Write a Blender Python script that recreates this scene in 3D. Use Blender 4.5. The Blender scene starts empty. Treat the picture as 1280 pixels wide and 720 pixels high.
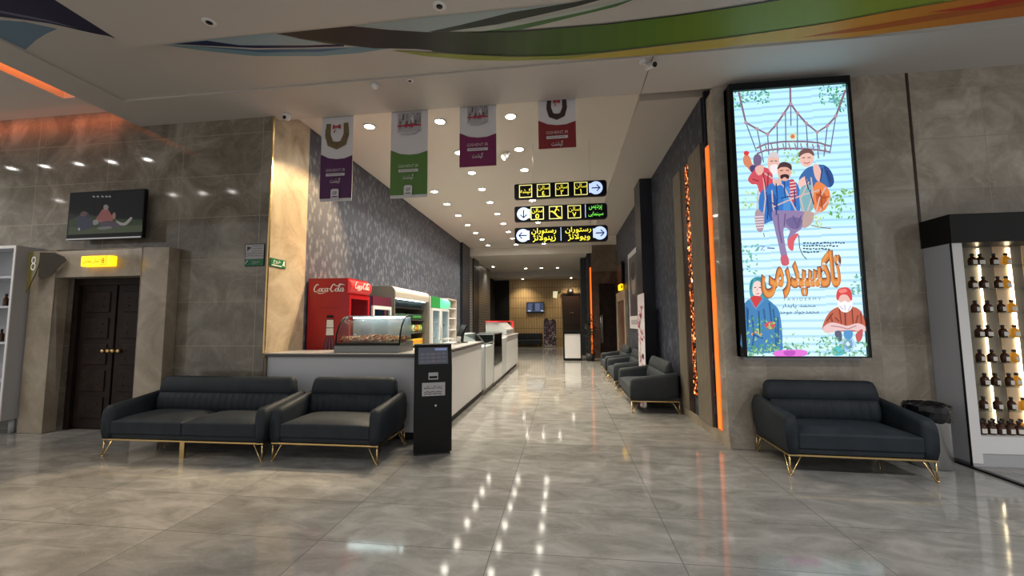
import bpy, bmesh, math, random
from mathutils import Vector, Matrix
C = bpy.context.scene.collection
R = math.radians
rnd = random.Random(7)

# ------------------------------------------------------------------ mesh builder
class MB:
    def __init__(s):
        s.v = []; s.f = []; s.mi = []; s.sm = []; s.col = []; s.T = None
    def add(s, vs, fs, mi=0, smooth=False, col=None):
        b = len(s.v)
        for p in vs:
            p = Vector(p)
            if s.T is not None: p = s.T @ p
            s.v.append(p)
        for f in fs:
            s.f.append([b + i for i in f]); s.mi.append(mi); s.sm.append(smooth); s.col.append(col)
        return s
    def box(s, x0, x1, y0, y1, z0, z1, mi=0):
        vs = [(x, y, z) for z in (z0, z1) for y in (y0, y1) for x in (x0, x1)]
        return s.add(vs, [(0,2,3,1),(4,5,7,6),(0,1,5,4),(2,6,7,3),(0,4,6,2),(1,3,7,5)], mi)
    def quad(s, a, b, c, d, mi=0, col=None):
        return s.add([a, b, c, d], [(0,1,2,3)], mi, False, col)
    def prism(s, pts, axis, a, b, mi=0, smooth=False):
        n = len(pts)
        def mk(p, t):
            return {'x': (t, p[0], p[1]), 'y': (p[0], t, p[1]), 'z': (p[0], p[1], t)}[axis]
        vs = [mk(p, a) for p in pts] + [mk(p, b) for p in pts]
        s.add(vs, [tuple(range(n))[::-1], tuple(range(n, 2*n))], mi, False)
        s.add(vs, [(i, (i+1) % n, n+(i+1) % n, n+i) for i in range(n)], mi, smooth)
        return s
    def lathe(s, prof, c=(0,0,0), n=24, mi=0, smooth=True, axis='z', caps=True):
        vs = []
        for r, z in prof:
            for i in range(n):
                a = 2*math.pi*i/n
                q = (r*math.cos(a), r*math.sin(a), z)
                if axis == 'y': q = (q[0], q[2], q[1])
                if axis == 'x': q = (q[2], q[0], q[1])
                vs.append((c[0]+q[0], c[1]+q[1], c[2]+q[2]))
        fs = []
        for k in range(len(prof)-1):
            for i in range(n):
                j = (i+1) % n
                fs.append((k*n+i, k*n+j, (k+1)*n+j, (k+1)*n+i))
        s.add(vs, fs, mi, smooth)
        if caps: s.add(vs[:n], [tuple(range(n))[::-1]], mi); s.add(vs[-n:], [tuple(range(n))], mi)
        return s
    def cyl(s, c, r, h, n=20, mi=0, axis='z', r2=None):
        return s.lathe([(r, 0), (r if r2 is None else r2, h)], c, n, mi, True, axis)
    def tube(s, pts, r, n=8, mi=0):
        pts = [Vector(p) for p in pts]; vs = []; fs = []
        for i, p in enumerate(pts):
            d = (pts[min(i+1, len(pts)-1)] - pts[max(i-1, 0)]).normalized()
            up = Vector((0,0,1)) if abs(d.z) < .9 else Vector((1,0,0))
            a = d.cross(up).normalized(); b = d.cross(a)
            rr = r[i] if isinstance(r, (list, tuple)) else r
            for k in range(n):
                t = 2*math.pi*k/n
                vs.append(p + a*math.cos(t)*rr + b*math.sin(t)*rr)
        for i in range(len(pts)-1):
            for k in range(n):
                j = (k+1) % n
                fs.append((i*n+k, i*n+j, (i+1)*n+j, (i+1)*n+k))
        m = len(vs)
        fs.append(tuple(range(n))[::-1]); fs.append(tuple(range(m-n, m)))
        return s.add(vs, fs, mi, True)
    def ball(s, c, r, n=12, m=8, mi=0, sc=(1,1,1)):
        prof = [(max(1e-4, r*math.sin(math.pi*i/m)), -r*math.cos(math.pi*i/m)) for i in range(m+1)]
        vs = []
        b = MB(); b.lathe(prof, (0,0,0), n)
        vs = [(c[0]+p.x*sc[0], c[1]+p.y*sc[1], c[2]+p.z*sc[2]) for p in b.v]
        return s.add(vs, b.f, mi, True)
    def build(s, name, mats, parent=None, bevel=0, seg=2, fix=True):
        me = bpy.data.meshes.new(name)
        me.from_pydata([tuple(p) for p in s.v], [], s.f)
        if not isinstance(mats, (list, tuple)): mats = [mats]
        for m in mats: me.materials.append(m)
        for p, mi, sm in zip(me.polygons, s.mi, s.sm):
            p.material_index = mi; p.use_smooth = sm
        if any(c is not None for c in s.col):
            at = me.color_attributes.new('ink', 'FLOAT_COLOR', 'CORNER')
            for p, c in zip(me.polygons, s.col):
                for li in p.loop_indices: at.data[li].color = (*(c or (1,1,1)), 1)
        bm = bmesh.new(); bm.from_mesh(me)
        bmesh.ops.remove_doubles(bm, verts=bm.verts, dist=1e-5)
        if fix: bmesh.ops.recalc_face_normals(bm, faces=bm.faces)
        bm.to_mesh(me); bm.free()
        o = bpy.data.objects.new(name, me); C.objects.link(o)
        if parent is not None: o.parent = parent
        if bevel:
            b = o.modifiers.new('bevel', 'BEVEL'); b.width = bevel; b.segments = seg; b.limit_method = 'ANGLE'; b.angle_limit = R(40)
            for p in me.polygons: p.use_smooth = True
            o.modifiers.new('wn', 'WEIGHTED_NORMAL')
        return o

def tag(o, label, cat, group=None, kind=None):
    o['label'] = label; o['category'] = cat
    if group: o['group'] = group
    if kind: o['kind'] = kind
    return o
def thing(name, label, cat, loc=(0,0,0), rz=0, group=None):
    o = bpy.data.objects.new(name, None); C.objects.link(o)
    o.location = loc; o.rotation_euler = (0, 0, rz); o.empty_display_size = .1
    return tag(o, label, cat, group)
def struct(mb, name, mats, parent=None, **k):
    o = mb.build(name, mats, parent, **k)
    if parent is None: o['kind'] = 'structure'
    return o
def copy_tree(o, parent=None):
    c = o.copy(); C.objects.link(c)
    if parent is not None: c.parent = parent
    for ch in list(o.children): copy_tree(ch, c)
    return c
def plab(o, label): o['label'] = label; return o

# ------------------------------------------------------------------ materials
def mat(name, col, rough=.5, metal=0, spec=.5, emit=None, es=0, coat=0, alpha=1, trans=0, ior=1.45):
    m = bpy.data.materials.new(name); m.use_nodes = True
    b = m.node_tree.nodes['Principled BSDF']
    b.inputs['Base Color'].default_value = (*col, 1); b.inputs['Roughness'].default_value = rough
    b.inputs['Metallic'].default_value = metal; b.inputs['Specular IOR Level'].default_value = spec
    b.inputs['Coat Weight'].default_value = coat; b.inputs['Alpha'].default_value = alpha
    b.inputs['Transmission Weight'].default_value = trans; b.inputs['IOR'].default_value = ior
    if emit: b.inputs['Emission Color'].default_value = (*emit, 1); b.inputs['Emission Strength'].default_value = es
    return m
class NT:
    def __init__(s, m): s.t = m.node_tree; s.b = s.t.nodes['Principled BSDF']
    def n(s, typ, **k):
        n = s.t.nodes.new(typ)
        for a, v in k.items():
            if a.startswith('i_'): n.inputs[a[2:].replace('_', ' ')].default_value = v
            else: setattr(n, a, v)
        return n
    def l(s, a, b): s.t.links.new(a, b)
    def ramp(s, fac, stops):
        r = s.n('ShaderNodeValToRGB'); e = r.color_ramp.elements
        while len(e) < len(stops): e.new(.5)
        for x, (p, c) in zip(e, stops): x.position = p; x.color = (*c, 1)
        s.l(fac, r.inputs['Fac']); return r.outputs['Color']
    def coords(s, scale=(1,1,1), rot=(0,0,0), loc=(0,0,0)):
        tc = s.n('ShaderNodeTexCoord'); mp = s.n('ShaderNodeMapping')
        mp.inputs['Scale'].default_value = scale; mp.inputs['Rotation'].default_value = rot; mp.inputs['Location'].default_value = loc
        s.l(tc.outputs['Object'], mp.inputs['Vector']); return mp.outputs['Vector']
    def mix(s, fac, a, b, typ='MIX'):
        m = s.n('ShaderNodeMix', data_type='RGBA', blend_type=typ)
        if isinstance(fac, float): m.inputs['Factor'].default_value = fac
        else: s.l(fac, m.inputs['Factor'])
        for x, i in ((a, 'A'), (b, 'B')):
            sk = [q for q in m.inputs if q.name == i and q.type == 'RGBA'][0]
            if isinstance(x, tuple): sk.default_value = (*x, 1)
            else: s.l(x, sk)
        return [q for q in m.outputs if q.type == 'RGBA'][0]
    def bump(s, h, st=.2, d=.01):
        b = s.n('ShaderNodeBump'); b.inputs['Strength'].default_value = st; b.inputs['Distance'].default_value = d
        s.l(h, b.inputs['Height']); s.l(b.outputs['Normal'], s.b.inputs['Normal'])

def marble(name, dark, mid, lite, rough, tile=None, grout=(.1,.09,.08), off=(0,0,0), plane='xz', mortar=.004, stretch=(1,1,1), vein=.35, rot=0, sc=1.6):
    m = mat(name, mid, rough); t = NT(m)
    v = t.coords(stretch, (0, 0, rot))
    n1 = t.n('ShaderNodeTexNoise'); n1.inputs['Scale'].default_value = sc; n1.inputs['Detail'].default_value = 9; n1.inputs['Roughness'].default_value = .65; n1.inputs['Distortion'].default_value = .8
    t.l(v, n1.inputs['Vector'])
    base = t.ramp(n1.outputs['Fac'], [(.34, dark), (.5, mid), (.66, lite)])
    n2 = t.n('ShaderNodeTexNoise'); n2.inputs['Scale'].default_value = sc*1.3; n2.inputs['Detail'].default_value = 8; n2.inputs['Distortion'].default_value = 2.2
    t.l(v, n2.inputs['Vector'])
    vf = t.ramp(n2.outputs['Fac'], [(.485, (0,0,0)), (.5, (vein,)*3), (.515, (0,0,0))])
    col = t.mix(vf, base, lite)
    if tile:
        tc = t.n('ShaderNodeTexCoord'); sp = t.n('ShaderNodeSeparateXYZ'); cb = t.n('ShaderNodeCombineXYZ')
        t.l(tc.outputs['Object'], sp.inputs[0])
        ax = {'xz': ('X', 'Z'), 'yz': ('Y', 'Z'), 'xy': ('X', 'Y')}[plane]
        for a, i, o in ((ax[0], 'X', off[0]), (ax[1], 'Y', off[1])):
            ad = t.n('ShaderNodeMath', operation='SUBTRACT'); ad.inputs[1].default_value = o
            t.l(sp.outputs[a], ad.inputs[0]); t.l(ad.outputs[0], cb.inputs[i])
        br = t.n('ShaderNodeTexBrick'); br.offset = 0; br.inputs['Scale'].default_value = 1
        br.inputs['Brick Width'].default_value = tile[0]; br.inputs['Row Height'].default_value = tile[1]
        br.inputs['Mortar Size'].default_value = mortar; br.inputs['Mortar Smooth'].default_value = .1
        br.inputs['Color1'].default_value = (.86,.86,.86,1); br.inputs['Color2'].default_value = (1.06,1.06,1.06,1)
        t.l(cb.outputs[0], br.inputs['Vector'])
        col = t.mix(1.0, col, br.outputs['Color'], 'MULTIPLY')
        col = t.mix(br.outputs['Fac'], col, grout)
    t.l(col, t.b.inputs['Base Color'])
    return m

def wallpaper(name, a, b, c, plane):
    m = mat(name, a, .55); t = NT(m)
    sc = (1, 8, 4.2) if plane == 'yz' else (8, 1, 4.2)
    v = t.coords(sc)
    vo = t.n('ShaderNodeTexVoronoi', feature='SMOOTH_F1'); vo.inputs['Scale'].default_value = 1.5; vo.inputs['Smoothness'].default_value = .3
    n = t.n('ShaderNodeTexNoise'); n.inputs['Scale'].default_value = 5; n.inputs['Detail'].default_value = 5; n.inputs['Distortion'].default_value = 1
    t.l(v, vo.inputs['Vector']); t.l(v, n.inputs['Vector'])
    ad = t.n('ShaderNodeMath', operation='ADD'); t.l(vo.outputs['Distance'], ad.inputs[0]); t.l(n.outputs['Fac'], ad.inputs[1])
    t.l(t.ramp(ad.outputs[0], [(.62, c), (.90, b), (1.18, a)]), t.b.inputs['Base Color'])
    return m

def fabric(name, a, b):
    m = mat(name, a, .62, spec=.35); t = NT(m)
    n = t.n('ShaderNodeTexNoise'); n.inputs['Scale'].default_value = 5; n.inputs['Detail'].default_value = 4
    t.l(t.coords(), n.inputs['Vector'])
    t.l(t.ramp(n.outputs['Fac'], [(.3, a), (.7, b)]), t.b.inputs['Base Color'])
    n2 = t.n('ShaderNodeTexNoise'); n2.inputs['Scale'].default_value = 400; t.l(t.coords(), n2.inputs['Vector']); t.bump(n2.outputs['Fac'], .15, .001)
    return m

def slats(name, a, b, axis, per, horiz=None, deep=.35):
    """fluted timber: grooves repeating along one axis"""
    m = mat(name, a, .5); t = NT(m)
    tc = t.n('ShaderNodeTexCoord'); sp = t.n('ShaderNodeSeparateXYZ'); t.l(tc.outputs['Object'], sp.inputs[0])
    mu = t.n('ShaderNodeMath', operation='MULTIPLY'); mu.inputs[1].default_value = 2*math.pi/per; t.l(sp.outputs[axis], mu.inputs[0])
    si = t.n('ShaderNodeMath', operation='SINE'); t.l(mu.outputs[0], si.inputs[0])
    n = t.n('ShaderNodeTexNoise'); n.inputs['Scale'].default_value = 3; n.inputs['Detail'].default_value = 6
    t.l(t.coords((8,8,1)), n.inputs['Vector'])
    grain = t.ramp(n.outputs['Fac'], [(.3, a), (.7, b)])
    g = t.ramp(si.outputs[0], [(.0, (deep,)*3), (.25, (1,1,1))])
    col = t.mix(1.0, grain, g, 'MULTIPLY')
    if horiz:
        m2 = t.n('ShaderNodeMath', operation='MULTIPLY'); m2.inputs[1].default_value = 2*math.pi/horiz; t.l(sp.outputs['Z'], m2.inputs[0])
        s2 = t.n('ShaderNodeMath', operation='SINE'); t.l(m2.outputs[0], s2.inputs[0])
        ab = t.n('ShaderNodeMath', operation='ADD'); ab.inputs[1].default_value = 1.0; t.l(s2.outputs[0], ab.inputs[0])
        col = t.mix(1.0, col, t.ramp(ab.outputs[0], [(.0, (.25,.22,.2)), (.012, (1,1,1))]), 'MULTIPLY')
    t.l(col, t.b.inputs['Base Color']); t.bump(si.outputs[0], .4, .01)
    return m

def emit_ink(name, st, base=.02, rough=.3):
    m = mat(name, (base,)*3, rough); t = NT(m)
    a = t.n('ShaderNodeAttribute', attribute_name='ink')
    t.l(a.outputs['Color'], t.b.inputs['Emission Color']); t.b.inputs['Emission Strength'].default_value = st
    return m
def print_ink(name, rough=.4, spec=.5):
    m = mat(name, (1,1,1), rough, spec=spec); t = NT(m)
    a = t.n('ShaderNodeAttribute', attribute_name='ink'); t.l(a.outputs['Color'], t.b.inputs['Base Color'])
    return m

def speck(name, a, b, scale, rough=.5, thr=(.45,.55), stretch=(1,1,1), metal=0):
    m = mat(name, a, rough, metal); t = NT(m)
    n = t.n('ShaderNodeTexNoise'); n.inputs['Scale'].default_value = scale; n.inputs['Detail'].default_value = 4
    t.l(t.coords(stretch), n.inputs['Vector'])
    t.l(t.ramp(n.outputs['Fac'], [(thr[0], a), (thr[1], b)]), t.b.inputs['Base Color'])
    return m

M = {}
M['floor'] = marble('polished_marble_floor', (.205,.20,.19), (.275,.272,.262), (.36,.355,.345), .075, (1.208,.6), (.13,.125,.12), (-.501,2.753), 'xy', .003, (.8,1.7,1), .4, .5, 3.0)
M['wall'] = marble('brown_marble_wall', (.125,.108,.084), (.20,.175,.14), (.33,.30,.255), .07, (1.25,.6), (.33,.29,.23), (-5.42,.6), 'xz', .004)
M['wallR'] = marble('brown_marble_wall_tall', (.24,.205,.165), (.34,.30,.25), (.50,.46,.40), .08, (1.25,.6), (.36,.32,.26), (4.85,.6), 'xz', .004)
M['column'] = marble('beige_marble_column', (.30,.245,.17), (.44,.37,.27), (.58,.51,.40), .3)
M['portal'] = marble('beige_marble_surround', (.24,.20,.15), (.32,.27,.205), (.42,.365,.29), .3)
M['brownstone'] = marble('dark_brown_stone', (.03,.02,.014), (.075,.045,.03), (.15,.095,.065), .3)
M['brownwall'] = marble('dull_brown_marble', (.10,.075,.05), (.15,.115,.08), (.2,.16,.12), .3)
M['ceil'] = mat('ceiling_paint', (.50,.475,.45), .6)
M['ceil_w'] = mat('white_ceiling_paint', (.66,.63,.58), .7)
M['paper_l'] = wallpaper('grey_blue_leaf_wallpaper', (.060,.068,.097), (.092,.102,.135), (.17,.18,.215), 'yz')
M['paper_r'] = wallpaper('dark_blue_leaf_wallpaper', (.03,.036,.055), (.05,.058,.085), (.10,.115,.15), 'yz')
M['navy'] = mat('dark_navy_panel', (.018,.021,.032), .35)
M['black'] = mat('black_lacquer', (.006,.006,.007), .3, spec=.25)
M['blackmatt'] = mat('black_matt', (.012,.012,.013), .6)
M['void'] = mat('opening_shade', (.004,.004,.005), .8)  # near-black colour stands in for the shade inside openings
M['sofa'] = fabric('dark_slate_leather', (.013,.018,.025), (.021,.028,.037))
M['sofa2'] = fabric('slate_blue_grey_leather', (.024,.031,.038), (.035,.043,.051))
M['gold'] = mat('brass', (.72,.52,.24), .25, 1)
M['chrome'] = mat('brushed_steel', (.55,.56,.57), .3, 1)
M['white'] = mat('white_laminate', (.72,.72,.74), .35)
M['counter'] = mat('pale_grey_laminate', (.55,.56,.60), .3)
M['top'] = mat('dark_stone_top', (.07,.065,.065), .25)
M['topl'] = mat('grey_stone_top', (.40,.39,.39), .25)
M['grey'] = mat('grey_laminate', (.42,.43,.46), .4)
M['taupe'] = mat('taupe_steel', (.17,.155,.13), .4)
M['beige'] = mat('beige_steel', (.62,.57,.50), .35)
M['red'] = mat('cola_red', (.42,.012,.018), .3)
M['redlit'] = mat('lit_red_header', (.5,.02,.02), .3, emit=(.8,.06,.05), es=.35)
M['whiteink'] = mat('white_print', (.85,.85,.85), .4)
M['burgundy'] = mat('burgundy_header', (.11,.02,.045), .35)
M['green'] = mat('green_header', (.03,.22,.05), .35, emit=(.04,.4,.1), es=.25)
M['greenlit'] = mat('lit_green_header', (.1,.6,.3), .35, emit=(.15,.75,.38), es=.9)
M['blue'] = mat('blue_trim', (.03,.08,.16), .4)
def thin_glass(name, col, a=.18, rough=.03):
    m = bpy.data.materials.new(name); m.use_nodes = True; t = m.node_tree
    o = t.nodes['Material Output']; t.nodes.remove(t.nodes['Principled BSDF'])
    tr = t.nodes.new('ShaderNodeBsdfTransparent'); tr.inputs[0].default_value = (*col, 1)
    gl = t.nodes.new('ShaderNodeBsdfGlossy'); gl.inputs['Roughness'].default_value = rough
    lw = t.nodes.new('ShaderNodeLayerWeight'); lw.inputs[0].default_value = .5
    pw = t.nodes.new('ShaderNodeMath'); pw.operation = 'POWER'; pw.inputs[1].default_value = 5; t.links.new(lw.outputs['Facing'], pw.inputs[0])
    fr = t.nodes.new('ShaderNodeMath'); fr.operation = 'MULTIPLY_ADD'; fr.inputs[1].default_value = .8; fr.inputs[2].default_value = .045; t.links.new(pw.outputs[0], fr.inputs[0])
    mx = t.nodes.new('ShaderNodeMixShader')
    t.links.new(fr.outputs[0], mx.inputs[0]); t.links.new(tr.outputs[0], mx.inputs[1]); t.links.new(gl.outputs[0], mx.inputs[2])
    t.links.new(mx.outputs[0], o.inputs[0]); return m
M['glass'] = thin_glass('clear_glass', (.9,.96,.96))
M['smoke'] = thin_glass('dark_tinted_glass', (.32,.35,.32))
M['frost'] = mat('frosted_glass_panel', (.62,.66,.67), .25)
M['frostglass'] = mat('milky_glass', (.55,.60,.62), .2, alpha=.55)
M['olive'] = mat('olive_tinted_glass', (.15,.125,.025), .12, alpha=.8)
M['olive2'] = mat('brown_tinted_glass', (.055,.042,.025), .12, alpha=.85)
M['coldled'] = mat('cold_led', (.9,.95,1), .4, emit=(.75,.95,1), es=9)
M['coolback'] = mat('fridge_liner', (.75,.82,.85), .4)
M['warmled'] = mat('warm_led', (1,.9,.7), .4, emit=(1,.80,.50), es=7)
M['lens'] = mat('downlight_lens', (1,.97,.9), .4, emit=(1,.93,.80), es=45)
M['lensoff'] = mat('coolwhite_lens', (1,1,1), .4, emit=(1,.97,.92), es=60)
M['orange'] = mat('orange_neon', (.9,.3,.05), .4, emit=(1,.13,.006), es=1.0)
M['cove'] = mat('orange_cove_led', (.9,.3,.05), .4, emit=(1,.20,.03), es=6)
M['wood'] = slats('grey_brown_fluted_panel', (.24,.205,.155), (.36,.31,.235), 'Y', .035)
M['darkwood'] = mat('dark_brown_wood', (.035,.018,.012), .35)
M['doorwood'] = speck('dark_padded_door', (.013,.008,.007), (.028,.017,.014), 6, .5, (.3,.7)); M['doorwood'].node_tree.nodes['Principled BSDF'].inputs['Specular IOR Level'].default_value = .2
M['tanpanel'] = slats('tan_timber_cladding', (.50,.34,.17), (.60,.43,.22), 'X', .16, .62, .8)
M['exit'] = mat('lit_yellow_sign', (.9,.6,.02), .4, emit=(1,.52,.01), es=1.6)
M['exitink'] = mat('dark_amber_print', (.25,.12,0), .5, emit=(.55,.22,0), es=.35)
M['signblk'] = mat('sign_black', (.006,.006,.010), .25, spec=.2)
M['signyel'] = mat('sign_yellow', (.8,.75,.05), .5, emit=(.9,.82,.06), es=.85)
M['signcream'] = mat('sign_pale_yellow', (.8,.78,.3), .5, emit=(.85,.82,.28), es=.75)
M['signgrn'] = mat('sign_green', (.2,.8,.1), .5, emit=(.20,.85,.10), es=.8)
M['signblue'] = mat('sign_pale_blue', (.5,.62,.9), .5, emit=(.44,.58,.95), es=.95)
M['paper'] = mat('grey_white_paper', (.42,.42,.44), .6)
M['greensign'] = mat('green_sign_board', (.01,.17,.07), .4)
M['bag'] = mat('black_plastic_bag', (.006,.006,.008), .22)
M['ambr'] = mat('amber_glass', (.72,.26,.02), .08, emit=(.7,.25,.01), es=.12)
M['brownglass'] = mat('brown_glass', (.05,.017,.007), .08)
M['amberlit'] = mat('amber_glass_glow', (.62,.26,.02), .08, emit=(.9,.36,.02), es=.16)  # emission paints the backlit glow into the bottle glass
M['cap'] = mat('bottle_cap_black', (.015,.012,.012), .4)
M['lab'] = mat('bottle_paper', (.68,.66,.62), .6)
M['ink'] = print_ink('printed_colours')
M['mural'] = print_ink('printed_stretch_ceiling', .4, .3)
M['screen'] = emit_ink('led_screen', 1.15)
M['tvscreen'] = emit_ink('television_screen', .42, .006, .06); M['tvscreen'].node_tree.nodes['Principled BSDF'].inputs['Specular IOR Level'].default_value = .25
M['leaf'] = mat('dark_leaf', (.035,.040,.028), .5)
M['shelfgrey'] = mat('bluish_white_shelf', (.50,.52,.58), .45)

# ------------------------------------------------------------------ lettering
AR = {'ا':(0xFE8D,0xFE8E),'ب':(0xFE8F,0xFE90,0xFE91,0xFE92),'پ':(0xFB56,0xFB57,0xFB58,0xFB59),'ت':(0xFE95,0xFE96,0xFE97,0xFE98),
 'ج':(0xFE9D,0xFE9E,0xFE9F,0xFEA0),'ح':(0xFEA1,0xFEA2,0xFEA3,0xFEA4),'خ':(0xFEA5,0xFEA6,0xFEA7,0xFEA8),'د':(0xFEA9,0xFEAA),'ر':(0xFEAD,0xFEAE),'ز':(0xFEAF,0xFEB0),
 'ژ':(0xFB8A,0xFB8B),'س':(0xFEB1,0xFEB2,0xFEB3,0xFEB4),'ش':(0xFEB5,0xFEB6,0xFEB7,0xFEB8),'ک':(0xFB8E,0xFB8F,0xFB90,0xFB91),'گ':(0xFB92,0xFB93,0xFB94,0xFB95),
 'ل':(0xFEDD,0xFEDE,0xFEDF,0xFEE0),'م':(0xFEE1,0xFEE2,0xFEE3,0xFEE4),'ن':(0xFEE5,0xFEE6,0xFEE7,0xFEE8),'ه':(0xFEE9,0xFEEA,0xFEEB,0xFEEC),'و':(0xFEED,0xFEEE),'ی':(0xFBFC,0xFBFD,0xFBFE,0xFBFF)}
def shape(s):
    out = []; i = 0
    s = list(s)
    def joins(c): return c in AR and len(AR[c]) == 4
    while i < len(s):
        c = s[i]
        if c == 'ل' and i+1 < len(s) and s[i+1] == 'ا':
            prev = i > 0 and joins(s[i-1]); out.append(chr(0xFEFC if prev else 0xFEFB)); i += 2; continue
        if c in AR:
            prev = i > 0 and joins(s[i-1]); nxt = i+1 < len(s) and s[i+1] in AR and joins(c)
            k = (3 if nxt else 1) if prev else (2 if nxt else 0)
            out.append(chr(AR[c][k]))
        else: out.append(c)
        i += 1
    return ''.join(reversed(out))
_tc = {}
def glyphs(s, bold=0.0):
    """triangulated outline of a string, normalised to start at 0,0"""
    k = (s, bold)
    if k in _tc: return _tc[k]
    txt = shape(s) if any(c in AR for c in s) else s
    c = bpy.data.curves.new('lettering', 'FONT'); c.body = txt; c.offset = bold; c.resolution_u = 3
    o = bpy.data.objects.new('lettering', c); C.objects.link(o)
    bpy.context.view_layer.update()
    me = bpy.data.meshes.new_from_object(o.evaluated_get(bpy.context.evaluated_depsgraph_get()))
    vs = [(v.co.x, v.co.y) for v in me.vertices]; fs = [tuple(p.vertices) for p in me.polygons]
    bpy.data.objects.remove(o); bpy.data.curves.remove(c); bpy.data.meshes.remove(me)
    x0 = min(v[0] for v in vs); x1 = max(v[0] for v in vs); y0 = min(v[1] for v in vs); y1 = max(v[1] for v in vs)
    _tc[k] = ([(x-x0, y-y0) for x, y in vs], fs, x1-x0, y1-y0)
    return _tc[k]
class Face2D:
    """flat artwork on a plane: origin + u + v; each added layer stands a hair prouder along n"""
    def __init__(s, mb, o, u, v, n, step=.0004):
        s.mb, s.o, s.u, s.v, s.n, s.k, s.step = mb, Vector(o), Vector(u), Vector(v), Vector(n), 0, step
    def P(s, p): return s.o + s.u*p[0] + s.v*p[1] + s.n*(s.step*s.k)
    def poly(s, pts, col=None, mi=0):
        s.k += 1; s.mb.add([s.P(p) for p in pts], [tuple(range(len(pts)))], mi, False, col)
    def rect(s, x0, x1, y0, y1, col=None, mi=0): s.poly([(x0,y0),(x1,y0),(x1,y1),(x0,y1)], col, mi)
    def ell(s, cx, cy, rx, ry, col=None, mi=0, n=20, rot=0):
        ca, sa = math.cos(rot), math.sin(rot)
        s.poly([(cx+rx*math.cos(t)*ca-ry*math.sin(t)*sa, cy+rx*math.cos(t)*sa+ry*math.sin(t)*ca) for t in [2*math.pi*i/n for i in range(n)]], col, mi)
    def rrect(s, x0, x1, y0, y1, r, col=None, mi=0):
        pts = []
        for cx, cy, a0 in ((x1-r,y1-r,0),(x0+r,y1-r,90),(x0+r,y0+r,180),(x1-r,y0+r,270)):
            for k in range(5): a = R(a0+k*22.5); pts.append((cx+r*math.cos(a), cy+r*math.sin(a)))
        s.poly(pts, col, mi)
    def ring(s, x0, x1, y0, y1, w, col=None, mi=0):
        s.k += 1
        o = [(x0,y0),(x1,y0),(x1,y1),(x0,y1)]; i = [(x0+w,y0+w),(x1-w,y0+w),(x1-w,y1-w),(x0+w,y1-w)]
        s.mb.add([s.P(p) for p in o+i], [(a,(a+1)%4,4+(a+1)%4,4+a) for a in range(4)], mi, False, col)
    def stroke(s, pts, w, col=None, mi=0):
        s.k += 1
        L = []; Rr = []
        for i, p in enumerate(pts):
            a = pts[max(0,i-1)]; b = pts[min(len(pts)-1,i+1)]
            dx, dy = b[0]-a[0], b[1]-a[1]; d = math.hypot(dx, dy) or 1
            ww = w[i] if isinstance(w, (list,tuple)) else w
            nx, ny = -dy/d*ww/2, dx/d*ww/2
            L.append((p[0]+nx,p[1]+ny)); Rr.append((p[0]-nx,p[1]-ny))
        n = len(pts)
        s.mb.add([s.P(p) for p in L+Rr], [(i,i+1,n+i+1,n+i) for i in range(n-1)], mi, False, col)
    def text(s, t, x, y, w=None, h=None, col=None, mi=0, bold=0.0, align='c'):
        vs, fs, tw, th = glyphs(t, bold)
        if w and h: sx, sy = w/tw, h/th
        elif w: sx = sy = w/tw
        else: sx = sy = h/th
        W, H = tw*sx, th*sy
        ox = x - (W/2 if align == 'c' else 0); oy = y - H/2
        s.k += 1; s.mb.add([s.P((ox+a*sx, oy+b*sy)) for a, b in vs], fs, mi, False, col)

def perforated(name):
    m = mat(name, (.2,.2,.2), .35, .3); t = NT(m)
    tc = t.n('ShaderNodeTexCoord'); sp = t.n('ShaderNodeSeparateXYZ'); cb = t.n('ShaderNodeCombineXYZ'); t.l(tc.outputs['Object'], sp.inputs[0])
    t.l(sp.outputs['Y'], cb.inputs['X']); t.l(sp.outputs['Z'], cb.inputs['Y'])
    br = t.n('ShaderNodeTexBrick'); br.offset = .5; br.inputs['Scale'].default_value = 1; br.inputs['Brick Width'].default_value = .36; br.inputs['Row Height'].default_value = .12; br.inputs['Mortar Size'].default_value = .045
    br.inputs['Color1'].default_value = (.008,.008,.009,1); br.inputs['Color2'].default_value = (.012,.012,.013,1); br.inputs['Mortar'].default_value = (.34,.33,.32,1)
    t.l(cb.outputs[0], br.inputs['Vector']); t.l(br.outputs['Color'], t.b.inputs['Base Color']); return m
M['perf'] = perforated('perforated_metal_cladding')
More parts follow.
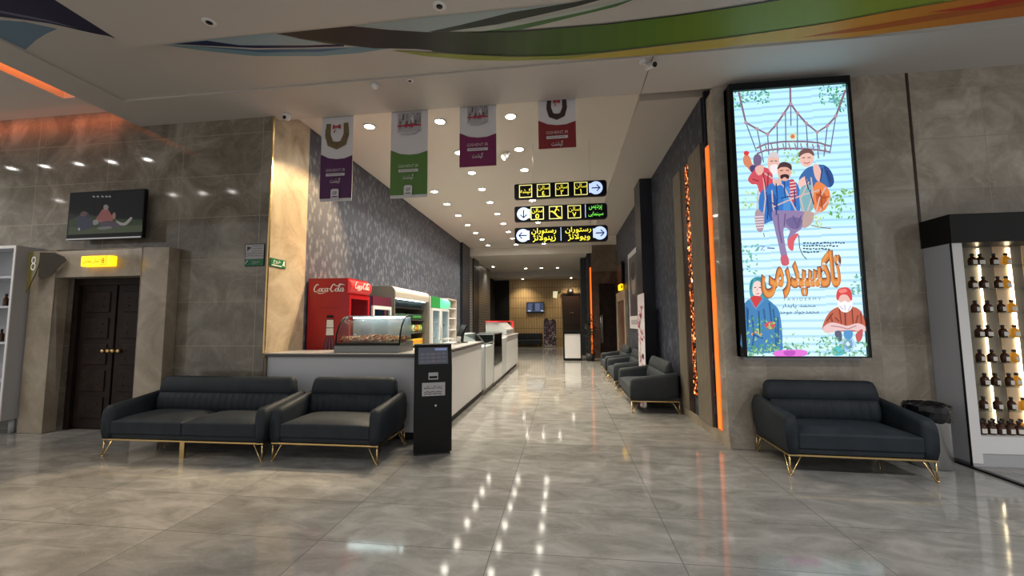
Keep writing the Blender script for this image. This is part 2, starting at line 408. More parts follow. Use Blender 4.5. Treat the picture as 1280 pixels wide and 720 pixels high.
POSTER = [
 ('p',[(2.107,4.2),(2.106,4.172),(2.122,4.152),(2.123,4.179)],(0.047,0.29,0.155)),
 ('p',[(2.152,4.119),(2.144,4.095),(2.154,4.071),(2.162,4.095)],(0.028,0.188,0.124)),
 ('p',[(2.221,4.195),(2.199,4.193),(2.184,4.175),(2.206,4.176)],(0.028,0.188,0.124)),
 ('p',[(2.137,4.263),(2.116,4.269),(2.099,4.256),(2.119,4.251)],(0.047,0.29,0.155)),
 ('p',[(2.187,4.29),(2.164,4.283),(2.153,4.259),(2.176,4.266)],(0.139,0.43,0.188)),
 ('p',[(2.16,4.131),(2.167,4.105),(2.188,4.092),(2.181,4.118)],(0.083,0.3,0.3)),
 ('p',[(2.158,4.119),(2.155,4.088),(2.172,4.064),(2.176,4.094)],(0.083,0.3,0.3)),
 ('p',[(2.198,4.271),(2.197,4.254),(2.208,4.242),(2.208,4.259)],(0.083,0.3,0.3)),
 ('p',[(2.104,4.112),(2.098,4.085),(2.111,4.061),(2.117,4.088)],(0.139,0.43,0.188)),
 ('p',[(2.139,4.135),(2.124,4.116),(2.126,4.09),(2.141,4.11)],(0.083,0.3,0.3)),
 ('p',[(2.167,4.121),(2.141,4.104),(2.134,4.072),(2.16,4.088)],(0.139,0.43,0.188)),
 ('p',[(2.178,4.158),(2.194,4.132),(2.222,4.126),(2.206,4.152)],(0.047,0.29,0.155)),
 ('p',[(2.193,4.253),(2.169,4.252),(2.153,4.232),(2.177,4.233)],(0.139,0.43,0.188)),
 ('p',[(2.112,4.21),(2.094,4.195),(2.092,4.17),(2.11,4.186)],(0.139,0.43,0.188)),
 ('p',[(2.165,4.21),(2.177,4.192),(2.196,4.189),(2.185,4.206)],(0.083,0.3,0.3)),
 ('p',[(2.199,4.291),(2.188,4.28),(2.187,4.262),(2.199,4.274)],(0.139,0.43,0.188)),
 ('p',[(2.136,4.108),(2.141,4.088),(2.157,4.077),(2.152,4.097)],(0.047,0.29,0.155)),
 ('p',[(2.133,4.289),(2.122,4.278),(2.123,4.261),(2.133,4.273)],(0.028,0.188,0.124)),
 ('p',[(2.187,4.244),(2.194,4.216),(2.217,4.202),(2.21,4.23)],(0.139,0.43,0.188)),
 ('p',[(2.137,4.092),(2.117,4.096),(2.1,4.082),(2.121,4.078)],(0.083,0.3,0.3)),
 ('p',[(2.211,4.213),(2.186,4.214),(2.167,4.195),(2.193,4.193)],(0.047,0.29,0.155)),
 ('p',[(2.156,4.11),(2.146,4.089),(2.153,4.066),(2.163,4.087)],(0.028,0.188,0.124)),
 ('p',[(2.184,4.208),(2.19,4.187),(2.208,4.177),(2.202,4.198)],(0.139,0.43,0.188)),
 ('p',[(2.094,4.22),(2.084,4.208),(2.085,4.191),(2.095,4.203)],(0.028,0.188,0.124)),
 ('p',[(2.092,4.186),(2.083,4.159),(2.094,4.133),(2.103,4.16)],(0.139,0.43,0.188)),
 ('p',[(2.161,4.254),(2.151,4.23),(2.16,4.204),(2.17,4.229)],(0.047,0.29,0.155)),
 ('p',[(2.491,4.249),(2.484,4.223),(2.495,4.199),(2.502,4.225)],(0.139,0.43,0.188)),
 ('p',[(2.28,4.274),(2.253,4.264),(2.24,4.237),(2.267,4.246)],(0.139,0.43,0.188)),
 ('p',[(2.306,4.227),(2.291,4.222),(2.284,4.208),(2.299,4.212)],(0.028,0.188,0.124)),
 ('p',[(2.314,4.255),(2.296,4.252),(2.285,4.235),(2.303,4.238)],(0.028,0.188,0.124)),
 ('p',[(2.384,4.168),(2.401,4.15),(2.425,4.15),(2.408,4.169)],(0.139,0.43,0.188)),
 ('p',[(2.432,4.251),(2.402,4.247),(2.384,4.22),(2.414,4.225)],(0.047,0.29,0.155)),
 ('p',[(2.322,4.174),(2.301,4.176),(2.284,4.161),(2.306,4.158)],(0.028,0.188,0.124)),
 ('p',[(2.461,4.269),(2.442,4.276),(2.425,4.266),(2.443,4.259)],(0.028,0.188,0.124)),
 ('p',[(2.476,4.218),(2.46,4.217),(2.45,4.203),(2.465,4.204)],(0.139,0.43,0.188)),
 ('p',[(2.384,4.231),(2.37,4.204),(2.378,4.174),(2.391,4.201)],(0.083,0.3,0.3)),
 ('p',[(2.305,4.23),(2.3,4.207),(2.312,4.188),(2.316,4.211)],(0.083,0.3,0.3)),
 ('p',[(2.282,4.291),(2.254,4.301),(2.229,4.285),(2.257,4.276)],(0.083,0.3,0.3)),
 ('p',[(2.375,4.113),(2.362,4.106),(2.357,4.09),(2.37,4.097)],(0.083,0.3,0.3)),
 ('p',[(2.454,4.173),(2.444,4.154),(2.449,4.134),(2.459,4.152)],(0.139,0.43,0.188)),
 ('p',[(2.491,4.128),(2.461,4.128),(2.439,4.105),(2.469,4.104)],(0.047,0.29,0.155)),
 ('p',[(2.473,4.271),(2.447,4.276),(2.427,4.259),(2.452,4.254)],(0.028,0.188,0.124)),
 ('p',[(2.471,4.124),(2.461,4.111),(2.463,4.095),(2.472,4.107)],(0.047,0.29,0.155)),
 ('p',[(2.269,4.254),(2.25,4.24),(2.246,4.215),(2.265,4.229)],(0.083,0.3,0.3)),
 ('p',[(2.202,4.133),(2.214,4.12),(2.23,4.119),(2.219,4.133)],(0.083,0.3,0.3)),
 ('p',[(2.439,4.274),(2.446,4.257),(2.461,4.25),(2.454,4.267)],(0.047,0.29,0.155)),
 ('p',[(2.278,4.15),(2.251,4.157),(2.227,4.141),(2.255,4.134)],(0.047,0.29,0.155)),
 ('p',[(2.343,4.205),(2.339,4.175),(2.355,4.151),(2.359,4.181)],(0.028,0.188,0.124)),
 ('p',[(2.28,4.213),(2.276,4.189),(2.288,4.168),(2.293,4.193)],(0.047,0.29,0.155)),
 ('p',[(2.443,4.136),(2.455,4.126),(2.47,4.129),(2.458,4.139)],(0.083,0.3,0.3)),
 ('p',[(2.471,4.123),(2.487,4.106),(2.51,4.108),(2.493,4.125)],(0.139,0.43,0.188)),
 ('p',[(2.249,4.297),(2.247,4.274),(2.261,4.255),(2.263,4.279)],(0.139,0.43,0.188)),
 ('p',[(2.308,4.265),(2.309,4.246),(2.322,4.234),(2.32,4.253)],(0.047,0.29,0.155)),
 ('p',[(2.403,4.212),(2.416,4.2),(2.434,4.201),(2.421,4.214)],(0.139,0.43,0.188)),
 ('p',[(2.344,4.189),(2.331,4.166),(2.336,4.139),(2.35,4.162)],(0.047,0.29,0.155)),
 ('p',[(2.383,4.222),(2.382,4.197),(2.397,4.178),(2.399,4.203)],(0.139,0.43,0.188)),
 ('p',[(2.327,4.176),(2.321,4.157),(2.329,4.138),(2.335,4.158)],(0.139,0.43,0.188)),
 ('p',[(2.412,4.285),(2.407,4.261),(2.419,4.241),(2.423,4.264)],(0.047,0.29,0.155)),
 ('p',[(2.508,4.21),(2.481,4.214),(2.46,4.196),(2.486,4.191)],(0.139,0.43,0.188)),
 ('p',[(2.263,4.168),(2.237,4.176),(2.214,4.162),(2.24,4.154)],(0.083,0.3,0.3)),
 ('p',[(2.405,4.16),(2.395,4.146),(2.397,4.128),(2.407,4.142)],(0.047,0.29,0.155)),
 ('p',[(2.342,4.262),(2.339,4.236),(2.354,4.216),(2.356,4.241)],(0.047,0.29,0.155)),
 ('p',[(2.418,4.219),(2.398,4.217),(2.386,4.199),(2.405,4.201)],(0.047,0.29,0.155)),
 ('p',[(2.215,4.298),(2.205,4.272),(2.215,4.245),(2.225,4.271)],(0.139,0.43,0.188)),
 ('p',[(2.349,4.14),(2.372,4.123),(2.398,4.13),(2.376,4.146)],(0.028,0.188,0.124)),
 ('p',[(2.248,4.157),(2.233,4.161),(2.219,4.153),(2.235,4.148)],(0.139,0.43,0.188)),
 ('p',[(2.439,4.249),(2.462,4.227),(2.493,4.229),(2.469,4.252)],(0.028,0.188,0.124)),
 ('p',[(2.355,4.157),(2.337,4.163),(2.321,4.153),(2.339,4.147)],(0.083,0.3,0.3)),
 ('p',[(2.501,4.171),(2.482,4.179),(2.464,4.169),(2.483,4.161)],(0.028,0.188,0.124)),
 ('p',[(2.506,4.206),(2.49,4.2),(2.483,4.183),(2.499,4.189)],(0.083,0.3,0.3)),
 ('p',[(2.267,4.221),(2.25,4.224),(2.236,4.212),(2.254,4.209)],(0.083,0.3,0.3)),
 ('p',[(2.425,4.132),(2.414,4.111),(2.42,4.088),(2.431,4.108)],(0.028,0.188,0.124)),
 ('p',[(3.065,4.112),(3.078,4.092),(3.1,4.089),(3.087,4.109)],(0.028,0.188,0.124)),
 ('p',[(3.299,4.148),(3.276,4.142),(3.263,4.119),(3.286,4.125)],(0.083,0.3,0.3)),
 ('p',[(3.236,4.128),(3.211,4.141),(3.185,4.129),(3.21,4.116)],(0.139,0.43,0.188)),
 ('p',[(3.051,4.182),(3.05,4.163),(3.06,4.148),(3.062,4.167)],(0.139,0.43,0.188)),
 ('p',[(3.133,4.167),(3.112,4.168),(3.097,4.152),(3.118,4.151)],(0.083,0.3,0.3)),
 ('p',[(3.254,4.24),(3.235,4.216),(3.237,4.185),(3.256,4.208)],(0.047,0.29,0.155)),
 ('p',[(3.195,4.108),(3.175,4.108),(3.16,4.092),(3.18,4.092)],(0.047,0.29,0.155)),
 ('p',[(3.165,4.231),(3.174,4.205),(3.197,4.193),(3.188,4.22)],(0.047,0.29,0.155)),
 ('p',[(3.295,4.072),(3.3,4.054),(3.315,4.046),(3.31,4.064)],(0.139,0.43,0.188)),
 ('p',[(3.093,4.142),(3.08,4.134),(3.077,4.118),(3.09,4.126)],(0.139,0.43,0.188)),
 ('p',[(3.091,4.271),(3.099,4.256),(3.114,4.251),(3.106,4.267)],(0.047,0.29,0.155)),
 ('p',[(3.098,4.215),(3.084,4.218),(3.072,4.209),(3.086,4.206)],(0.083,0.3,0.3)),
 ('p',[(3.188,4.11),(3.205,4.1),(3.223,4.106),(3.206,4.116)],(0.083,0.3,0.3)),
 ('p',[(3.171,4.272),(3.151,4.255),(3.148,4.226),(3.168,4.243)],(0.083,0.3,0.3)),
 ('p',[(3.14,4.15),(3.152,4.135),(3.171,4.134),(3.159,4.149)],(0.083,0.3,0.3)),
 ('p',[(3.088,4.073),(3.073,4.076),(3.06,4.066),(3.076,4.063)],(0.139,0.43,0.188)),
 ('p',[(3.235,4.201),(3.227,4.175),(3.238,4.151),(3.246,4.177)],(0.139,0.43,0.188)),
 ('p',[(3.063,4.078),(3.064,4.053),(3.081,4.035),(3.08,4.061)],(0.047,0.29,0.155)),
 ('p',[(3.215,4.149),(3.229,4.136),(3.248,4.139),(3.233,4.152)],(0.028,0.188,0.124)),
 ('p',[(3.207,4.105),(3.218,4.087),(3.238,4.084),(3.226,4.102)],(0.083,0.3,0.3)),
 ('p',[(3.061,4.069),(3.073,4.052),(3.092,4.05),(3.08,4.067)],(0.083,0.3,0.3)),
 ('p',[(3.198,4.135),(3.192,4.114),(3.2,4.095),(3.206,4.115)],(0.028,0.188,0.124)),
 ('p',[(3.231,4.249),(3.243,4.227),(3.264,4.221),(3.253,4.243)],(0.083,0.3,0.3)),
 ('p',[(3.144,4.234),(3.141,4.203),(3.158,4.179),(3.161,4.21)],(0.047,0.29,0.155)),
 ('p',[(3.196,4.22),(3.177,4.209),(3.171,4.185),(3.19,4.196)],(0.139,0.43,0.188)),
 ('p',[(3.32,4.16),(3.305,4.157),(3.296,4.144),(3.311,4.146)],(0.083,0.3,0.3)),
 ('p',[(3.278,4.243),(3.282,4.226),(3.295,4.218),(3.291,4.235)],(0.047,0.29,0.155)),
 ('p',[(3.177,4.066),(3.193,4.045),(3.218,4.044),(3.201,4.065)],(0.083,0.3,0.3)),
 ('p',[(3.249,4.17),(3.234,4.178),(3.219,4.171),(3.234,4.164)],(0.028,0.188,0.124)),
 ('p',[(3.282,4.091),(3.273,4.076),(3.276,4.057),(3.285,4.073)],(0.028,0.188,0.124)),
 ('p',[(3.119,4.222),(3.105,4.219),(3.097,4.205),(3.111,4.208)],(0.083,0.3,0.3)),
 ('p',[(3.28,4.062),(3.277,4.036),(3.291,4.017),(3.294,4.042)],(0.139,0.43,0.188)),
 ('p',[(3.226,4.054),(3.21,4.043),(3.205,4.023),(3.221,4.033)],(0.083,0.3,0.3)),
 ('p',[(3.069,4.246),(3.057,4.234),(3.055,4.217),(3.067,4.228)],(0.028,0.188,0.124)),
 ('p',[(3.183,4.162),(3.177,4.144),(3.184,4.127),(3.19,4.145)],(0.028,0.188,0.124)),
 ('p',[(3.069,4.179),(3.052,4.165),(3.049,4.141),(3.066,4.155)],(0.139,0.43,0.188)),
 ('p',[(3.284,4.064),(3.3,4.041),(3.326,4.038),(3.31,4.061)],(0.047,0.29,0.155)),
 ('p',[(3.056,4.156),(3.046,4.134),(3.053,4.11),(3.063,4.132)],(0.047,0.29,0.155)),
 ('p',[(3.327,4.189),(3.303,4.191),(3.284,4.172),(3.309,4.17)],(0.028,0.188,0.124)),
 ('p',[(3.077,4.091),(3.063,4.087),(3.055,4.073),(3.07,4.076)],(0.047,0.29,0.155)),
 ('p',[(3.276,4.195),(3.248,4.191),(3.231,4.165),(3.259,4.169)],(0.028,0.188,0.124)),
 ('p',[(3.165,4.109),(3.159,4.093),(3.165,4.076),(3.171,4.092)],(0.047,0.29,0.155)),
 ('p',[(3.168,4.089),(3.15,4.079),(3.144,4.057),(3.162,4.067)],(0.083,0.3,0.3)),
 ('p',[(3.236,4.162),(3.231,4.135),(3.243,4.112),(3.249,4.139)],(0.139,0.43,0.188)),
 ('p',[(3.068,4.187),(3.05,4.176),(3.044,4.153),(3.062,4.164)],(0.083,0.3,0.3)),
 ('p',[(3.285,4.11),(3.284,4.088),(3.297,4.072),(3.298,4.094)],(0.139,0.43,0.188)),
 ('p',[(3.201,4.212),(3.216,4.203),(3.232,4.209),(3.217,4.218)],(0.139,0.43,0.188)),
 ('p',[(3.077,4.178),(3.085,4.161),(3.101,4.155),(3.093,4.173)],(0.028,0.188,0.124)),
 ('p',[(3.216,4.162),(3.204,4.15),(3.202,4.132),(3.214,4.144)],(0.028,0.188,0.124)),
 ('p',[(3.192,4.232),(3.172,4.231),(3.158,4.214),(3.178,4.215)],(0.139,0.43,0.188)),
 ('p',[(3.14,4.11),(3.156,4.097),(3.176,4.101),(3.16,4.114)],(0.083,0.3,0.3)),
 ('p',[(3.194,4.062),(3.176,4.064),(3.162,4.051),(3.18,4.049)],(0.083,0.3,0.3)),
 ('p',[(3.192,4.245),(3.177,4.231),(3.176,4.209),(3.191,4.223)],(0.047,0.29,0.155)),
 ('p',[(3.192,4.103),(3.198,4.071),(3.222,4.052),(3.216,4.085)],(0.083,0.3,0.3)),
 ('p',[(3.258,4.062),(3.249,4.039),(3.257,4.015),(3.266,4.038)],(0.047,0.29,0.155)),
 ('p',[(3.264,4.128),(3.264,4.111),(3.275,4.099),(3.275,4.116)],(0.083,0.3,0.3)),
 ('p',[(3.299,4.12),(3.312,4.112),(3.325,4.117),(3.313,4.125)],(0.047,0.29,0.155)),
 ('p',[(3.055,4.177),(3.048,4.16),(3.054,4.142),(3.061,4.16)],(0.139,0.43,0.188)),
 ('p',[(3.097,4.076),(3.087,4.048),(3.097,4.021),(3.107,4.048)],(0.139,0.43,0.188)),
 ('p',[(3.302,4.267),(3.305,4.241),(3.324,4.225),(3.321,4.251)],(0.083,0.3,0.3)),
 ('p',[(3.09,4.213),(3.074,4.213),(3.063,4.2),(3.079,4.2)],(0.083,0.3,0.3)),
 ('p',[(3.213,4.153),(3.194,4.148),(3.183,4.128),(3.203,4.133)],(0.083,0.3,0.3)),
 ('p',[(3.294,4.134),(3.275,4.139),(3.259,4.127),(3.278,4.122)],(0.083,0.3,0.3)),
 ('p',[(3.182,4.179),(3.164,4.169),(3.158,4.148),(3.176,4.158)],(0.028,0.188,0.124)),
 ('p',[(3.206,4.097),(3.182,4.103),(3.162,4.087),(3.186,4.081)],(0.083,0.3,0.3)),
 ('p',[(3.084,4.253),(3.059,4.244),(3.047,4.217),(3.072,4.226)],(0.047,0.29,0.155)),
 ('p',[(3.239,4.11),(3.251,4.097),(3.269,4.097),(3.256,4.111)],(0.047,0.29,0.155)),
 ('p',[(3.281,4.086),(3.273,4.056),(3.285,4.028),(3.294,4.058)],(0.139,0.43,0.188)),
 ('p',[(3.31,4.27),(3.322,4.243),(3.347,4.235),(3.335,4.261)],(0.047,0.29,0.155)),
 ('p',[(3.143,4.224),(3.134,4.195),(3.147,4.168),(3.155,4.197)],(0.028,0.188,0.124)),
 ('p',[(3.22,4.113),(3.234,4.091),(3.257,4.087),(3.243,4.109)],(0.047,0.29,0.155)),
 ('p',[(3.2,4.077),(3.211,4.05),(3.237,4.04),(3.225,4.067)],(0.083,0.3,0.3)),
 ('p',[(3.252,3.968),(3.254,3.937),(3.276,3.918),(3.273,3.948)],(0.028,0.188,0.124)),
 ('p',[(3.239,4.0),(3.26,3.983),(3.286,3.989),(3.264,4.006)],(0.047,0.29,0.155)),
 ('p',[(3.338,4.086),(3.321,4.092),(3.305,4.082),(3.322,4.076)],(0.047,0.29,0.155)),
 ('p',[(3.286,4.077),(3.263,4.076),(3.248,4.055),(3.271,4.057)],(0.083,0.3,0.3)),
 ('p',[(3.291,3.969),(3.291,3.942),(3.307,3.924),(3.307,3.951)],(0.083,0.3,0.3)),
 ('p',[(3.327,4.053),(3.308,4.06),(3.289,4.048),(3.309,4.042)],(0.083,0.3,0.3)),
 ('p',[(3.227,4.038),(3.218,4.012),(3.229,3.986),(3.237,4.013)],(0.047,0.29,0.155)),
 ('p',[(3.27,4.092),(3.243,4.083),(3.231,4.054),(3.257,4.064)],(0.139,0.43,0.188)),
 ('p',[(3.262,4.007),(3.25,3.993),(3.25,3.974),(3.262,3.987)],(0.139,0.43,0.188)),
 ('p',[(3.306,4.107),(3.313,4.085),(3.332,4.076),(3.325,4.098)],(0.139,0.43,0.188)),
 ('p',[(3.257,4.083),(3.233,4.09),(3.211,4.076),(3.235,4.068)],(0.083,0.3,0.3)),
 ('p',[(3.321,4.034),(3.315,4.003),(3.331,3.976),(3.337,4.007)],(0.083,0.3,0.3)),
 ('p',[(3.257,3.997),(3.252,3.964),(3.268,3.937),(3.274,3.97)],(0.047,0.29,0.155)),
 ('p',[(3.224,3.95),(3.231,3.935),(3.246,3.93),(3.238,3.945)],(0.028,0.188,0.124)),
 ('p',[(3.247,4.028),(3.235,4.018),(3.233,4.001),(3.245,4.012)],(0.028,0.188,0.124)),
 ('p',[(3.229,4.055),(3.23,4.026),(3.248,4.006),(3.248,4.035)],(0.139,0.43,0.188)),
 ('p',[(2.186,2.942),(2.165,2.945),(2.147,2.931),(2.168,2.928)],(0.396,0.575,0.196)),
 ('p',[(2.183,2.895),(2.156,2.879),(2.148,2.848),(2.174,2.863)],(0.64,0.64,0.242)),
 ('p',[(2.202,3.011),(2.205,2.987),(2.223,2.974),(2.22,2.997)],(0.64,0.64,0.242)),
 ('p',[(2.346,2.976),(2.329,2.982),(2.312,2.972),(2.33,2.966)],(0.396,0.575,0.196)),
 ('p',[(2.237,2.853),(2.218,2.85),(2.207,2.833),(2.226,2.837)],(0.396,0.575,0.196)),
 ('p',[(2.291,2.916),(2.312,2.904),(2.335,2.912),(2.314,2.924)],(0.396,0.575,0.196)),
 ('p',[(2.227,2.993),(2.242,2.983),(2.259,2.986),(2.245,2.997)],(0.242,0.477,0.155)),
 ('p',[(2.193,2.85),(2.192,2.824),(2.209,2.807),(2.209,2.832)],(0.242,0.477,0.155)),
 ('p',[(2.176,3.044),(2.171,3.023),(2.182,3.005),(2.186,3.026)],(0.396,0.575,0.196)),
 ('p',[(2.247,2.876),(2.242,2.857),(2.251,2.839),(2.256,2.858)],(0.64,0.64,0.242)),
 ('p',[(2.281,2.947),(2.286,2.932),(2.299,2.925),(2.295,2.94)],(0.242,0.477,0.155)),
 ('p',[(2.12,2.839),(2.135,2.815),(2.161,2.81),(2.146,2.834)],(0.64,0.64,0.242)),
 ('p',[(2.208,3.016),(2.183,3.007),(2.17,2.981),(2.196,2.99)],(0.64,0.64,0.242)),
 ('p',[(2.27,2.959),(2.279,2.947),(2.293,2.946),(2.284,2.958)],(0.396,0.575,0.196)),
 ('p',[(2.166,2.905),(2.138,2.908),(2.115,2.889),(2.144,2.885)],(0.242,0.477,0.155)),
 ('p',[(2.26,2.881),(2.23,2.881),(2.209,2.858),(2.238,2.858)],(0.64,0.64,0.242)),
 ('p',[(2.203,2.928),(2.213,2.913),(2.23,2.909),(2.22,2.925)],(0.64,0.64,0.242)),
 ('p',[(2.139,2.866),(2.158,2.847),(2.185,2.848),(2.166,2.868)],(0.242,0.477,0.155)),
 ('p',[(2.219,2.89),(2.21,2.859),(2.224,2.831),(2.233,2.862)],(0.396,0.575,0.196)),
 ('p',[(2.231,2.998),(2.25,2.986),(2.271,2.991),(2.253,3.004)],(0.396,0.575,0.196)),
 ('p',[(2.295,2.845),(2.284,2.834),(2.284,2.818),(2.295,2.829)],(0.64,0.64,0.242)),
 ('p',[(2.233,3.011),(2.251,2.989),(2.278,2.988),(2.26,3.01)],(0.242,0.477,0.155)),
 ('p',[(3.092,2.816),(3.09,2.786),(3.108,2.764),(3.11,2.794)],(0.261,0.453,0.188)),
 ('p',[(3.186,2.943),(3.186,2.909),(3.208,2.887),(3.208,2.92)],(0.096,0.3,0.083)),
 ('p',[(3.197,2.935),(3.163,2.946),(3.131,2.927),(3.165,2.916)],(0.096,0.3,0.083)),
 ('p',[(3.209,2.829),(3.231,2.814),(3.256,2.821),(3.234,2.836)],(0.096,0.3,0.083)),
 ('p',[(3.325,3.007),(3.332,2.985),(3.352,2.977),(3.344,2.999)],(0.205,0.396,0.083)),
 ('p',[(3.274,3.001),(3.259,2.986),(3.257,2.964),(3.272,2.979)],(0.205,0.396,0.083)),
 ('p',[(3.321,2.693),(3.299,2.678),(3.291,2.65),(3.314,2.665)],(0.096,0.3,0.083)),
 ('p',[(3.206,2.943),(3.193,2.925),(3.196,2.902),(3.209,2.921)],(0.096,0.3,0.083)),
 ('p',[(3.35,2.974),(3.329,2.978),(3.312,2.963),(3.333,2.96)],(0.096,0.3,0.083)),
 ('p',[(3.232,2.8),(3.243,2.785),(3.261,2.783),(3.25,2.799)],(0.261,0.453,0.188)),
 ('p',[(3.159,2.98),(3.124,2.975),(3.102,2.945),(3.137,2.949)],(0.205,0.396,0.083)),
 ('p',[(3.198,2.993),(3.212,2.961),(3.242,2.949),(3.229,2.982)],(0.096,0.3,0.083)),
 ('p',[(3.155,2.689),(3.159,2.667),(3.176,2.656),(3.172,2.678)],(0.205,0.396,0.083)),
 ('p',[(3.183,2.895),(3.155,2.903),(3.129,2.886),(3.157,2.878)],(0.205,0.396,0.083)),
 ('p',[(3.061,2.912),(3.077,2.888),(3.104,2.886),(3.088,2.909)],(0.205,0.396,0.083)),
 ('p',[(3.158,2.718),(3.145,2.686),(3.157,2.654),(3.17,2.686)],(0.096,0.3,0.083)),
 ('p',[(3.198,2.795),(3.18,2.763),(3.187,2.726),(3.206,2.759)],(0.096,0.3,0.083)),
 ('p',[(3.229,2.885),(3.214,2.86),(3.219,2.832),(3.234,2.857)],(0.261,0.453,0.188)),
 ('p',[(3.214,2.904),(3.192,2.896),(3.181,2.873),(3.203,2.881)],(0.261,0.453,0.188)),
 ('p',[(3.333,2.96),(3.302,2.972),(3.271,2.955),(3.303,2.943)],(0.205,0.396,0.083)),
 ('p',[(3.127,2.739),(3.145,2.715),(3.174,2.713),(3.156,2.738)],(0.205,0.396,0.083)),
 ('p',[(3.159,2.72),(3.171,2.706),(3.188,2.706),(3.176,2.72)],(0.205,0.396,0.083)),
 ('p',[(3.284,2.69),(3.26,2.674),(3.253,2.644),(3.277,2.66)],(0.096,0.3,0.083)),
 ('p',[(3.098,2.857),(3.093,2.835),(3.102,2.816),(3.108,2.838)],(0.261,0.453,0.188)),
 ('p',[(3.142,2.895),(3.124,2.868),(3.127,2.835),(3.146,2.862)],(0.261,0.453,0.188)),
 ('p',[(3.2,2.812),(3.167,2.827),(3.134,2.811),(3.167,2.796)],(0.261,0.453,0.188)),
 ('p',[(3.317,2.92),(3.296,2.929),(3.276,2.918),(3.296,2.909)],(0.205,0.396,0.083)),
 ('p',[(3.268,2.945),(3.239,2.959),(3.209,2.946),(3.238,2.932)],(0.205,0.396,0.083)),
 ('p',[(3.137,2.708),(3.128,2.68),(3.141,2.654),(3.149,2.682)],(0.261,0.453,0.188)),
 ('p',[(3.298,2.985),(3.278,2.964),(3.276,2.934),(3.297,2.955)],(0.261,0.453,0.188)),
 ('p',[(3.099,2.911),(3.082,2.884),(3.087,2.852),(3.104,2.879)],(0.096,0.3,0.083)),
 ('p',[(3.075,2.759),(3.071,2.719),(3.094,2.688),(3.098,2.729)],(0.096,0.3,0.083)),
 ('p',[(3.221,3.027),(3.213,3.007),(3.219,2.986),(3.228,3.006)],(0.261,0.453,0.188)),
 ('p',[(3.287,2.788),(3.286,2.762),(3.301,2.744),(3.302,2.77)],(0.261,0.453,0.188)),
 ('p',[(3.202,2.877),(3.172,2.883),(3.146,2.862),(3.177,2.857)],(0.205,0.396,0.083)),
 ('p',[(3.22,2.99),(3.229,2.965),(3.252,2.956),(3.243,2.981)],(0.261,0.453,0.188)),
 ('p',[(3.051,2.73),(3.062,2.705),(3.086,2.696),(3.075,2.722)],(0.205,0.396,0.083)),
 ('p',[(3.11,2.844),(3.082,2.849),(3.059,2.832),(3.086,2.826)],(0.261,0.453,0.188)),
 ('p',[(3.182,2.781),(3.161,2.776),(3.149,2.756),(3.17,2.761)],(0.096,0.3,0.083)),
 ('p',[(3.283,2.989),(3.259,2.991),(3.24,2.972),(3.264,2.971)],(0.096,0.3,0.083)),
 ('p',[(3.122,2.94),(3.11,2.922),(3.114,2.9),(3.125,2.918)],(0.205,0.396,0.083)),
 ('p',[(3.219,2.998),(3.24,2.984),(3.263,2.991),(3.243,3.005)],(0.205,0.396,0.083)),
 ('p',[(3.191,2.693),(3.184,2.672),(3.192,2.652),(3.199,2.673)],(0.205,0.396,0.083)),
 ('p',[(3.223,2.899),(3.2,2.876),(3.197,2.842),(3.221,2.865)],(0.096,0.3,0.083)),
 ('p',[(3.172,2.823),(3.139,2.809),(3.124,2.774),(3.157,2.787)],(0.205,0.396,0.083)),
 ('p',[(3.202,2.756),(3.185,2.764),(3.167,2.756),(3.184,2.748)],(0.205,0.396,0.083)),
 ('p',[(2.655,3.257),(2.644,3.246),(2.642,3.229),(2.654,3.24)],(0.396,0.601,0.242)),
 ('p',[(2.696,3.261),(2.703,3.242),(2.721,3.234),(2.713,3.254)],(0.396,0.601,0.242)),
 ('p',[(2.782,3.485),(2.768,3.458),(2.775,3.427),(2.789,3.455)],(0.242,0.453,0.196)),
 ('p',[(2.694,3.468),(2.701,3.445),(2.721,3.436),(2.713,3.459)],(0.396,0.601,0.242)),
 ('p',[(2.652,3.245),(2.633,3.231),(2.629,3.206),(2.648,3.221)],(0.242,0.453,0.196)),
 ('p',[(2.71,3.409),(2.695,3.389),(2.696,3.364),(2.712,3.383)],(0.396,0.601,0.242)),
 ('p',[(2.732,3.401),(2.705,3.392),(2.691,3.364),(2.718,3.373)],(0.242,0.453,0.196)),
 ('p',[(2.695,3.3),(2.671,3.3),(2.654,3.281),(2.678,3.281)],(0.396,0.601,0.242)),
 ('p',[(2.783,3.429),(2.755,3.426),(2.737,3.401),(2.765,3.404)],(0.242,0.453,0.196)),
 ('p',[(2.782,3.35),(2.763,3.349),(2.75,3.333),(2.769,3.334)],(0.242,0.453,0.196)),
 ('p',[(2.681,3.421),(2.656,3.423),(2.638,3.405),(2.662,3.403)],(0.242,0.453,0.196)),
 ('p',[(2.629,3.397),(2.636,3.378),(2.653,3.37),(2.646,3.389)],(0.396,0.601,0.242)),
 ('p',[(2.635,3.314),(2.635,3.297),(2.647,3.285),(2.646,3.302)],(0.242,0.453,0.196)),
 ('p',[(2.64,3.445),(2.651,3.425),(2.673,3.42),(2.661,3.44)],(0.242,0.453,0.196)),
 ('p',[(2.639,3.322),(2.626,3.309),(2.626,3.29),(2.638,3.303)],(0.396,0.601,0.242)),
 ('p',[(2.693,3.376),(2.702,3.358),(2.721,3.354),(2.711,3.371)],(0.396,0.601,0.242)),
 ('p',[(2.62,3.286),(2.598,3.287),(2.583,3.269),(2.604,3.269)],(0.242,0.453,0.196)),
 ('p',[(2.649,3.262),(2.633,3.252),(2.629,3.233),(2.644,3.243)],(0.396,0.601,0.242)),
 ('p',[(2.652,3.239),(2.645,3.222),(2.651,3.205),(2.658,3.222)],(0.396,0.601,0.242)),
 ('p',[(2.659,3.304),(2.648,3.291),(2.65,3.274),(2.66,3.287)],(0.242,0.453,0.196)),
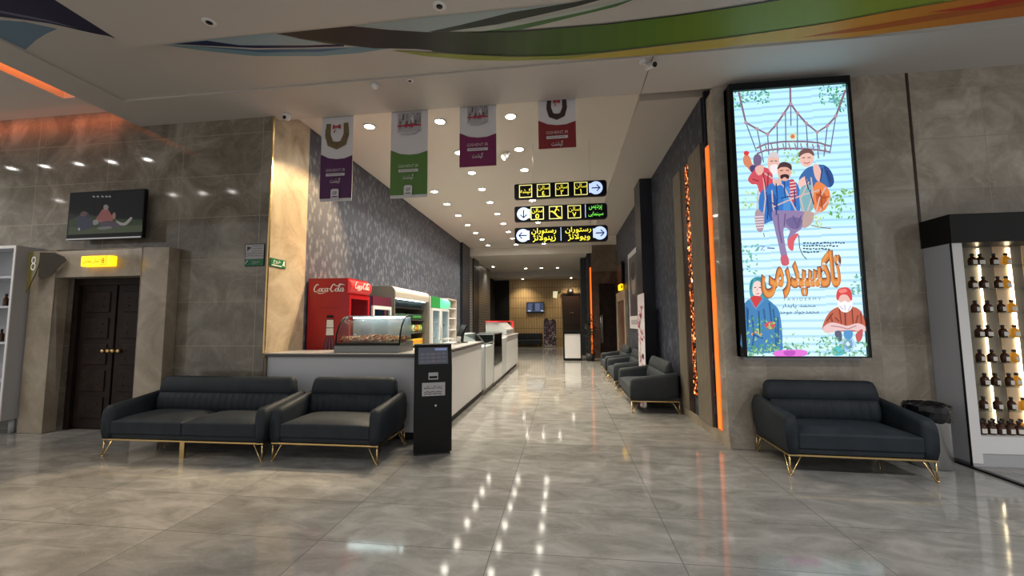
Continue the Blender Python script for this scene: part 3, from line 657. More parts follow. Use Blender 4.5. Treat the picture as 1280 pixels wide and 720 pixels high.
 ('p',[(2.757,3.376),(2.742,3.351),(2.748,3.321),(2.763,3.346)],(0.396,0.601,0.242)),
 ('p',[(2.662,3.488),(2.663,3.461),(2.68,3.443),(2.68,3.47)],(0.242,0.453,0.196)),
 ('p',[(2.725,3.246),(2.709,3.227),(2.71,3.201),(2.726,3.22)],(0.396,0.601,0.242)),
 ('p',[(2.709,3.233),(2.683,3.231),(2.666,3.21),(2.692,3.212)],(0.396,0.601,0.242)),
 ('p',[(2.773,3.388),(2.757,3.364),(2.761,3.336),(2.776,3.359)],(0.396,0.601,0.242)),
 ('p',[(2.667,3.349),(2.675,3.322),(2.698,3.311),(2.69,3.337)],(0.396,0.601,0.242)),
 ('p',[(2.707,3.405),(2.723,3.379),(2.751,3.374),(2.735,3.4)],(0.396,0.601,0.242)),
 ('p',[(2.614,3.39),(2.624,3.37),(2.643,3.364),(2.634,3.384)],(0.396,0.601,0.242)),
 ('p',[(2.622,3.483),(2.615,3.465),(2.621,3.447),(2.628,3.465)],(0.242,0.453,0.196)),
 ('p',[(2.599,3.346),(2.613,3.329),(2.633,3.329),(2.62,3.345)],(0.396,0.601,0.242)),
 ('p',[(2.665,3.474),(2.669,3.454),(2.686,3.443),(2.681,3.464)],(0.396,0.601,0.242)),
 ('p',[(2.61,3.257),(2.602,3.236),(2.61,3.215),(2.618,3.236)],(0.396,0.601,0.242)),
 ('p',[(2.645,3.322),(2.653,3.294),(2.676,3.281),(2.669,3.309)],(0.242,0.453,0.196)),
 ('p',[(2.711,3.425),(2.716,3.404),(2.734,3.394),(2.728,3.415)],(0.396,0.601,0.242)),
 ('p',[(2.783,3.465),(2.76,3.452),(2.752,3.425),(2.775,3.438)],(0.242,0.453,0.196)),
 ('p',[(2.756,3.395),(2.775,3.373),(2.802,3.373),(2.783,3.394)],(0.242,0.453,0.196)),
 ('p',[(2.611,3.325),(2.616,3.301),(2.636,3.29),(2.63,3.313)],(0.396,0.601,0.242)),
 ('p',[(2.759,3.38),(2.753,3.356),(2.765,3.334),(2.771,3.359)],(0.396,0.601,0.242)),
 ('p',[(2.767,3.375),(2.77,3.355),(2.786,3.344),(2.782,3.364)],(0.396,0.601,0.242)),
 ('p',[(2.629,3.485),(2.625,3.47),(2.633,3.456),(2.636,3.472)],(0.242,0.453,0.196)),
 ('s',[(2.736,4.281),(2.728,4.071)],0.022,(0.205,0.124,0.179)),
 ('s',[(2.728,4.071),(2.641,3.946),(2.554,3.822),(2.452,3.711),(2.338,3.784),(2.216,3.872)],0.022,(0.205,0.124,0.179)),
 ('s',[(2.728,4.071),(2.795,3.948),(2.884,3.816),(2.997,3.7),(3.111,3.769),(3.209,3.878)],0.022,(0.205,0.124,0.179)),
 ('s',[(2.216,3.872),(2.154,4.263)],0.022,(0.205,0.124,0.179)),
 ('s',[(3.209,3.878),(3.335,4.192)],0.022,(0.205,0.124,0.179)),
 ('s',[(2.452,3.711),(2.453,3.438)],0.012,(0.117,0.117,0.261)),
 ('s',[(2.564,3.821),(2.548,3.458)],0.012,(0.117,0.117,0.261)),
 ('s',[(2.665,3.958),(2.643,3.504)],0.012,(0.117,0.117,0.261)),
 ('s',[(2.73,4.071),(2.716,3.797)],0.012,(0.117,0.117,0.261)),
 ('s',[(2.795,3.948),(2.77,3.496)],0.012,(0.117,0.117,0.261)),
 ('s',[(2.884,3.816),(2.883,3.489)],0.012,(0.117,0.117,0.261)),
 ('s',[(2.992,3.7),(2.99,3.38)],0.012,(0.117,0.117,0.261)),
 ('s',[(3.111,3.769),(3.05,3.402)],0.012,(0.117,0.117,0.261)),
 ('s',[(2.216,3.872),(2.316,3.511)],0.012,(0.117,0.117,0.261)),
 ('s',[(2.338,3.784),(2.388,3.364)],0.012,(0.117,0.117,0.261)),
 ('s',[(3.209,3.878),(3.116,3.436)],0.012,(0.117,0.117,0.261)),
 ('s',[(2.318,3.545),(2.422,3.59),(2.622,3.609),(2.852,3.594),(3.011,3.568),(3.126,3.52)],0.02,(0.205,0.124,0.179)),
 ('s',[(2.319,3.477),(2.417,3.513),(2.617,3.526),(2.847,3.506),(3.005,3.481),(3.121,3.449)],0.02,(0.205,0.124,0.179)),
 ('s',[(2.351,3.587),(2.369,3.495)],0.014,(0.29,0.179,0.223)),
 ('s',[(2.417,3.589),(2.435,3.496)],0.014,(0.29,0.179,0.223)),
 ('s',[(2.483,3.59),(2.501,3.498)],0.014,(0.29,0.179,0.223)),
 ('s',[(2.548,3.59),(2.566,3.498)],0.014,(0.29,0.179,0.223)),
 ('s',[(2.613,3.589),(2.631,3.497)],0.014,(0.29,0.179,0.223)),
 ('s',[(2.678,3.587),(2.696,3.495)],0.014,(0.29,0.179,0.223)),
 ('s',[(2.743,3.582),(2.761,3.491)],0.014,(0.29,0.179,0.223)),
 ('s',[(2.807,3.577),(2.825,3.485)],0.014,(0.29,0.179,0.223)),
 ('s',[(2.871,3.569),(2.889,3.478)],0.014,(0.29,0.179,0.223)),
 ('s',[(2.935,3.561),(2.952,3.47)],0.014,(0.29,0.179,0.223)),
 ('s',[(2.999,3.551),(3.016,3.461)],0.014,(0.29,0.179,0.223)),
 ('s',[(3.062,3.542),(3.079,3.451)],0.014,(0.29,0.179,0.223)),
 ('p',[(2.749,4.069),(2.742,4.053),(2.727,4.047),(2.712,4.055),(2.707,4.073),(2.714,4.089),(2.729,4.094),(2.744,4.086)],(0.396,0.261,0.321)),
 ('p',[(2.662,3.945),(2.655,3.929),(2.64,3.923),(2.625,3.931),(2.62,3.948),(2.627,3.964),(2.643,3.97),(2.657,3.962)],(0.396,0.261,0.321)),
 ('p',[(2.575,3.82),(2.568,3.804),(2.553,3.798),(2.538,3.806),(2.533,3.823),(2.54,3.839),(2.556,3.845),(2.57,3.837)],(0.396,0.261,0.321)),
 ('p',[(2.473,3.71),(2.466,3.693),(2.45,3.687),(2.436,3.695),(2.431,3.712),(2.438,3.729),(2.453,3.734),(2.468,3.726)],(0.396,0.261,0.321)),
 ('p',[(2.359,3.783),(2.352,3.767),(2.336,3.761),(2.322,3.769),(2.316,3.786),(2.323,3.802),(2.339,3.808),(2.353,3.8)],(0.396,0.261,0.321)),
 ('p',[(2.237,3.87),(2.23,3.854),(2.215,3.848),(2.2,3.856),(2.194,3.873),(2.202,3.89),(2.217,3.896),(2.232,3.887)],(0.396,0.261,0.321)),
 ('p',[(2.816,3.946),(2.809,3.93),(2.794,3.924),(2.78,3.932),(2.774,3.949),(2.782,3.966),(2.797,3.971),(2.811,3.963)],(0.396,0.261,0.321)),
 ('p',[(2.905,3.815),(2.898,3.799),(2.883,3.793),(2.869,3.801),(2.864,3.818),(2.871,3.834),(2.886,3.84),(2.9,3.832)],(0.396,0.261,0.321)),
 ('p',[(3.017,3.699),(3.01,3.683),(2.995,3.677),(2.981,3.685),(2.976,3.701),(2.983,3.717),(2.998,3.723),(3.012,3.715)],(0.396,0.261,0.321)),
 ('p',[(3.131,3.768),(3.124,3.752),(3.109,3.746),(3.095,3.754),(3.09,3.771),(3.097,3.787),(3.112,3.793),(3.126,3.785)],(0.396,0.261,0.321)),
 ('p',[(3.229,3.877),(3.222,3.861),(3.207,3.855),(3.193,3.863),(3.189,3.88),(3.196,3.896),(3.21,3.901),(3.224,3.894)],(0.396,0.261,0.321)),
 ('p',[(2.747,3.659),(2.799,3.662),(2.748,3.671)],(0.601,0.601,0.155)),
 ('p',[(2.741,3.65),(2.787,3.624),(2.747,3.661)],(0.601,0.601,0.155)),
 ('p',[(2.733,3.646),(2.76,3.597),(2.742,3.651)],(0.601,0.601,0.155)),
 ('p',[(2.723,3.647),(2.725,3.589),(2.734,3.646)],(0.601,0.601,0.155)),
 ('p',[(2.715,3.653),(2.691,3.602),(2.724,3.646)],(0.601,0.601,0.155)),
 ('p',[(2.711,3.663),(2.667,3.632),(2.716,3.652)],(0.601,0.601,0.155)),
 ('p',[(2.712,3.674),(2.66,3.671),(2.712,3.661)],(0.601,0.601,0.155)),
 ('p',[(2.718,3.682),(2.672,3.709),(2.712,3.672)],(0.601,0.601,0.155)),
 ('p',[(2.727,3.687),(2.699,3.736),(2.717,3.681)],(0.601,0.601,0.155)),
 ('p',[(2.736,3.686),(2.734,3.744),(2.725,3.686)],(0.601,0.601,0.155)),
 ('p',[(2.744,3.679),(2.768,3.731),(2.735,3.686)],(0.601,0.601,0.155)),
 ('p',[(2.748,3.67),(2.792,3.701),(2.743,3.681)],(0.601,0.601,0.155)),
 ('p',[(2.748,3.662),(2.744,3.65),(2.735,3.641),(2.723,3.638),(2.712,3.642),(2.704,3.652),(2.702,3.666),(2.706,3.678),(2.715,3.687),(2.726,3.69),(2.738,3.686),(2.746,3.676)],(0.64,0.155,0.083)),
 ('p',[(2.171,3.455),(2.182,3.467),(2.196,3.476),(2.21,3.478),(2.221,3.47),(2.232,3.455),(2.241,3.437),(2.247,3.417),(2.251,3.393),(2.256,3.372),(2.265,3.353),(2.274,3.336),(2.277,3.318),(2.272,3.294),(2.262,3.268),(2.25,3.255),(2.236,3.265),(2.221,3.288),(2.206,3.31),(2.193,3.324),(2.182,3.336),(2.172,3.35),(2.165,3.367),(2.161,3.385),(2.159,3.403),(2.16,3.421),(2.164,3.44)],(0.601,0.205,0.109)),
 ('p',[(2.173,3.507),(2.181,3.514),(2.193,3.519),(2.205,3.52),(2.217,3.516),(2.229,3.507),(2.235,3.498),(2.232,3.486),(2.224,3.474),(2.214,3.465),(2.203,3.463),(2.191,3.464),(2.181,3.47),(2.175,3.48),(2.172,3.495)],(0.64,0.037,0.047)),
 ('p',[(2.23,3.321),(2.243,3.334),(2.264,3.343),(2.283,3.344),(2.299,3.336),(2.313,3.321),(2.319,3.303),(2.313,3.281),(2.299,3.256),(2.285,3.24),(2.271,3.238),(2.257,3.244),(2.246,3.256),(2.236,3.275),(2.229,3.301)],(0.058,0.047,0.155)),
 ('p',[(2.203,3.167),(2.211,3.193),(2.228,3.221),(2.25,3.248),(2.274,3.275),(2.303,3.302),(2.336,3.315),(2.379,3.312),(2.427,3.296),(2.462,3.269),(2.478,3.229),(2.481,3.177),(2.478,3.127),(2.47,3.08),(2.457,3.034),(2.436,3.002),(2.403,2.986),(2.362,2.984),(2.33,2.994),(2.316,3.024),(2.31,3.066),(2.301,3.098),(2.283,3.107),(2.262,3.105),(2.243,3.109),(2.225,3.124),(2.209,3.144)],(0.55,0.07,0.096)),
 ('p',[(2.284,3.448),(2.296,3.464),(2.312,3.474),(2.328,3.476),(2.344,3.468),(2.359,3.451),(2.368,3.43),(2.369,3.401),(2.363,3.367),(2.354,3.34),(2.338,3.325),(2.318,3.317),(2.301,3.317),(2.289,3.328),(2.28,3.348),(2.275,3.37),(2.274,3.396),(2.277,3.425)],(0.155,0.109,0.205)),
 ('p',[(2.288,3.305),(2.311,3.325),(2.346,3.339),(2.373,3.339),(2.383,3.316),(2.385,3.279),(2.379,3.248),(2.363,3.228),(2.339,3.213),(2.319,3.213),(2.302,3.236),(2.289,3.274)],(0.708,0.396,0.342)),
 ('p',[(2.434,3.387),(2.438,3.415),(2.445,3.442),(2.454,3.464),(2.469,3.479),(2.486,3.489),(2.503,3.492),(2.521,3.486),(2.539,3.472),(2.552,3.452),(2.559,3.424),(2.562,3.389),(2.56,3.354),(2.553,3.317),(2.542,3.28),(2.527,3.253),(2.506,3.24),(2.481,3.237),(2.461,3.241),(2.449,3.253),(2.441,3.273),(2.436,3.297),(2.433,3.325),(2.432,3.357)],(0.708,0.43,0.363)),
 ('p',[(2.437,3.408),(2.44,3.426),(2.45,3.454),(2.465,3.476),(2.483,3.487),(2.506,3.493),(2.526,3.49),(2.543,3.476),(2.558,3.455),(2.565,3.436),(2.563,3.424),(2.553,3.416),(2.54,3.412),(2.523,3.416),(2.503,3.426),(2.483,3.431),(2.464,3.423),(2.447,3.41)],(0.575,0.525,0.55)),
 ('p',[(2.456,3.321),(2.48,3.335),(2.516,3.338),(2.54,3.329),(2.544,3.3),(2.537,3.258),(2.525,3.227),(2.509,3.216),(2.488,3.215),(2.472,3.225),(2.46,3.253),(2.452,3.292)],(0.792,0.708,0.708)),
 ('s',[(2.464,3.375),(2.492,3.381)],0.01,(0.083,0.037,0.053)),
 ('s',[(2.511,3.38),(2.538,3.373)],0.01,(0.083,0.037,0.053)),
 ('p',[(2.317,2.956),(2.336,3.002),(2.363,3.038),(2.393,3.068),(2.427,3.093),(2.465,3.112),(2.501,3.126),(2.532,3.136),(2.562,3.14),(2.595,3.142),(2.633,3.143),(2.674,3.142),(2.709,3.128),(2.735,3.1),(2.754,3.06),(2.766,3.011),(2.77,2.948),(2.766,2.876),(2.758,2.81),(2.755,2.751),(2.747,2.698),(2.715,2.661),(2.638,2.651),(2.536,2.656),(2.451,2.659),(2.402,2.644),(2.37,2.625),(2.345,2.625),(2.325,2.653),(2.313,2.699),(2.306,2.753),(2.303,2.819),(2.306,2.892)],(0.028,0.155,0.477)),
 ('p',[(2.385,2.928),(2.413,2.971),(2.457,2.99),(2.492,2.974),(2.513,2.894),(2.524,2.78),(2.523,2.694),(2.499,2.657),(2.461,2.649),(2.429,2.672),(2.405,2.744),(2.387,2.847)],(0.013,0.083,0.321)),
 ('p',[(2.599,3.019),(2.619,3.059),(2.643,3.064),(2.657,3.029),(2.658,2.929),(2.65,2.79),(2.637,2.689),(2.614,2.653),(2.586,2.654),(2.568,2.692),(2.57,2.788),(2.583,2.921)],(0.058,0.242,0.575)),
 ('p',[(2.536,3.252),(2.538,3.278),(2.544,3.303),(2.554,3.323),(2.572,3.338),(2.595,3.348),(2.618,3.351),(2.641,3.344),(2.663,3.329),(2.678,3.309),(2.685,3.282),(2.686,3.25),(2.682,3.219),(2.674,3.189),(2.66,3.16),(2.645,3.139),(2.628,3.13),(2.608,3.128),(2.589,3.132),(2.573,3.141),(2.557,3.156),(2.545,3.175),(2.539,3.199),(2.536,3.226)],(0.68,0.363,0.28)),
 ('p',[(2.533,3.273),(2.536,3.292),(2.549,3.32),(2.564,3.343),(2.583,3.355),(2.604,3.361),(2.626,3.36),(2.649,3.352),(2.672,3.338),(2.688,3.321),(2.695,3.297),(2.694,3.27),(2.689,3.254),(2.679,3.261),(2.663,3.278),(2.645,3.293),(2.623,3.297),(2.598,3.298),(2.576,3.297),(2.557,3.287),(2.54,3.275)],(0.058,0.028,0.037)),
 ('p',[(2.563,3.195),(2.574,3.204),(2.592,3.21),(2.61,3.213),(2.628,3.21),(2.646,3.204),(2.658,3.195),(2.659,3.179),(2.654,3.16),(2.646,3.149),(2.635,3.155),(2.622,3.169),(2.608,3.177),(2.595,3.17),(2.582,3.158),(2.572,3.153),(2.565,3.163),(2.561,3.18)],(0.028,0.013,0.02)),
 ('s',[(2.564,3.256),(2.597,3.259)],0.01,(0.028,0.01,0.02)),
 ('s',[(2.629,3.258),(2.661,3.253)],0.01,(0.028,0.01,0.02)),
 ('p',[(2.659,3.131),(2.673,3.145),(2.693,3.148),(2.709,3.136),(2.72,3.104),(2.727,3.059),(2.73,3.013),(2.728,2.967),(2.722,2.92),(2.713,2.887),(2.698,2.872),(2.68,2.871),(2.667,2.884),(2.662,2.919),(2.661,2.969),(2.661,3.016),(2.658,3.06),(2.655,3.101)],(0.477,0.058,0.083)),
 ('s',[(2.662,3.105),(2.731,3.114)],0.012,(0.777,0.575,0.575)),
 ('s',[(2.659,3.067),(2.729,3.076)],0.012,(0.777,0.575,0.575)),
 ('s',[(2.657,3.029),(2.727,3.038)],0.012,(0.777,0.575,0.575)),
 ('s',[(2.655,2.991),(2.724,3.001)],0.012,(0.777,0.575,0.575)),
 ('s',[(2.653,2.953),(2.722,2.963)],0.012,(0.777,0.575,0.575)),
 ('s',[(2.65,2.915),(2.72,2.925)],0.012,(0.777,0.575,0.575)),
 ('p',[(2.478,3.127),(2.498,3.144),(2.529,3.158),(2.554,3.162),(2.566,3.146),(2.572,3.119),(2.569,3.097),(2.551,3.084),(2.525,3.075),(2.503,3.075),(2.488,3.088),(2.477,3.108)],(0.708,0.407,0.342)),
 ('p',[(2.769,3.163),(2.787,3.197),(2.815,3.232),(2.843,3.261),(2.869,3.278),(2.895,3.288),(2.925,3.295),(2.962,3.302),(3.003,3.306),(3.039,3.301),(3.069,3.282),(3.094,3.254),(3.113,3.221),(3.128,3.18),(3.137,3.133),(3.138,3.093),(3.129,3.063),(3.111,3.039),(3.089,3.025),(3.061,3.03),(3.029,3.046),(3.0,3.05),(2.978,3.029),(2.958,2.998),(2.939,2.978),(2.92,2.977),(2.901,2.987),(2.884,3.005),(2.871,3.039),(2.86,3.081),(2.845,3.108),(2.822,3.107),(2.795,3.091),(2.775,3.087),(2.765,3.104),(2.762,3.133)],(0.037,0.124,0.342)),
 ('p',[(3.038,3.288),(3.058,3.283),(3.088,3.255),(3.113,3.221),(3.128,3.18),(3.137,3.133),(3.138,3.093),(3.127,3.062),(3.107,3.038),(3.09,3.033),(3.079,3.057),(3.071,3.101),(3.063,3.148),(3.051,3.2),(3.039,3.256)],(0.02,0.064,0.223)),
 ('p',[(2.785,3.392),(2.788,3.42),(2.796,3.449),(2.808,3.473),(2.826,3.488),(2.848,3.498),(2.869,3.5),(2.892,3.493),(2.915,3.479),(2.931,3.46),(2.94,3.436),(2.942,3.406),(2.94,3.378),(2.932,3.35),(2.918,3.324),(2.903,3.304),(2.885,3.292),(2.864,3.286),(2.845,3.286),(2.827,3.294),(2.811,3.308),(2.799,3.325),(2.791,3.345),(2.786,3.368)],(0.735,0.453,0.385)),
 ('p',[(2.776,3.406),(2.775,3.423),(2.782,3.453),(2.795,3.479),(2.816,3.495),(2.844,3.507),(2.87,3.51),(2.895,3.503),(2.919,3.487),(2.936,3.47),(2.945,3.449),(2.947,3.426),(2.942,3.414),(2.929,3.421),(2.91,3.44),(2.889,3.453),(2.868,3.453),(2.845,3.449),(2.825,3.441),(2.805,3.427),(2.787,3.41)],(0.139,0.07,0.07)),
 ('s',[(2.813,3.396),(2.845,3.399)],0.01,(0.083,0.037,0.053)),
 ('s',[(2.872,3.397),(2.904,3.395)],0.01,(0.083,0.037,0.053)),
 ('s',[(2.827,3.339),(2.859,3.326),(2.892,3.34)],0.01,(0.342,0.053,0.07)),
 ('p',[(2.925,3.295),(2.938,3.314),(2.958,3.318),(2.976,3.31),(2.991,3.282),(3.004,3.241),(3.01,3.201),(3.006,3.162),(2.994,3.123),(2.981,3.101),(2.967,3.105),(2.952,3.125),(2.939,3.154),(2.93,3.199),(2.924,3.254)],(0.735,0.43,0.385)),
 ('p',[(2.754,3.113),(2.774,3.138),(2.803,3.162),(2.826,3.173),(2.84,3.161),(2.849,3.135),(2.85,3.108),(2.841,3.083),(2.825,3.057),(2.809,3.039),(2.793,3.035),(2.776,3.039),(2.764,3.049),(2.755,3.067),(2.75,3.09)],(0.763,0.477,0.43)),
 ('p',[(2.759,2.999),(2.777,3.039),(2.804,3.061),(2.831,3.071),(2.86,3.075),(2.889,3.067),(2.909,3.042),(2.919,2.987),(2.92,2.915),(2.916,2.853),(2.906,2.81),(2.89,2.777),(2.869,2.755),(2.835,2.74),(2.796,2.737),(2.767,2.759),(2.754,2.828),(2.752,2.922)],(0.188,0.385,0.43)),
 ('p',[(2.907,3.004),(2.919,3.049),(2.936,3.085),(2.959,3.103),(2.99,3.094),(3.027,3.067),(3.056,3.035),(3.074,3.001),(3.085,2.963),(3.087,2.92),(3.075,2.869),(3.053,2.815),(3.028,2.773),(2.997,2.749),(2.963,2.737),(2.935,2.74),(2.916,2.757),(2.903,2.788),(2.896,2.829),(2.894,2.884),(2.898,2.948)],(0.708,0.205,0.058)),
 ('p',[(2.938,2.952),(2.96,2.971),(2.992,2.979),(3.018,2.974),(3.034,2.948),(3.045,2.908),(3.045,2.872),(3.031,2.842),(3.007,2.815),(2.984,2.8),(2.967,2.802),(2.952,2.817),(2.942,2.839),(2.934,2.875),(2.931,2.919)],(0.477,0.096,0.028)),
 ('s',[(2.309,3.033),(2.287,2.83),(2.313,2.677)],0.016,(0.575,0.407,0.385)),
 ('s',[(2.376,3.184),(2.385,2.928),(2.334,2.625)],0.016,(0.575,0.407,0.385)),
 ('s',[(2.461,2.823),(2.626,2.891),(2.813,2.958),(2.975,3.001)],0.016,(0.575,0.407,0.385)),
 ('s',[(2.798,2.708),(2.765,2.91),(2.868,3.107)],0.016,(0.575,0.407,0.385)),
 ('s',[(2.568,2.692),(2.733,2.761),(2.935,2.727),(3.08,2.896)],0.016,(0.575,0.407,0.385)),
 ('s',[(2.46,3.026),(2.461,2.823),(2.495,2.619)],0.016,(0.575,0.407,0.385)),
 ('s',[(2.894,3.157),(2.904,2.954),(2.795,2.658)],0.016,(0.575,0.407,0.385)),
 ('s',[(2.39,3.235),(2.59,3.071),(2.749,2.66)],0.016,(0.575,0.407,0.385)),
 ('s',[(3.045,3.035),(2.968,2.901),(2.911,2.703)],0.016,(0.575,0.407,0.385)),
 ('p',[(2.26,2.768),(2.277,2.795),(2.301,2.803),(2.319,2.791),(2.329,2.747),(2.333,2.683),(2.334,2.625),(2.332,2.582),(2.326,2.545),(2.317,2.525),(2.299,2.526),(2.277,2.544),(2.261,2.578),(2.255,2.637),(2.254,2.711)],(0.363,0.261,0.28)),
 ('p',[(2.259,2.749),(2.286,2.771),(2.325,2.774),(2.353,2.758),(2.36,2.717),(2.358,2.657),(2.351,2.607),(2.343,2.572),(2.331,2.546),(2.317,2.532),(2.3,2.53),(2.28,2.54),(2.266,2.567),(2.256,2.623),(2.252,2.696)],(0.363,0.261,0.321)),
 ('s',[(2.257,2.711),(2.353,2.715)],0.012,(0.708,0.601,0.627)),
 ('s',[(2.255,2.678),(2.351,2.682)],0.012,(0.708,0.601,0.627)),
 ('s',[(2.253,2.646),(2.349,2.65)],0.012,(0.708,0.601,0.627)),
 ('s',[(2.252,2.613),(2.347,2.617)],0.012,(0.708,0.601,0.627)),
 ('s',[(2.25,2.58),(2.345,2.584)],0.012,(0.708,0.601,0.627)),
 ('p',[(2.446,2.767),(2.474,2.785),(2.518,2.781),(2.573,2.774),(2.65,2.772),(2.738,2.766),(2.8,2.752),(2.821,2.724),(2.816,2.688),(2.806,2.652),(2.794,2.618),(2.776,2.585),(2.754,2.554),(2.728,2.531),(2.698,2.511),(2.67,2.482),(2.645,2.43),(2.622,2.369),(2.605,2.335),(2.596,2.35),(2.593,2.393),(2.595,2.435),(2.606,2.471),(2.623,2.506),(2.628,2.534),(2.61,2.557),(2.581,2.572),(2.561,2.561),(2.557,2.509),(2.562,2.432),(2.568,2.361),(2.575,2.306),(2.583,2.258),(2.582,2.224),(2.567,2.205),(2.543,2.199),(2.522,2.214),(2.511,2.258),(2.502,2.323),(2.494,2.388),(2.484,2.446),(2.473,2.504),(2.465,2.565),(2.452,2.637),(2.441,2.713)],(0.242,0.179,0.342)),
 ('p',[(2.59,2.66),(2.611,2.679),(2.647,2.691),(2.683,2.694),(2.718,2.688),(2.753,2.674),(2.772,2.653),(2.766,2.621),(2.745,2.582),(2.72,2.555),(2.691,2.549),(2.658,2.556),(2.63,2.571),(2.608,2.597),(2.591,2.632)],(0.139,0.109,0.261)),
 ('p',[(2.8,2.752),(2.834,2.762),(2.875,2.748),(2.901,2.723),(2.899,2.686),(2.882,2.638),(2.859,2.6),(2.827,2.574),(2.79,2.558),(2.766,2.566),(2.766,2.62),(2.779,2.698)],(0.43,0.3,0.28)),
 ('p',[(2.515,2.239),(2.535,2.249),(2.562,2.251),(2.583,2.242),(2.594,2.213),(2.599,2.173),(2.596,2.143),(2.58,2.128),(2.556,2.123),(2.536,2.124),(2.524,2.132),(2.515,2.146),(2.511,2.164),(2.507,2.189),(2.508,2.218)],(0.525,0.096,0.139)),
 ('p',[(2.603,2.422),(2.622,2.448),(2.647,2.471),(2.671,2.487),(2.692,2.497),(2.712,2.5),(2.721,2.493),(2.711,2.472),(2.689,2.441),(2.67,2.408),(2.662,2.367),(2.656,2.324),(2.648,2.297),(2.631,2.297),(2.612,2.313),(2.598,2.335),(2.593,2.362),(2.595,2.393)],(0.601,0.096,0.124)),
 ('s',[(2.858,2.588),(2.969,2.559),(3.068,2.543)],0.012,(0.196,0.155,0.155)),
 ('s',[(2.72,2.481),(2.72,2.332),(2.747,2.245),(2.788,2.192)],0.01,(0.083,0.083,0.117)),
 ('s',[(2.34,2.519),(2.348,2.468)],0.01,(0.155,0.155,0.155)),
 ('p',[(2.968,2.577),(2.944,2.575),(2.926,2.555),(2.951,2.556)],(0.396,0.513,0.196)),
 ('p',[(2.924,2.64),(2.906,2.614),(2.91,2.583),(2.928,2.609)],(0.396,0.513,0.196)),
 ('p',[(2.937,2.676),(2.914,2.687),(2.891,2.675),(2.914,2.665)],(0.396,0.513,0.196)),
 ('p',[(2.927,2.664),(2.94,2.649),(2.959,2.649),(2.946,2.664)],(0.601,0.601,0.242)),
 ('p',[(2.901,2.692),(2.919,2.675),(2.943,2.678),(2.925,2.695)],(0.601,0.601,0.242)),
 ('p',[(2.903,2.699),(2.884,2.694),(2.873,2.675),(2.892,2.68)],(0.396,0.513,0.196)),
 ('p',[(2.955,2.622),(2.95,2.604),(2.958,2.589),(2.963,2.606)],(0.601,0.601,0.242)),
 ('p',[(2.889,2.619),(2.886,2.604),(2.894,2.591),(2.896,2.606)],(0.396,0.513,0.196)),
 ('p',[(2.969,2.652),(2.955,2.658),(2.941,2.65),(2.955,2.645)],(0.601,0.601,0.242)),
 ('p',[(2.931,2.611),(2.924,2.585),(2.935,2.563),(2.942,2.588)],(0.396,0.513,0.196)),
 ('p',[(2.96,2.645),(2.965,2.631),(2.977,2.625),(2.972,2.639)],(0.601,0.601,0.242)),
 ('p',[(2.899,2.647),(2.913,2.633),(2.931,2.634),(2.918,2.648)],(0.601,0.601,0.242)),
 ('p',[(2.949,2.626),(2.951,2.611),(2.963,2.603),(2.961,2.618)],(0.601,0.601,0.242)),
 ('p',[(2.964,2.687),(2.957,2.664),(2.967,2.643),(2.973,2.666)],(0.396,0.513,0.196)),
 ('p',[(2.973,2.615),(2.963,2.596),(2.968,2.574),(2.978,2.594)],(0.396,0.513,0.196)),
 ('p',[(2.992,2.692),(2.985,2.669),(2.995,2.648),(3.002,2.671)],(0.396,0.513,0.196)),
 ('p',[(2.258,2.171),(2.24,2.153),(2.239,2.127),(2.257,2.145)],(0.117,0.342,0.29)),
 ('p',[(2.118,2.194),(2.128,2.169),(2.152,2.16),(2.142,2.185)],(0.155,0.453,0.342)),
 ('p',[(2.101,2.208),(2.093,2.187),(2.101,2.167),(2.109,2.188)],(0.155,0.453,0.342)),
 ('p',[(2.099,2.407),(2.086,2.394),(2.085,2.376),(2.098,2.388)],(0.155,0.453,0.342)),
 ('p',[(2.268,2.394),(2.25,2.38),(2.245,2.357),(2.263,2.371)],(0.155,0.453,0.342)),
 ('p',[(2.18,2.08),(2.159,2.075),(2.146,2.056),(2.168,2.06)],(0.117,0.342,0.29)),
 ('p',[(2.126,2.133),(2.146,2.112),(2.174,2.112),(2.155,2.134)],(0.117,0.342,0.29)),
 ('p',[(2.092,2.113),(2.077,2.085),(2.084,2.054),(2.1,2.082)],(0.117,0.342,0.29)),
 ('p',[(2.218,2.384),(2.196,2.368),(2.191,2.341),(2.213,2.357)],(0.117,0.342,0.29)),
 ('p',[(2.174,2.262),(2.166,2.244),(2.172,2.227),(2.18,2.244)],(0.155,0.453,0.342)),
 ('p',[(2.183,2.258),(2.174,2.231),(2.186,2.205),(2.195,2.233)],(0.117,0.342,0.29)),
 ('p',[(2.152,2.222),(2.128,2.2),(2.126,2.167),(2.149,2.189)],(0.155,0.453,0.342)),
 ('p',[(2.11,2.377),(2.118,2.352),(2.14,2.34),(2.133,2.365)],(0.155,0.453,0.342)),
 ('p',[(2.166,2.327),(2.167,2.309),(2.18,2.297),(2.179,2.315)],(0.117,0.342,0.29)),
 ('p',[(2.268,2.397),(2.265,2.372),(2.279,2.353),(2.282,2.377)],(0.155,0.453,0.342)),
 ('p',[(2.104,2.345),(2.095,2.325),(2.102,2.304),(2.111,2.324)],(0.155,0.453,0.342)),
 ('p',[(2.184,2.27),(2.18,2.252),(2.189,2.237),(2.193,2.254)],(0.155,0.453,0.342)),
 ('p',[(2.129,2.106),(2.135,2.085),(2.152,2.075),(2.147,2.096)],(0.117,0.342,0.29)),
 ('p',[(2.214,2.074),(2.234,2.062),(2.257,2.069),(2.237,2.081)],(0.117,0.342,0.29)),
 ('p',[(2.192,2.252),(2.183,2.227),(2.193,2.202),(2.202,2.228)],(0.155,0.453,0.342)),
 ('p',[(2.169,2.201),(2.19,2.185),(2.216,2.191),(2.195,2.207)],(0.117,0.342,0.29)),
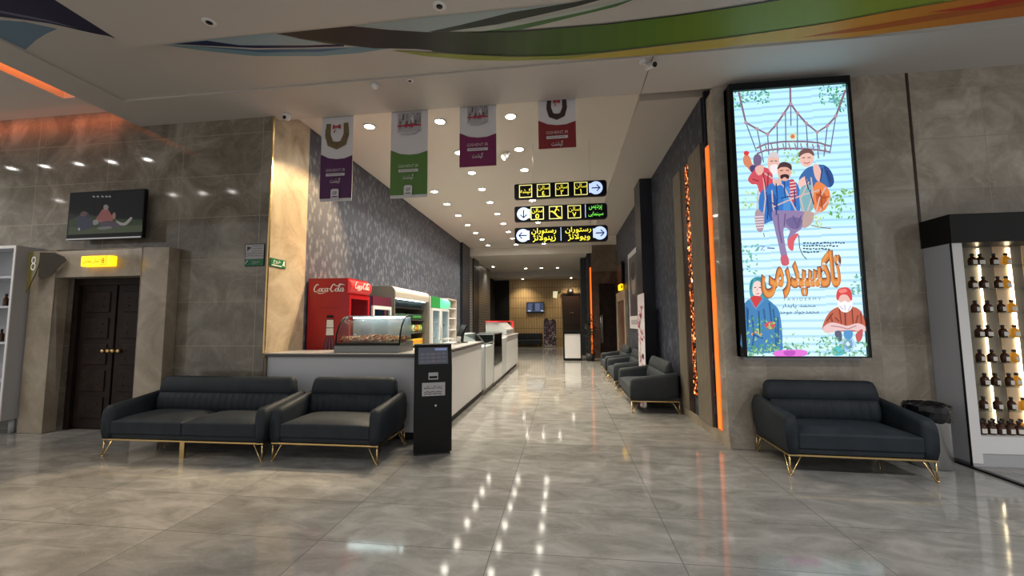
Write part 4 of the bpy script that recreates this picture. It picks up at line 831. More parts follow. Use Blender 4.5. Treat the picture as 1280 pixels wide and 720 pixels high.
 ('p',[(2.282,2.323),(2.251,2.325),(2.228,2.304),(2.258,2.301)],(0.117,0.342,0.29)),
 ('p',[(2.292,2.357),(2.261,2.347),(2.244,2.317),(2.276,2.326)],(0.117,0.342,0.29)),
 ('p',[(2.127,2.315),(2.102,2.32),(2.08,2.303),(2.106,2.298)],(0.117,0.342,0.29)),
 ('p',[(2.232,2.22),(2.244,2.204),(2.264,2.202),(2.252,2.219)],(0.155,0.453,0.342)),
 ('p',[(2.169,2.149),(2.161,2.133),(2.166,2.116),(2.174,2.132)],(0.117,0.342,0.29)),
 ('p',[(2.195,2.271),(2.184,2.253),(2.187,2.232),(2.199,2.25)],(0.117,0.342,0.29)),
 ('p',[(2.158,2.369),(2.137,2.371),(2.121,2.356),(2.142,2.355)],(0.117,0.342,0.29)),
 ('p',[(2.256,2.267),(2.239,2.259),(2.232,2.242),(2.248,2.249)],(0.155,0.453,0.342)),
 ('p',[(2.194,2.062),(2.207,2.034),(2.235,2.026),(2.222,2.053)],(0.117,0.342,0.29)),
 ('p',[(2.204,2.287),(2.171,2.283),(2.149,2.256),(2.183,2.259)],(0.155,0.453,0.342)),
 ('p',[(2.228,2.381),(2.234,2.361),(2.252,2.352),(2.246,2.372)],(0.117,0.342,0.29)),
 ('p',[(2.129,2.324),(2.142,2.298),(2.168,2.29),(2.155,2.316)],(0.117,0.342,0.29)),
 ('p',[(2.171,2.315),(2.159,2.293),(2.165,2.269),(2.177,2.29)],(0.155,0.453,0.342)),
 ('p',[(3.313,1.904),(3.307,1.884),(3.316,1.867),(3.322,1.887)],(0.155,0.396,0.342)),
 ('p',[(3.324,1.983),(3.303,1.985),(3.285,1.97),(3.307,1.967)],(0.155,0.396,0.342)),
 ('p',[(3.29,1.851),(3.299,1.823),(3.325,1.812),(3.315,1.84)],(0.117,0.342,0.29)),
 ('p',[(3.224,1.829),(3.224,1.809),(3.237,1.796),(3.237,1.816)],(0.155,0.396,0.342)),
 ('p',[(3.24,1.848),(3.228,1.835),(3.228,1.817),(3.24,1.83)],(0.155,0.396,0.342)),
 ('p',[(3.293,2.023),(3.285,1.993),(3.298,1.968),(3.306,1.997)],(0.117,0.342,0.29)),
 ('p',[(3.264,1.989),(3.28,1.963),(3.309,1.958),(3.293,1.984)],(0.155,0.396,0.342)),
 ('p',[(3.24,1.831),(3.25,1.809),(3.272,1.803),(3.262,1.825)],(0.155,0.396,0.342)),
 ('p',[(3.249,1.922),(3.27,1.91),(3.294,1.92),(3.272,1.931)],(0.155,0.396,0.342)),
 ('p',[(3.273,1.885),(3.288,1.877),(3.304,1.883),(3.289,1.891)],(0.155,0.396,0.342)),
 ('p',[(3.22,1.8),(3.24,1.777),(3.27,1.777),(3.25,1.8)],(0.117,0.342,0.29)),
 ('p',[(3.289,1.81),(3.292,1.787),(3.308,1.774),(3.306,1.797)],(0.117,0.342,0.29)),
 ('p',[(3.338,1.828),(3.307,1.829),(3.283,1.805),(3.314,1.804)],(0.117,0.342,0.29)),
 ('p',[(3.346,1.985),(3.327,1.967),(3.324,1.941),(3.343,1.959)],(0.155,0.396,0.342)),
 ('p',[(3.327,1.827),(3.303,1.839),(3.278,1.828),(3.301,1.816)],(0.117,0.342,0.29)),
 ('p',[(3.25,1.852),(3.235,1.84),(3.231,1.819),(3.246,1.832)],(0.117,0.342,0.29)),
 ('p',[(3.242,1.859),(3.258,1.849),(3.276,1.855),(3.26,1.865)],(0.155,0.396,0.342)),
 ('p',[(3.255,1.894),(3.236,1.898),(3.22,1.887),(3.238,1.882)],(0.155,0.396,0.342)),
 ('p',[(3.324,1.883),(3.298,1.874),(3.285,1.847),(3.311,1.857)],(0.117,0.342,0.29)),
 ('p',[(3.322,1.861),(3.31,1.85),(3.308,1.834),(3.32,1.844)],(0.155,0.396,0.342)),
 ('p',[(3.239,1.842),(3.232,1.816),(3.243,1.794),(3.25,1.819)],(0.155,0.396,0.342)),
 ('p',[(3.267,1.86),(3.238,1.853),(3.22,1.826),(3.25,1.833)],(0.155,0.396,0.342)),
 ('p',[(3.242,1.857),(3.23,1.838),(3.233,1.816),(3.245,1.835)],(0.155,0.396,0.342)),
 ('p',[(3.255,1.824),(3.244,1.805),(3.248,1.784),(3.259,1.803)],(0.155,0.396,0.342)),
 ('p',[(3.297,1.845),(3.299,1.828),(3.313,1.818),(3.31,1.836)],(0.155,0.396,0.342)),
 ('p',[(3.297,1.902),(3.292,1.867),(3.31,1.84),(3.316,1.875)],(0.155,0.396,0.342)),
 ('s',[(2.759,2.381),(2.774,2.383),(2.788,2.389)],0.016,(0.028,0.042,0.083)),
 ('s',[(2.8,2.388),(2.809,2.381),(2.82,2.383)],0.016,(0.028,0.042,0.083)),
 ('s',[(2.832,2.379),(2.84,2.382),(2.848,2.38)],0.016,(0.028,0.042,0.083)),
 ('s',[(2.86,2.378),(2.873,2.374),(2.887,2.385)],0.016,(0.028,0.042,0.083)),
 ('s',[(2.897,2.378),(2.912,2.382),(2.925,2.383)],0.016,(0.028,0.042,0.083)),
 ('s',[(2.937,2.375),(2.95,2.373),(2.963,2.381)],0.016,(0.028,0.042,0.083)),
 ('s',[(2.976,2.377),(2.992,2.382),(3.006,2.375)],0.016,(0.028,0.042,0.083)),
 ('s',[(3.014,2.38),(3.023,2.376),(3.033,2.38)],0.016,(0.028,0.042,0.083)),
 ('s',[(3.041,2.375),(3.049,2.37),(3.058,2.374)],0.016,(0.028,0.042,0.083)),
 ('s',[(3.07,2.376),(3.077,2.374),(3.085,2.377)],0.016,(0.028,0.042,0.083)),
 ('s',[(3.098,2.377),(3.109,2.378),(3.119,2.378)],0.016,(0.028,0.042,0.083)),
 ('s',[(3.131,2.37),(3.138,2.378),(3.144,2.373)],0.016,(0.028,0.042,0.083)),
 ('s',[(3.152,2.374),(3.159,2.368),(3.167,2.372)],0.016,(0.028,0.042,0.083)),
 ('s',[(3.177,2.377),(3.188,2.371),(3.198,2.369)],0.016,(0.028,0.042,0.083)),
 ('s',[(2.758,2.35),(2.769,2.352),(2.78,2.347)],0.016,(0.028,0.042,0.083)),
 ('s',[(2.79,2.35),(2.799,2.347),(2.808,2.35)],0.016,(0.028,0.042,0.083)),
 ('s',[(2.819,2.353),(2.828,2.346),(2.838,2.345)],0.016,(0.028,0.042,0.083)),
 ('s',[(2.845,2.349),(2.86,2.349),(2.875,2.352)],0.016,(0.028,0.042,0.083)),
 ('s',[(2.888,2.347),(2.902,2.353),(2.915,2.344)],0.016,(0.028,0.042,0.083)),
 ('s',[(2.925,2.349),(2.933,2.346),(2.941,2.34)],0.016,(0.028,0.042,0.083)),
 ('s',[(2.954,2.34),(2.961,2.346),(2.969,2.345)],0.016,(0.028,0.042,0.083)),
 ('s',[(2.975,2.343),(2.983,2.337),(2.992,2.346)],0.016,(0.028,0.042,0.083)),
 ('s',[(3.004,2.341),(3.014,2.346),(3.023,2.346)],0.016,(0.028,0.042,0.083)),
 ('s',[(3.032,2.344),(3.045,2.347),(3.058,2.344)],0.016,(0.028,0.042,0.083)),
 ('s',[(3.065,2.336),(3.08,2.337),(3.094,2.34)],0.016,(0.028,0.042,0.083)),
 ('s',[(3.106,2.336),(3.116,2.336),(3.126,2.34)],0.016,(0.028,0.042,0.083)),
 ('s',[(2.755,2.315),(2.765,2.322),(2.775,2.317)],0.016,(0.028,0.042,0.083)),
 ('s',[(2.782,2.314),(2.797,2.317),(2.811,2.311)],0.016,(0.028,0.042,0.083)),
 ('s',[(2.819,2.312),(2.833,2.311),(2.847,2.312)],0.016,(0.028,0.042,0.083)),
 ('s',[(2.86,2.314),(2.867,2.319),(2.873,2.308)],0.016,(0.028,0.042,0.083)),
 ('s',[(2.882,2.309),(2.894,2.308),(2.906,2.314)],0.016,(0.028,0.042,0.083)),
 ('s',[(2.917,2.308),(2.927,2.309),(2.937,2.313)],0.016,(0.028,0.042,0.083)),
 ('s',[(2.945,2.313),(2.959,2.314),(2.973,2.305)],0.016,(0.028,0.042,0.083)),
 ('s',[(2.981,2.309),(2.993,2.302),(3.007,2.313)],0.016,(0.028,0.042,0.083)),
 ('s',[(3.019,2.305),(3.029,2.301),(3.038,2.304)],0.016,(0.028,0.042,0.083)),
 ('s',[(2.753,2.281),(2.768,2.281),(2.783,2.276)],0.016,(0.028,0.042,0.083)),
 ('s',[(2.791,2.281),(2.806,2.27),(2.821,2.274)],0.016,(0.028,0.042,0.083)),
 ('s',[(2.832,2.279),(2.84,2.274),(2.848,2.275)],0.016,(0.028,0.042,0.083)),
 ('s',[(2.861,2.279),(2.871,2.278),(2.881,2.27)],0.016,(0.028,0.042,0.083)),
 ('s',[(2.893,2.274),(2.907,2.275),(2.921,2.278)],0.016,(0.028,0.042,0.083)),
 ('s',[(2.296,2.362),(2.338,2.361),(2.298,2.312),(2.34,2.311)],0.012,(0.155,0.155,0.396)),
 ('s',[(2.369,2.337),(2.451,2.33)],0.016,(0.117,0.155,0.342)),
 ('p',[(2.148,1.826),(2.147,1.864),(2.151,1.904),(2.158,1.937),(2.171,1.962),(2.188,1.98),(2.207,1.993),(2.23,2.002),(2.255,2.005),(2.277,2.002),(2.296,1.991),(2.312,1.974),(2.325,1.951),(2.333,1.921),(2.338,1.884),(2.342,1.848),(2.347,1.811),(2.351,1.775),(2.35,1.744),(2.343,1.721),(2.332,1.704),(2.318,1.696),(2.302,1.701),(2.284,1.715),(2.262,1.726),(2.232,1.727),(2.197,1.725),(2.17,1.732),(2.157,1.756),(2.15,1.79)],(0.047,0.3,0.363)),
 ('p',[(2.181,1.845),(2.184,1.873),(2.19,1.904),(2.199,1.929),(2.213,1.944),(2.23,1.951),(2.247,1.953),(2.262,1.947),(2.276,1.934),(2.286,1.917),(2.292,1.897),(2.293,1.872),(2.292,1.848),(2.286,1.825),(2.276,1.803),(2.265,1.785),(2.253,1.774),(2.24,1.767),(2.227,1.766),(2.215,1.77),(2.202,1.779),(2.192,1.791),(2.185,1.806),(2.182,1.824)],(0.792,0.575,0.525)),
 ('s',[(2.201,1.875),(2.224,1.879)],0.01,(0.083,0.053,0.083)),
 ('s',[(2.252,1.879),(2.277,1.873)],0.01,(0.083,0.053,0.083)),
 ('s',[(2.22,1.805),(2.253,1.805)],0.01,(0.453,0.083,0.117)),
 ('s',[(2.237,1.864),(2.233,1.835)],0.008,(0.453,0.29,0.261)),
 ('p',[(2.068,1.63),(2.075,1.665),(2.083,1.686),(2.095,1.704),(2.11,1.722),(2.13,1.737),(2.16,1.747),(2.209,1.752),(2.269,1.752),(2.32,1.745),(2.356,1.727),(2.384,1.701),(2.408,1.675),(2.428,1.655),(2.443,1.634),(2.456,1.602),(2.464,1.553),(2.47,1.494),(2.473,1.432),(2.475,1.366),(2.475,1.298),(2.471,1.24),(2.474,1.197),(2.473,1.165),(2.434,1.144),(2.318,1.126),(2.162,1.119),(2.048,1.143),(2.019,1.222),(2.033,1.334),(2.049,1.435),(2.054,1.512),(2.061,1.578)],(0.042,0.188,0.407)),
 ('s',[(2.161,1.556),(2.173,1.337),(2.141,1.168)],0.02,(0.016,0.096,0.261)),
 ('s',[(2.291,1.628),(2.303,1.433)],0.02,(0.016,0.096,0.261)),
 ('s',[(2.393,1.627),(2.407,1.384),(2.401,1.168)],0.02,(0.016,0.096,0.261)),
 ('s',[(2.109,1.654),(2.109,1.434)],0.02,(0.016,0.096,0.261)),
 ('p',[(2.148,1.747),(2.158,1.763),(2.175,1.775),(2.196,1.781),(2.225,1.781),(2.258,1.775),(2.278,1.763),(2.275,1.742),(2.259,1.715),(2.242,1.69),(2.228,1.666),(2.213,1.644),(2.2,1.634),(2.188,1.64),(2.177,1.658),(2.168,1.678),(2.158,1.701),(2.149,1.726)],(0.525,0.037,0.037)),
 ('s',[(2.148,1.74),(2.206,1.629),(2.297,1.738)],0.02,(0.083,0.261,0.477)),
 ('p',[(2.288,1.445),(2.301,1.46),(2.327,1.474),(2.351,1.481),(2.372,1.483),(2.39,1.478),(2.403,1.469),(2.406,1.451),(2.403,1.427),(2.395,1.409),(2.378,1.398),(2.356,1.393),(2.335,1.394),(2.314,1.407),(2.295,1.427)],(0.601,0.058,0.07)),
 ('p',[(2.899,1.406),(2.908,1.441),(2.926,1.485),(2.946,1.525),(2.966,1.557),(2.988,1.585),(3.013,1.608),(3.041,1.626),(3.073,1.639),(3.108,1.648),(3.151,1.651),(3.197,1.649),(3.238,1.641),(3.27,1.629),(3.295,1.61),(3.316,1.581),(3.332,1.533),(3.343,1.475),(3.348,1.427),(3.351,1.399),(3.347,1.381),(3.327,1.369),(3.282,1.362),(3.22,1.361),(3.154,1.362),(3.078,1.363),(2.997,1.365),(2.936,1.37),(2.907,1.377),(2.898,1.387)],(0.453,0.102,0.058)),
 ('s',[(3.149,1.619),(3.141,1.428)],0.02,(0.196,0.037,0.028)),
 ('s',[(2.992,1.548),(3.017,1.429)],0.02,(0.242,0.047,0.028)),
 ('s',[(3.275,1.546),(3.245,1.428)],0.02,(0.242,0.047,0.028)),
 ('p',[(3.083,1.734),(3.085,1.751),(3.09,1.768),(3.099,1.782),(3.117,1.793),(3.14,1.802),(3.162,1.805),(3.186,1.8),(3.209,1.788),(3.225,1.773),(3.232,1.751),(3.233,1.725),(3.229,1.701),(3.224,1.682),(3.215,1.665),(3.2,1.654),(3.175,1.649),(3.144,1.65),(3.119,1.655),(3.104,1.662),(3.095,1.673),(3.089,1.686),(3.084,1.701),(3.082,1.718)],(0.708,0.43,0.385)),
 ('p',[(3.08,1.715),(3.087,1.712),(3.098,1.699),(3.111,1.691),(3.124,1.695),(3.138,1.704),(3.151,1.709),(3.164,1.704),(3.176,1.694),(3.189,1.69),(3.205,1.698),(3.22,1.712),(3.23,1.713),(3.232,1.692),(3.228,1.659),(3.22,1.63),(3.206,1.608),(3.187,1.591),(3.169,1.58),(3.15,1.578),(3.131,1.582),(3.115,1.59),(3.101,1.604),(3.089,1.623),(3.081,1.643),(3.077,1.669),(3.076,1.697)],(0.82,0.82,0.849)),
 ('p',[(3.067,1.751),(3.069,1.778),(3.076,1.809),(3.088,1.835),(3.107,1.85),(3.132,1.859),(3.155,1.863),(3.177,1.863),(3.197,1.857),(3.213,1.845),(3.224,1.821),(3.231,1.789),(3.233,1.761),(3.231,1.737),(3.225,1.716),(3.217,1.708),(3.208,1.724),(3.196,1.752),(3.182,1.773),(3.161,1.781),(3.137,1.781),(3.116,1.774),(3.102,1.756),(3.091,1.73),(3.082,1.715),(3.074,1.718),(3.068,1.732)],(0.601,0.047,0.047)),
 ('p',[(3.098,1.83),(3.116,1.838),(3.143,1.845),(3.165,1.846),(3.178,1.838),(3.186,1.825),(3.185,1.814),(3.167,1.805),(3.14,1.798),(3.118,1.796),(3.105,1.804),(3.097,1.818)],(0.777,0.196,0.171)),
 ('p',[(2.905,1.406),(2.924,1.428),(2.955,1.451),(2.986,1.465),(3.015,1.467),(3.044,1.46),(3.073,1.453),(3.1,1.443),(3.128,1.433),(3.158,1.428),(3.194,1.436),(3.233,1.45),(3.268,1.456),(3.299,1.448),(3.326,1.433),(3.343,1.416),(3.348,1.394),(3.343,1.371),(3.326,1.357),(3.292,1.36),(3.245,1.372),(3.198,1.381),(3.155,1.38),(3.111,1.376),(3.067,1.37),(3.019,1.36),(2.971,1.348),(2.935,1.346),(2.913,1.36),(2.903,1.383)],(0.708,0.477,0.477)),
 ('p',[(3.023,1.358),(3.04,1.372),(3.068,1.377),(3.089,1.369),(3.097,1.339),(3.097,1.295),(3.093,1.263),(3.081,1.252),(3.064,1.252),(3.049,1.263),(3.036,1.291),(3.024,1.329)],(0.083,0.096,0.155)),
 ('p',[(3.238,1.334),(3.259,1.362),(3.29,1.386),(3.311,1.392),(3.315,1.367),(3.309,1.323),(3.299,1.286),(3.285,1.261),(3.267,1.243),(3.253,1.24),(3.243,1.262),(3.235,1.3)],(0.477,0.083,0.083)),
 ('p',[(3.222,1.228),(3.215,1.194),(3.198,1.165),(3.174,1.145),(3.147,1.139),(3.121,1.145),(3.1,1.165),(3.087,1.194),(3.084,1.228),(3.091,1.262),(3.108,1.291),(3.132,1.311),(3.159,1.317),(3.185,1.31),(3.206,1.291),(3.219,1.262)],(0.396,0.55,0.777)),
 ('p',[(3.201,1.228),(3.195,1.204),(3.184,1.183),(3.167,1.169),(3.149,1.164),(3.131,1.169),(3.116,1.183),(3.107,1.204),(3.105,1.228),(3.111,1.252),(3.122,1.273),(3.139,1.287),(3.157,1.291),(3.175,1.286),(3.19,1.273),(3.199,1.252)],(0.155,0.321,0.601)),
 ('p',[(3.173,1.228),(3.169,1.215),(3.161,1.205),(3.151,1.202),(3.142,1.205),(3.135,1.215),(3.134,1.228),(3.137,1.241),(3.145,1.25),(3.155,1.254),(3.164,1.25),(3.171,1.241)],(0.64,0.708,0.82)),
 ('p',[(3.122,1.369),(3.148,1.378),(3.184,1.378),(3.208,1.369),(3.212,1.345),(3.205,1.311),(3.192,1.287),(3.171,1.277),(3.146,1.278),(3.127,1.287),(3.117,1.311),(3.114,1.345)],(0.07,0.261,0.525)),
 ('p',[(2.989,1.181),(3.021,1.197),(3.066,1.207),(3.099,1.204),(3.113,1.179),(3.115,1.14),(3.104,1.11),(3.072,1.097),(3.028,1.092),(2.995,1.098),(2.981,1.121),(2.979,1.154)],(0.083,0.453,0.525)),
 ('p',[(2.239,1.426),(2.219,1.407),(2.217,1.379),(2.237,1.398)],(0.083,0.29,0.155)),
 ('p',[(2.266,1.467),(2.245,1.453),(2.24,1.429),(2.26,1.443)],(0.083,0.29,0.155)),
 ('p',[(2.156,1.519),(2.166,1.495),(2.189,1.485),(2.18,1.51)],(0.058,0.242,0.139)),
 ('p',[(2.367,1.207),(2.349,1.184),(2.352,1.156),(2.369,1.178)],(0.058,0.242,0.139)),
 ('p',[(2.399,1.515),(2.419,1.498),(2.444,1.502),(2.425,1.519)],(0.223,0.453,0.223)),
 ('p',[(2.155,1.447),(2.136,1.442),(2.126,1.424),(2.145,1.429)],(0.223,0.453,0.223)),
 ('p',[(2.278,1.517),(2.275,1.491),(2.29,1.471),(2.293,1.497)],(0.083,0.29,0.155)),
 ('p',[(2.397,1.201),(2.41,1.174),(2.438,1.166),(2.425,1.193)],(0.363,0.525,0.155)),
 ('p',[(2.371,1.488),(2.383,1.477),(2.4,1.479),(2.388,1.49)],(0.058,0.242,0.139)),
 ('p',[(2.31,1.182),(2.32,1.165),(2.338,1.162),(2.328,1.178)],(0.058,0.242,0.139)),
 ('p',[(2.092,1.341),(2.077,1.328),(2.074,1.309),(2.089,1.321)],(0.223,0.453,0.223)),
 ('p',[(2.34,1.418),(2.323,1.419),(2.31,1.407),(2.327,1.406)],(0.223,0.453,0.223)),
 ('p',[(2.297,1.197),(2.297,1.179),(2.31,1.168),(2.309,1.186)],(0.223,0.453,0.223)),
 ('p',[(2.114,1.296),(2.105,1.266),(2.119,1.239),(2.128,1.27)],(0.223,0.453,0.223)),
 ('p',[(2.429,1.181),(2.404,1.178),(2.387,1.156),(2.412,1.159)],(0.058,0.242,0.139)),
 ('p',[(2.338,1.309),(2.335,1.292),(2.343,1.279),(2.347,1.296)],(0.083,0.29,0.155)),
 ('p',[(2.22,1.333),(2.228,1.311),(2.25,1.302),(2.241,1.325)],(0.223,0.453,0.223)),
 ('p',[(2.157,1.158),(2.138,1.164),(2.119,1.153),(2.139,1.147)],(0.223,0.453,0.223)),
 ('p',[(2.269,1.175),(2.236,1.177),(2.21,1.154),(2.243,1.152)],(0.083,0.29,0.155)),
 ('p',[(2.297,1.497),(2.305,1.475),(2.327,1.466),(2.318,1.489)],(0.223,0.453,0.223)),
 ('p',[(2.05,1.14),(2.078,1.124),(2.111,1.135),(2.082,1.151)],(0.223,0.453,0.223)),
 ('p',[(2.205,1.279),(2.183,1.282),(2.165,1.267),(2.187,1.265)],(0.363,0.525,0.155)),
 ('p',[(2.14,1.188),(2.162,1.166),(2.194,1.168),(2.172,1.19)],(0.083,0.29,0.155)),
 ('p',[(2.047,1.381),(2.063,1.371),(2.082,1.377),(2.065,1.387)],(0.083,0.29,0.155)),
 ('p',[(2.089,1.438),(2.059,1.421),(2.048,1.386),(2.079,1.404)],(0.083,0.29,0.155)),
 ('p',[(2.413,1.2),(2.392,1.188),(2.385,1.165),(2.405,1.177)],(0.058,0.242,0.139)),
 ('p',[(2.178,1.197),(2.178,1.168),(2.198,1.149),(2.198,1.178)],(0.083,0.29,0.155)),
 ('p',[(2.189,1.311),(2.174,1.287),(2.179,1.259),(2.195,1.283)],(0.223,0.453,0.223)),
 ('p',[(2.231,1.519),(2.215,1.499),(2.217,1.473),(2.233,1.493)],(0.083,0.29,0.155)),
 ('p',[(2.216,1.153),(2.193,1.128),(2.192,1.094),(2.216,1.119)],(0.058,0.242,0.139)),
 ('p',[(2.346,1.473),(2.333,1.448),(2.34,1.422),(2.353,1.446)],(0.363,0.525,0.155)),
 ('p',[(2.43,1.283),(2.435,1.255),(2.459,1.24),(2.453,1.269)],(0.223,0.453,0.223)),
 ('p',[(2.125,1.263),(2.104,1.246),(2.1,1.218),(2.121,1.235)],(0.223,0.453,0.223)),
 ('p',[(2.105,1.143),(2.104,1.113),(2.123,1.092),(2.124,1.122)],(0.363,0.525,0.155)),
 ('p',[(2.349,1.331),(2.353,1.307),(2.372,1.294),(2.368,1.318)],(0.363,0.525,0.155)),
 ('p',[(2.401,1.421),(2.377,1.408),(2.369,1.381),(2.393,1.394)],(0.058,0.242,0.139)),
 ('p',[(2.451,1.498),(2.427,1.506),(2.403,1.493),(2.427,1.485)],(0.058,0.242,0.139)),
 ('p',[(2.373,1.404),(2.351,1.414),(2.329,1.404),(2.35,1.394)],(0.363,0.525,0.155)),
 ('p',[(2.122,1.508),(2.12,1.482),(2.136,1.463),(2.138,1.489)],(0.363,0.525,0.155)),
 ('p',[(2.178,1.238),(2.164,1.221),(2.165,1.199),(2.179,1.216)],(0.058,0.242,0.139)),
 ('p',[(2.069,1.289),(2.077,1.274),(2.094,1.271),(2.085,1.285)],(0.363,0.525,0.155)),
 ('p',[(2.251,1.383),(2.22,1.376),(2.202,1.348),(2.233,1.355)],(0.363,0.525,0.155)),
 ('p',[(2.356,1.465),(2.385,1.451),(2.416,1.464),(2.387,1.478)],(0.363,0.525,0.155)),
 ('p',[(2.269,1.44),(2.241,1.437),(2.223,1.413),(2.251,1.417)],(0.058,0.242,0.139)),
 ('p',[(2.127,1.298),(2.095,1.302),(2.069,1.28),(2.101,1.276)],(0.058,0.242,0.139)),
 ('p',[(2.329,1.423),(2.308,1.404),(2.305,1.375),(2.326,1.394)],(0.058,0.242,0.139)),
 ('p',[(2.231,1.229),(2.244,1.203),(2.271,1.196),(2.258,1.222)],(0.083,0.29,0.155)),
 ('p',[(2.388,1.133),(2.406,1.124),(2.425,1.132),(2.407,1.141)],(0.058,0.242,0.139)),
 ('p',[(2.311,1.515),(2.298,1.503),(2.297,1.486),(2.31,1.498)],(0.083,0.29,0.155)),
 ('p',[(2.185,1.145),(2.167,1.147),(2.153,1.134),(2.171,1.132)],(0.363,0.525,0.155)),
 ('p',[(2.158,1.363),(2.151,1.346),(2.156,1.33),(2.164,1.346)],(0.083,0.29,0.155)),
 ('p',[(2.179,1.541),(2.16,1.529),(2.154,1.506),(2.173,1.518)],(0.083,0.29,0.155)),
 ('p',[(2.205,1.151),(2.206,1.125),(2.224,1.109),(2.223,1.135)],(0.223,0.453,0.223)),
 ('p',[(2.219,1.186),(2.2,1.183),(2.188,1.167),(2.207,1.17)],(0.058,0.242,0.139)),
 ('p',[(2.185,1.399),(2.207,1.377),(2.239,1.38),(2.216,1.402)],(0.363,0.525,0.155)),
 ('p',[(2.074,1.191),(2.074,1.173),(2.087,1.161),(2.087,1.179)],(0.223,0.453,0.223)),
 ('p',[(2.251,1.422),(2.244,1.4),(2.254,1.381),(2.261,1.402)],(0.083,0.29,0.155)),
 ('p',[(2.251,1.466),(2.219,1.46),(2.199,1.433),(2.231,1.438)],(0.223,0.453,0.223)),
 ('p',[(2.135,1.155),(2.144,1.138),(2.162,1.134),(2.153,1.151)],(0.083,0.29,0.155)),
 ('p',[(2.317,1.181),(2.329,1.156),(2.355,1.15),(2.342,1.174)],(0.058,0.242,0.139)),
 ('p',[(2.348,1.218),(2.372,1.198),(2.402,1.203),(2.378,1.223)],(0.363,0.525,0.155)),
 ('p',[(2.345,1.442),(2.35,1.42),(2.368,1.409),(2.363,1.431)],(0.058,0.242,0.139)),
 ('p',[(2.224,1.167),(2.225,1.145),(2.241,1.131),(2.24,1.153)],(0.363,0.525,0.155)),
 ('p',[(2.261,1.156),(2.276,1.141),(2.298,1.143),(2.282,1.158)],(0.223,0.453,0.223)),
 ('p',[(2.366,1.423),(2.347,1.427),(2.33,1.416),(2.349,1.411)],(0.363,0.525,0.155)),
 ('p',[(2.207,1.453),(2.185,1.456),(2.166,1.441),(2.188,1.438)],(0.083,0.29,0.155)),
 ('p',[(2.26,1.5),(2.252,1.481),(2.259,1.462),(2.267,1.481)],(0.223,0.453,0.223)),
 ('p',[(2.089,1.521),(2.077,1.508),(2.077,1.491),(2.089,1.504)],(0.223,0.453,0.223)),
 ('p',[(2.153,1.163),(2.165,1.143),(2.188,1.139),(2.176,1.159)],(0.223,0.453,0.223)),
 ('p',[(2.492,1.397),(2.468,1.407),(2.443,1.395),(2.467,1.385)],(0.223,0.453,0.223)),
 ('p',[(2.329,1.187),(2.323,1.157),(2.339,1.133),(2.345,1.163)],(0.363,0.525,0.155)),
 ('p',[(2.117,1.126),(2.135,1.106),(2.161,1.107),(2.143,1.126)],(0.083,0.29,0.155)),
 ('p',[(2.403,1.332),(2.395,1.311),(2.402,1.292),(2.41,1.312)],(0.058,0.242,0.139)),
 ('p',[(2.188,1.42),(2.171,1.415),(2.162,1.4),(2.179,1.404)],(0.083,0.29,0.155)),
 ('p',[(2.129,1.37),(2.096,1.361),(2.079,1.33),(2.111,1.339)],(0.223,0.453,0.223)),
 ('p',[(2.392,1.358),(2.398,1.331),(2.421,1.318),(2.415,1.345)],(0.083,0.29,0.155)),
 ('p',[(2.249,1.539),(2.223,1.536),(2.206,1.514),(2.232,1.517)],(0.058,0.242,0.139)),
 ('p',[(2.351,1.428),(2.33,1.43),(2.312,1.415),(2.334,1.413)],(0.223,0.453,0.223)),
 ('p',[(2.387,1.472),(2.361,1.465),(2.347,1.44),(2.373,1.448)],(0.083,0.29,0.155)),
 ('p',[(2.258,1.347),(2.226,1.356),(2.197,1.339),(2.228,1.329)],(0.363,0.525,0.155)),
 ('p',[(2.158,1.412),(2.149,1.392),(2.155,1.372),(2.164,1.392)],(0.058,0.242,0.139)),
 ('p',[(2.068,1.312),(2.05,1.285),(2.055,1.254),(2.073,1.28)],(0.363,0.525,0.155)),
 ('p',[(2.312,1.282),(2.289,1.262),(2.286,1.231),(2.309,1.251)],(0.363,0.525,0.155)),
 ('p',[(2.276,1.389),(2.248,1.397),(2.222,1.382),(2.25,1.373)],(0.058,0.242,0.139)),
 ('p',[(2.403,1.444),(2.392,1.424),(2.397,1.402),(2.408,1.422)],(0.083,0.29,0.155)),
 ('p',[(2.037,1.312),(2.058,1.286),(2.09,1.284),(2.07,1.31)],(0.083,0.29,0.155)),
 ('p',[(2.166,1.197),(2.161,1.18),(2.169,1.164),(2.174,1.182)],(0.058,0.242,0.139)),
 ('p',[(2.168,1.394),(2.173,1.374),(2.19,1.364),(2.185,1.384)],(0.058,0.242,0.139)),
 ('p',[(2.107,1.443),(2.117,1.422),(2.139,1.416),(2.128,1.437)],(0.083,0.29,0.155)),
 ('p',[(2.057,1.35),(2.051,1.321),(2.067,1.297),(2.073,1.326)],(0.363,0.525,0.155)),
 ('p',[(2.53,1.209),(2.529,1.179),(2.548,1.159),(2.549,1.189)],(0.07,0.28,0.171)),
 ('p',[(2.083,1.182),(2.074,1.163),(2.081,1.144),(2.089,1.163)],(0.109,0.321,0.205)),
 ('p',[(2.125,1.2),(2.151,1.18),(2.185,1.187),(2.158,1.207)],(0.07,0.28,0.171)),
 ('p',[(2.407,1.199),(2.407,1.177),(2.423,1.162),(2.422,1.185)],(0.109,0.321,0.205)),
 ('p',[(2.051,1.258),(2.045,1.236),(2.055,1.217),(2.062,1.239)],(0.07,0.28,0.171)),
 ('p',[(2.276,1.098),(2.259,1.101),(2.243,1.091),(2.261,1.087)],(0.07,0.28,0.171)),
 ('p',[(2.117,1.126),(2.126,1.11),(2.144,1.108),(2.134,1.123)],(0.07,0.28,0.171)),
 ('p',[(2.621,1.148),(2.598,1.156),(2.575,1.144),(2.598,1.135)],(0.07,0.28,0.171)),
 ('p',[(2.39,1.118),(2.367,1.125),(2.346,1.112),(2.369,1.105)],(0.109,0.321,0.205)),
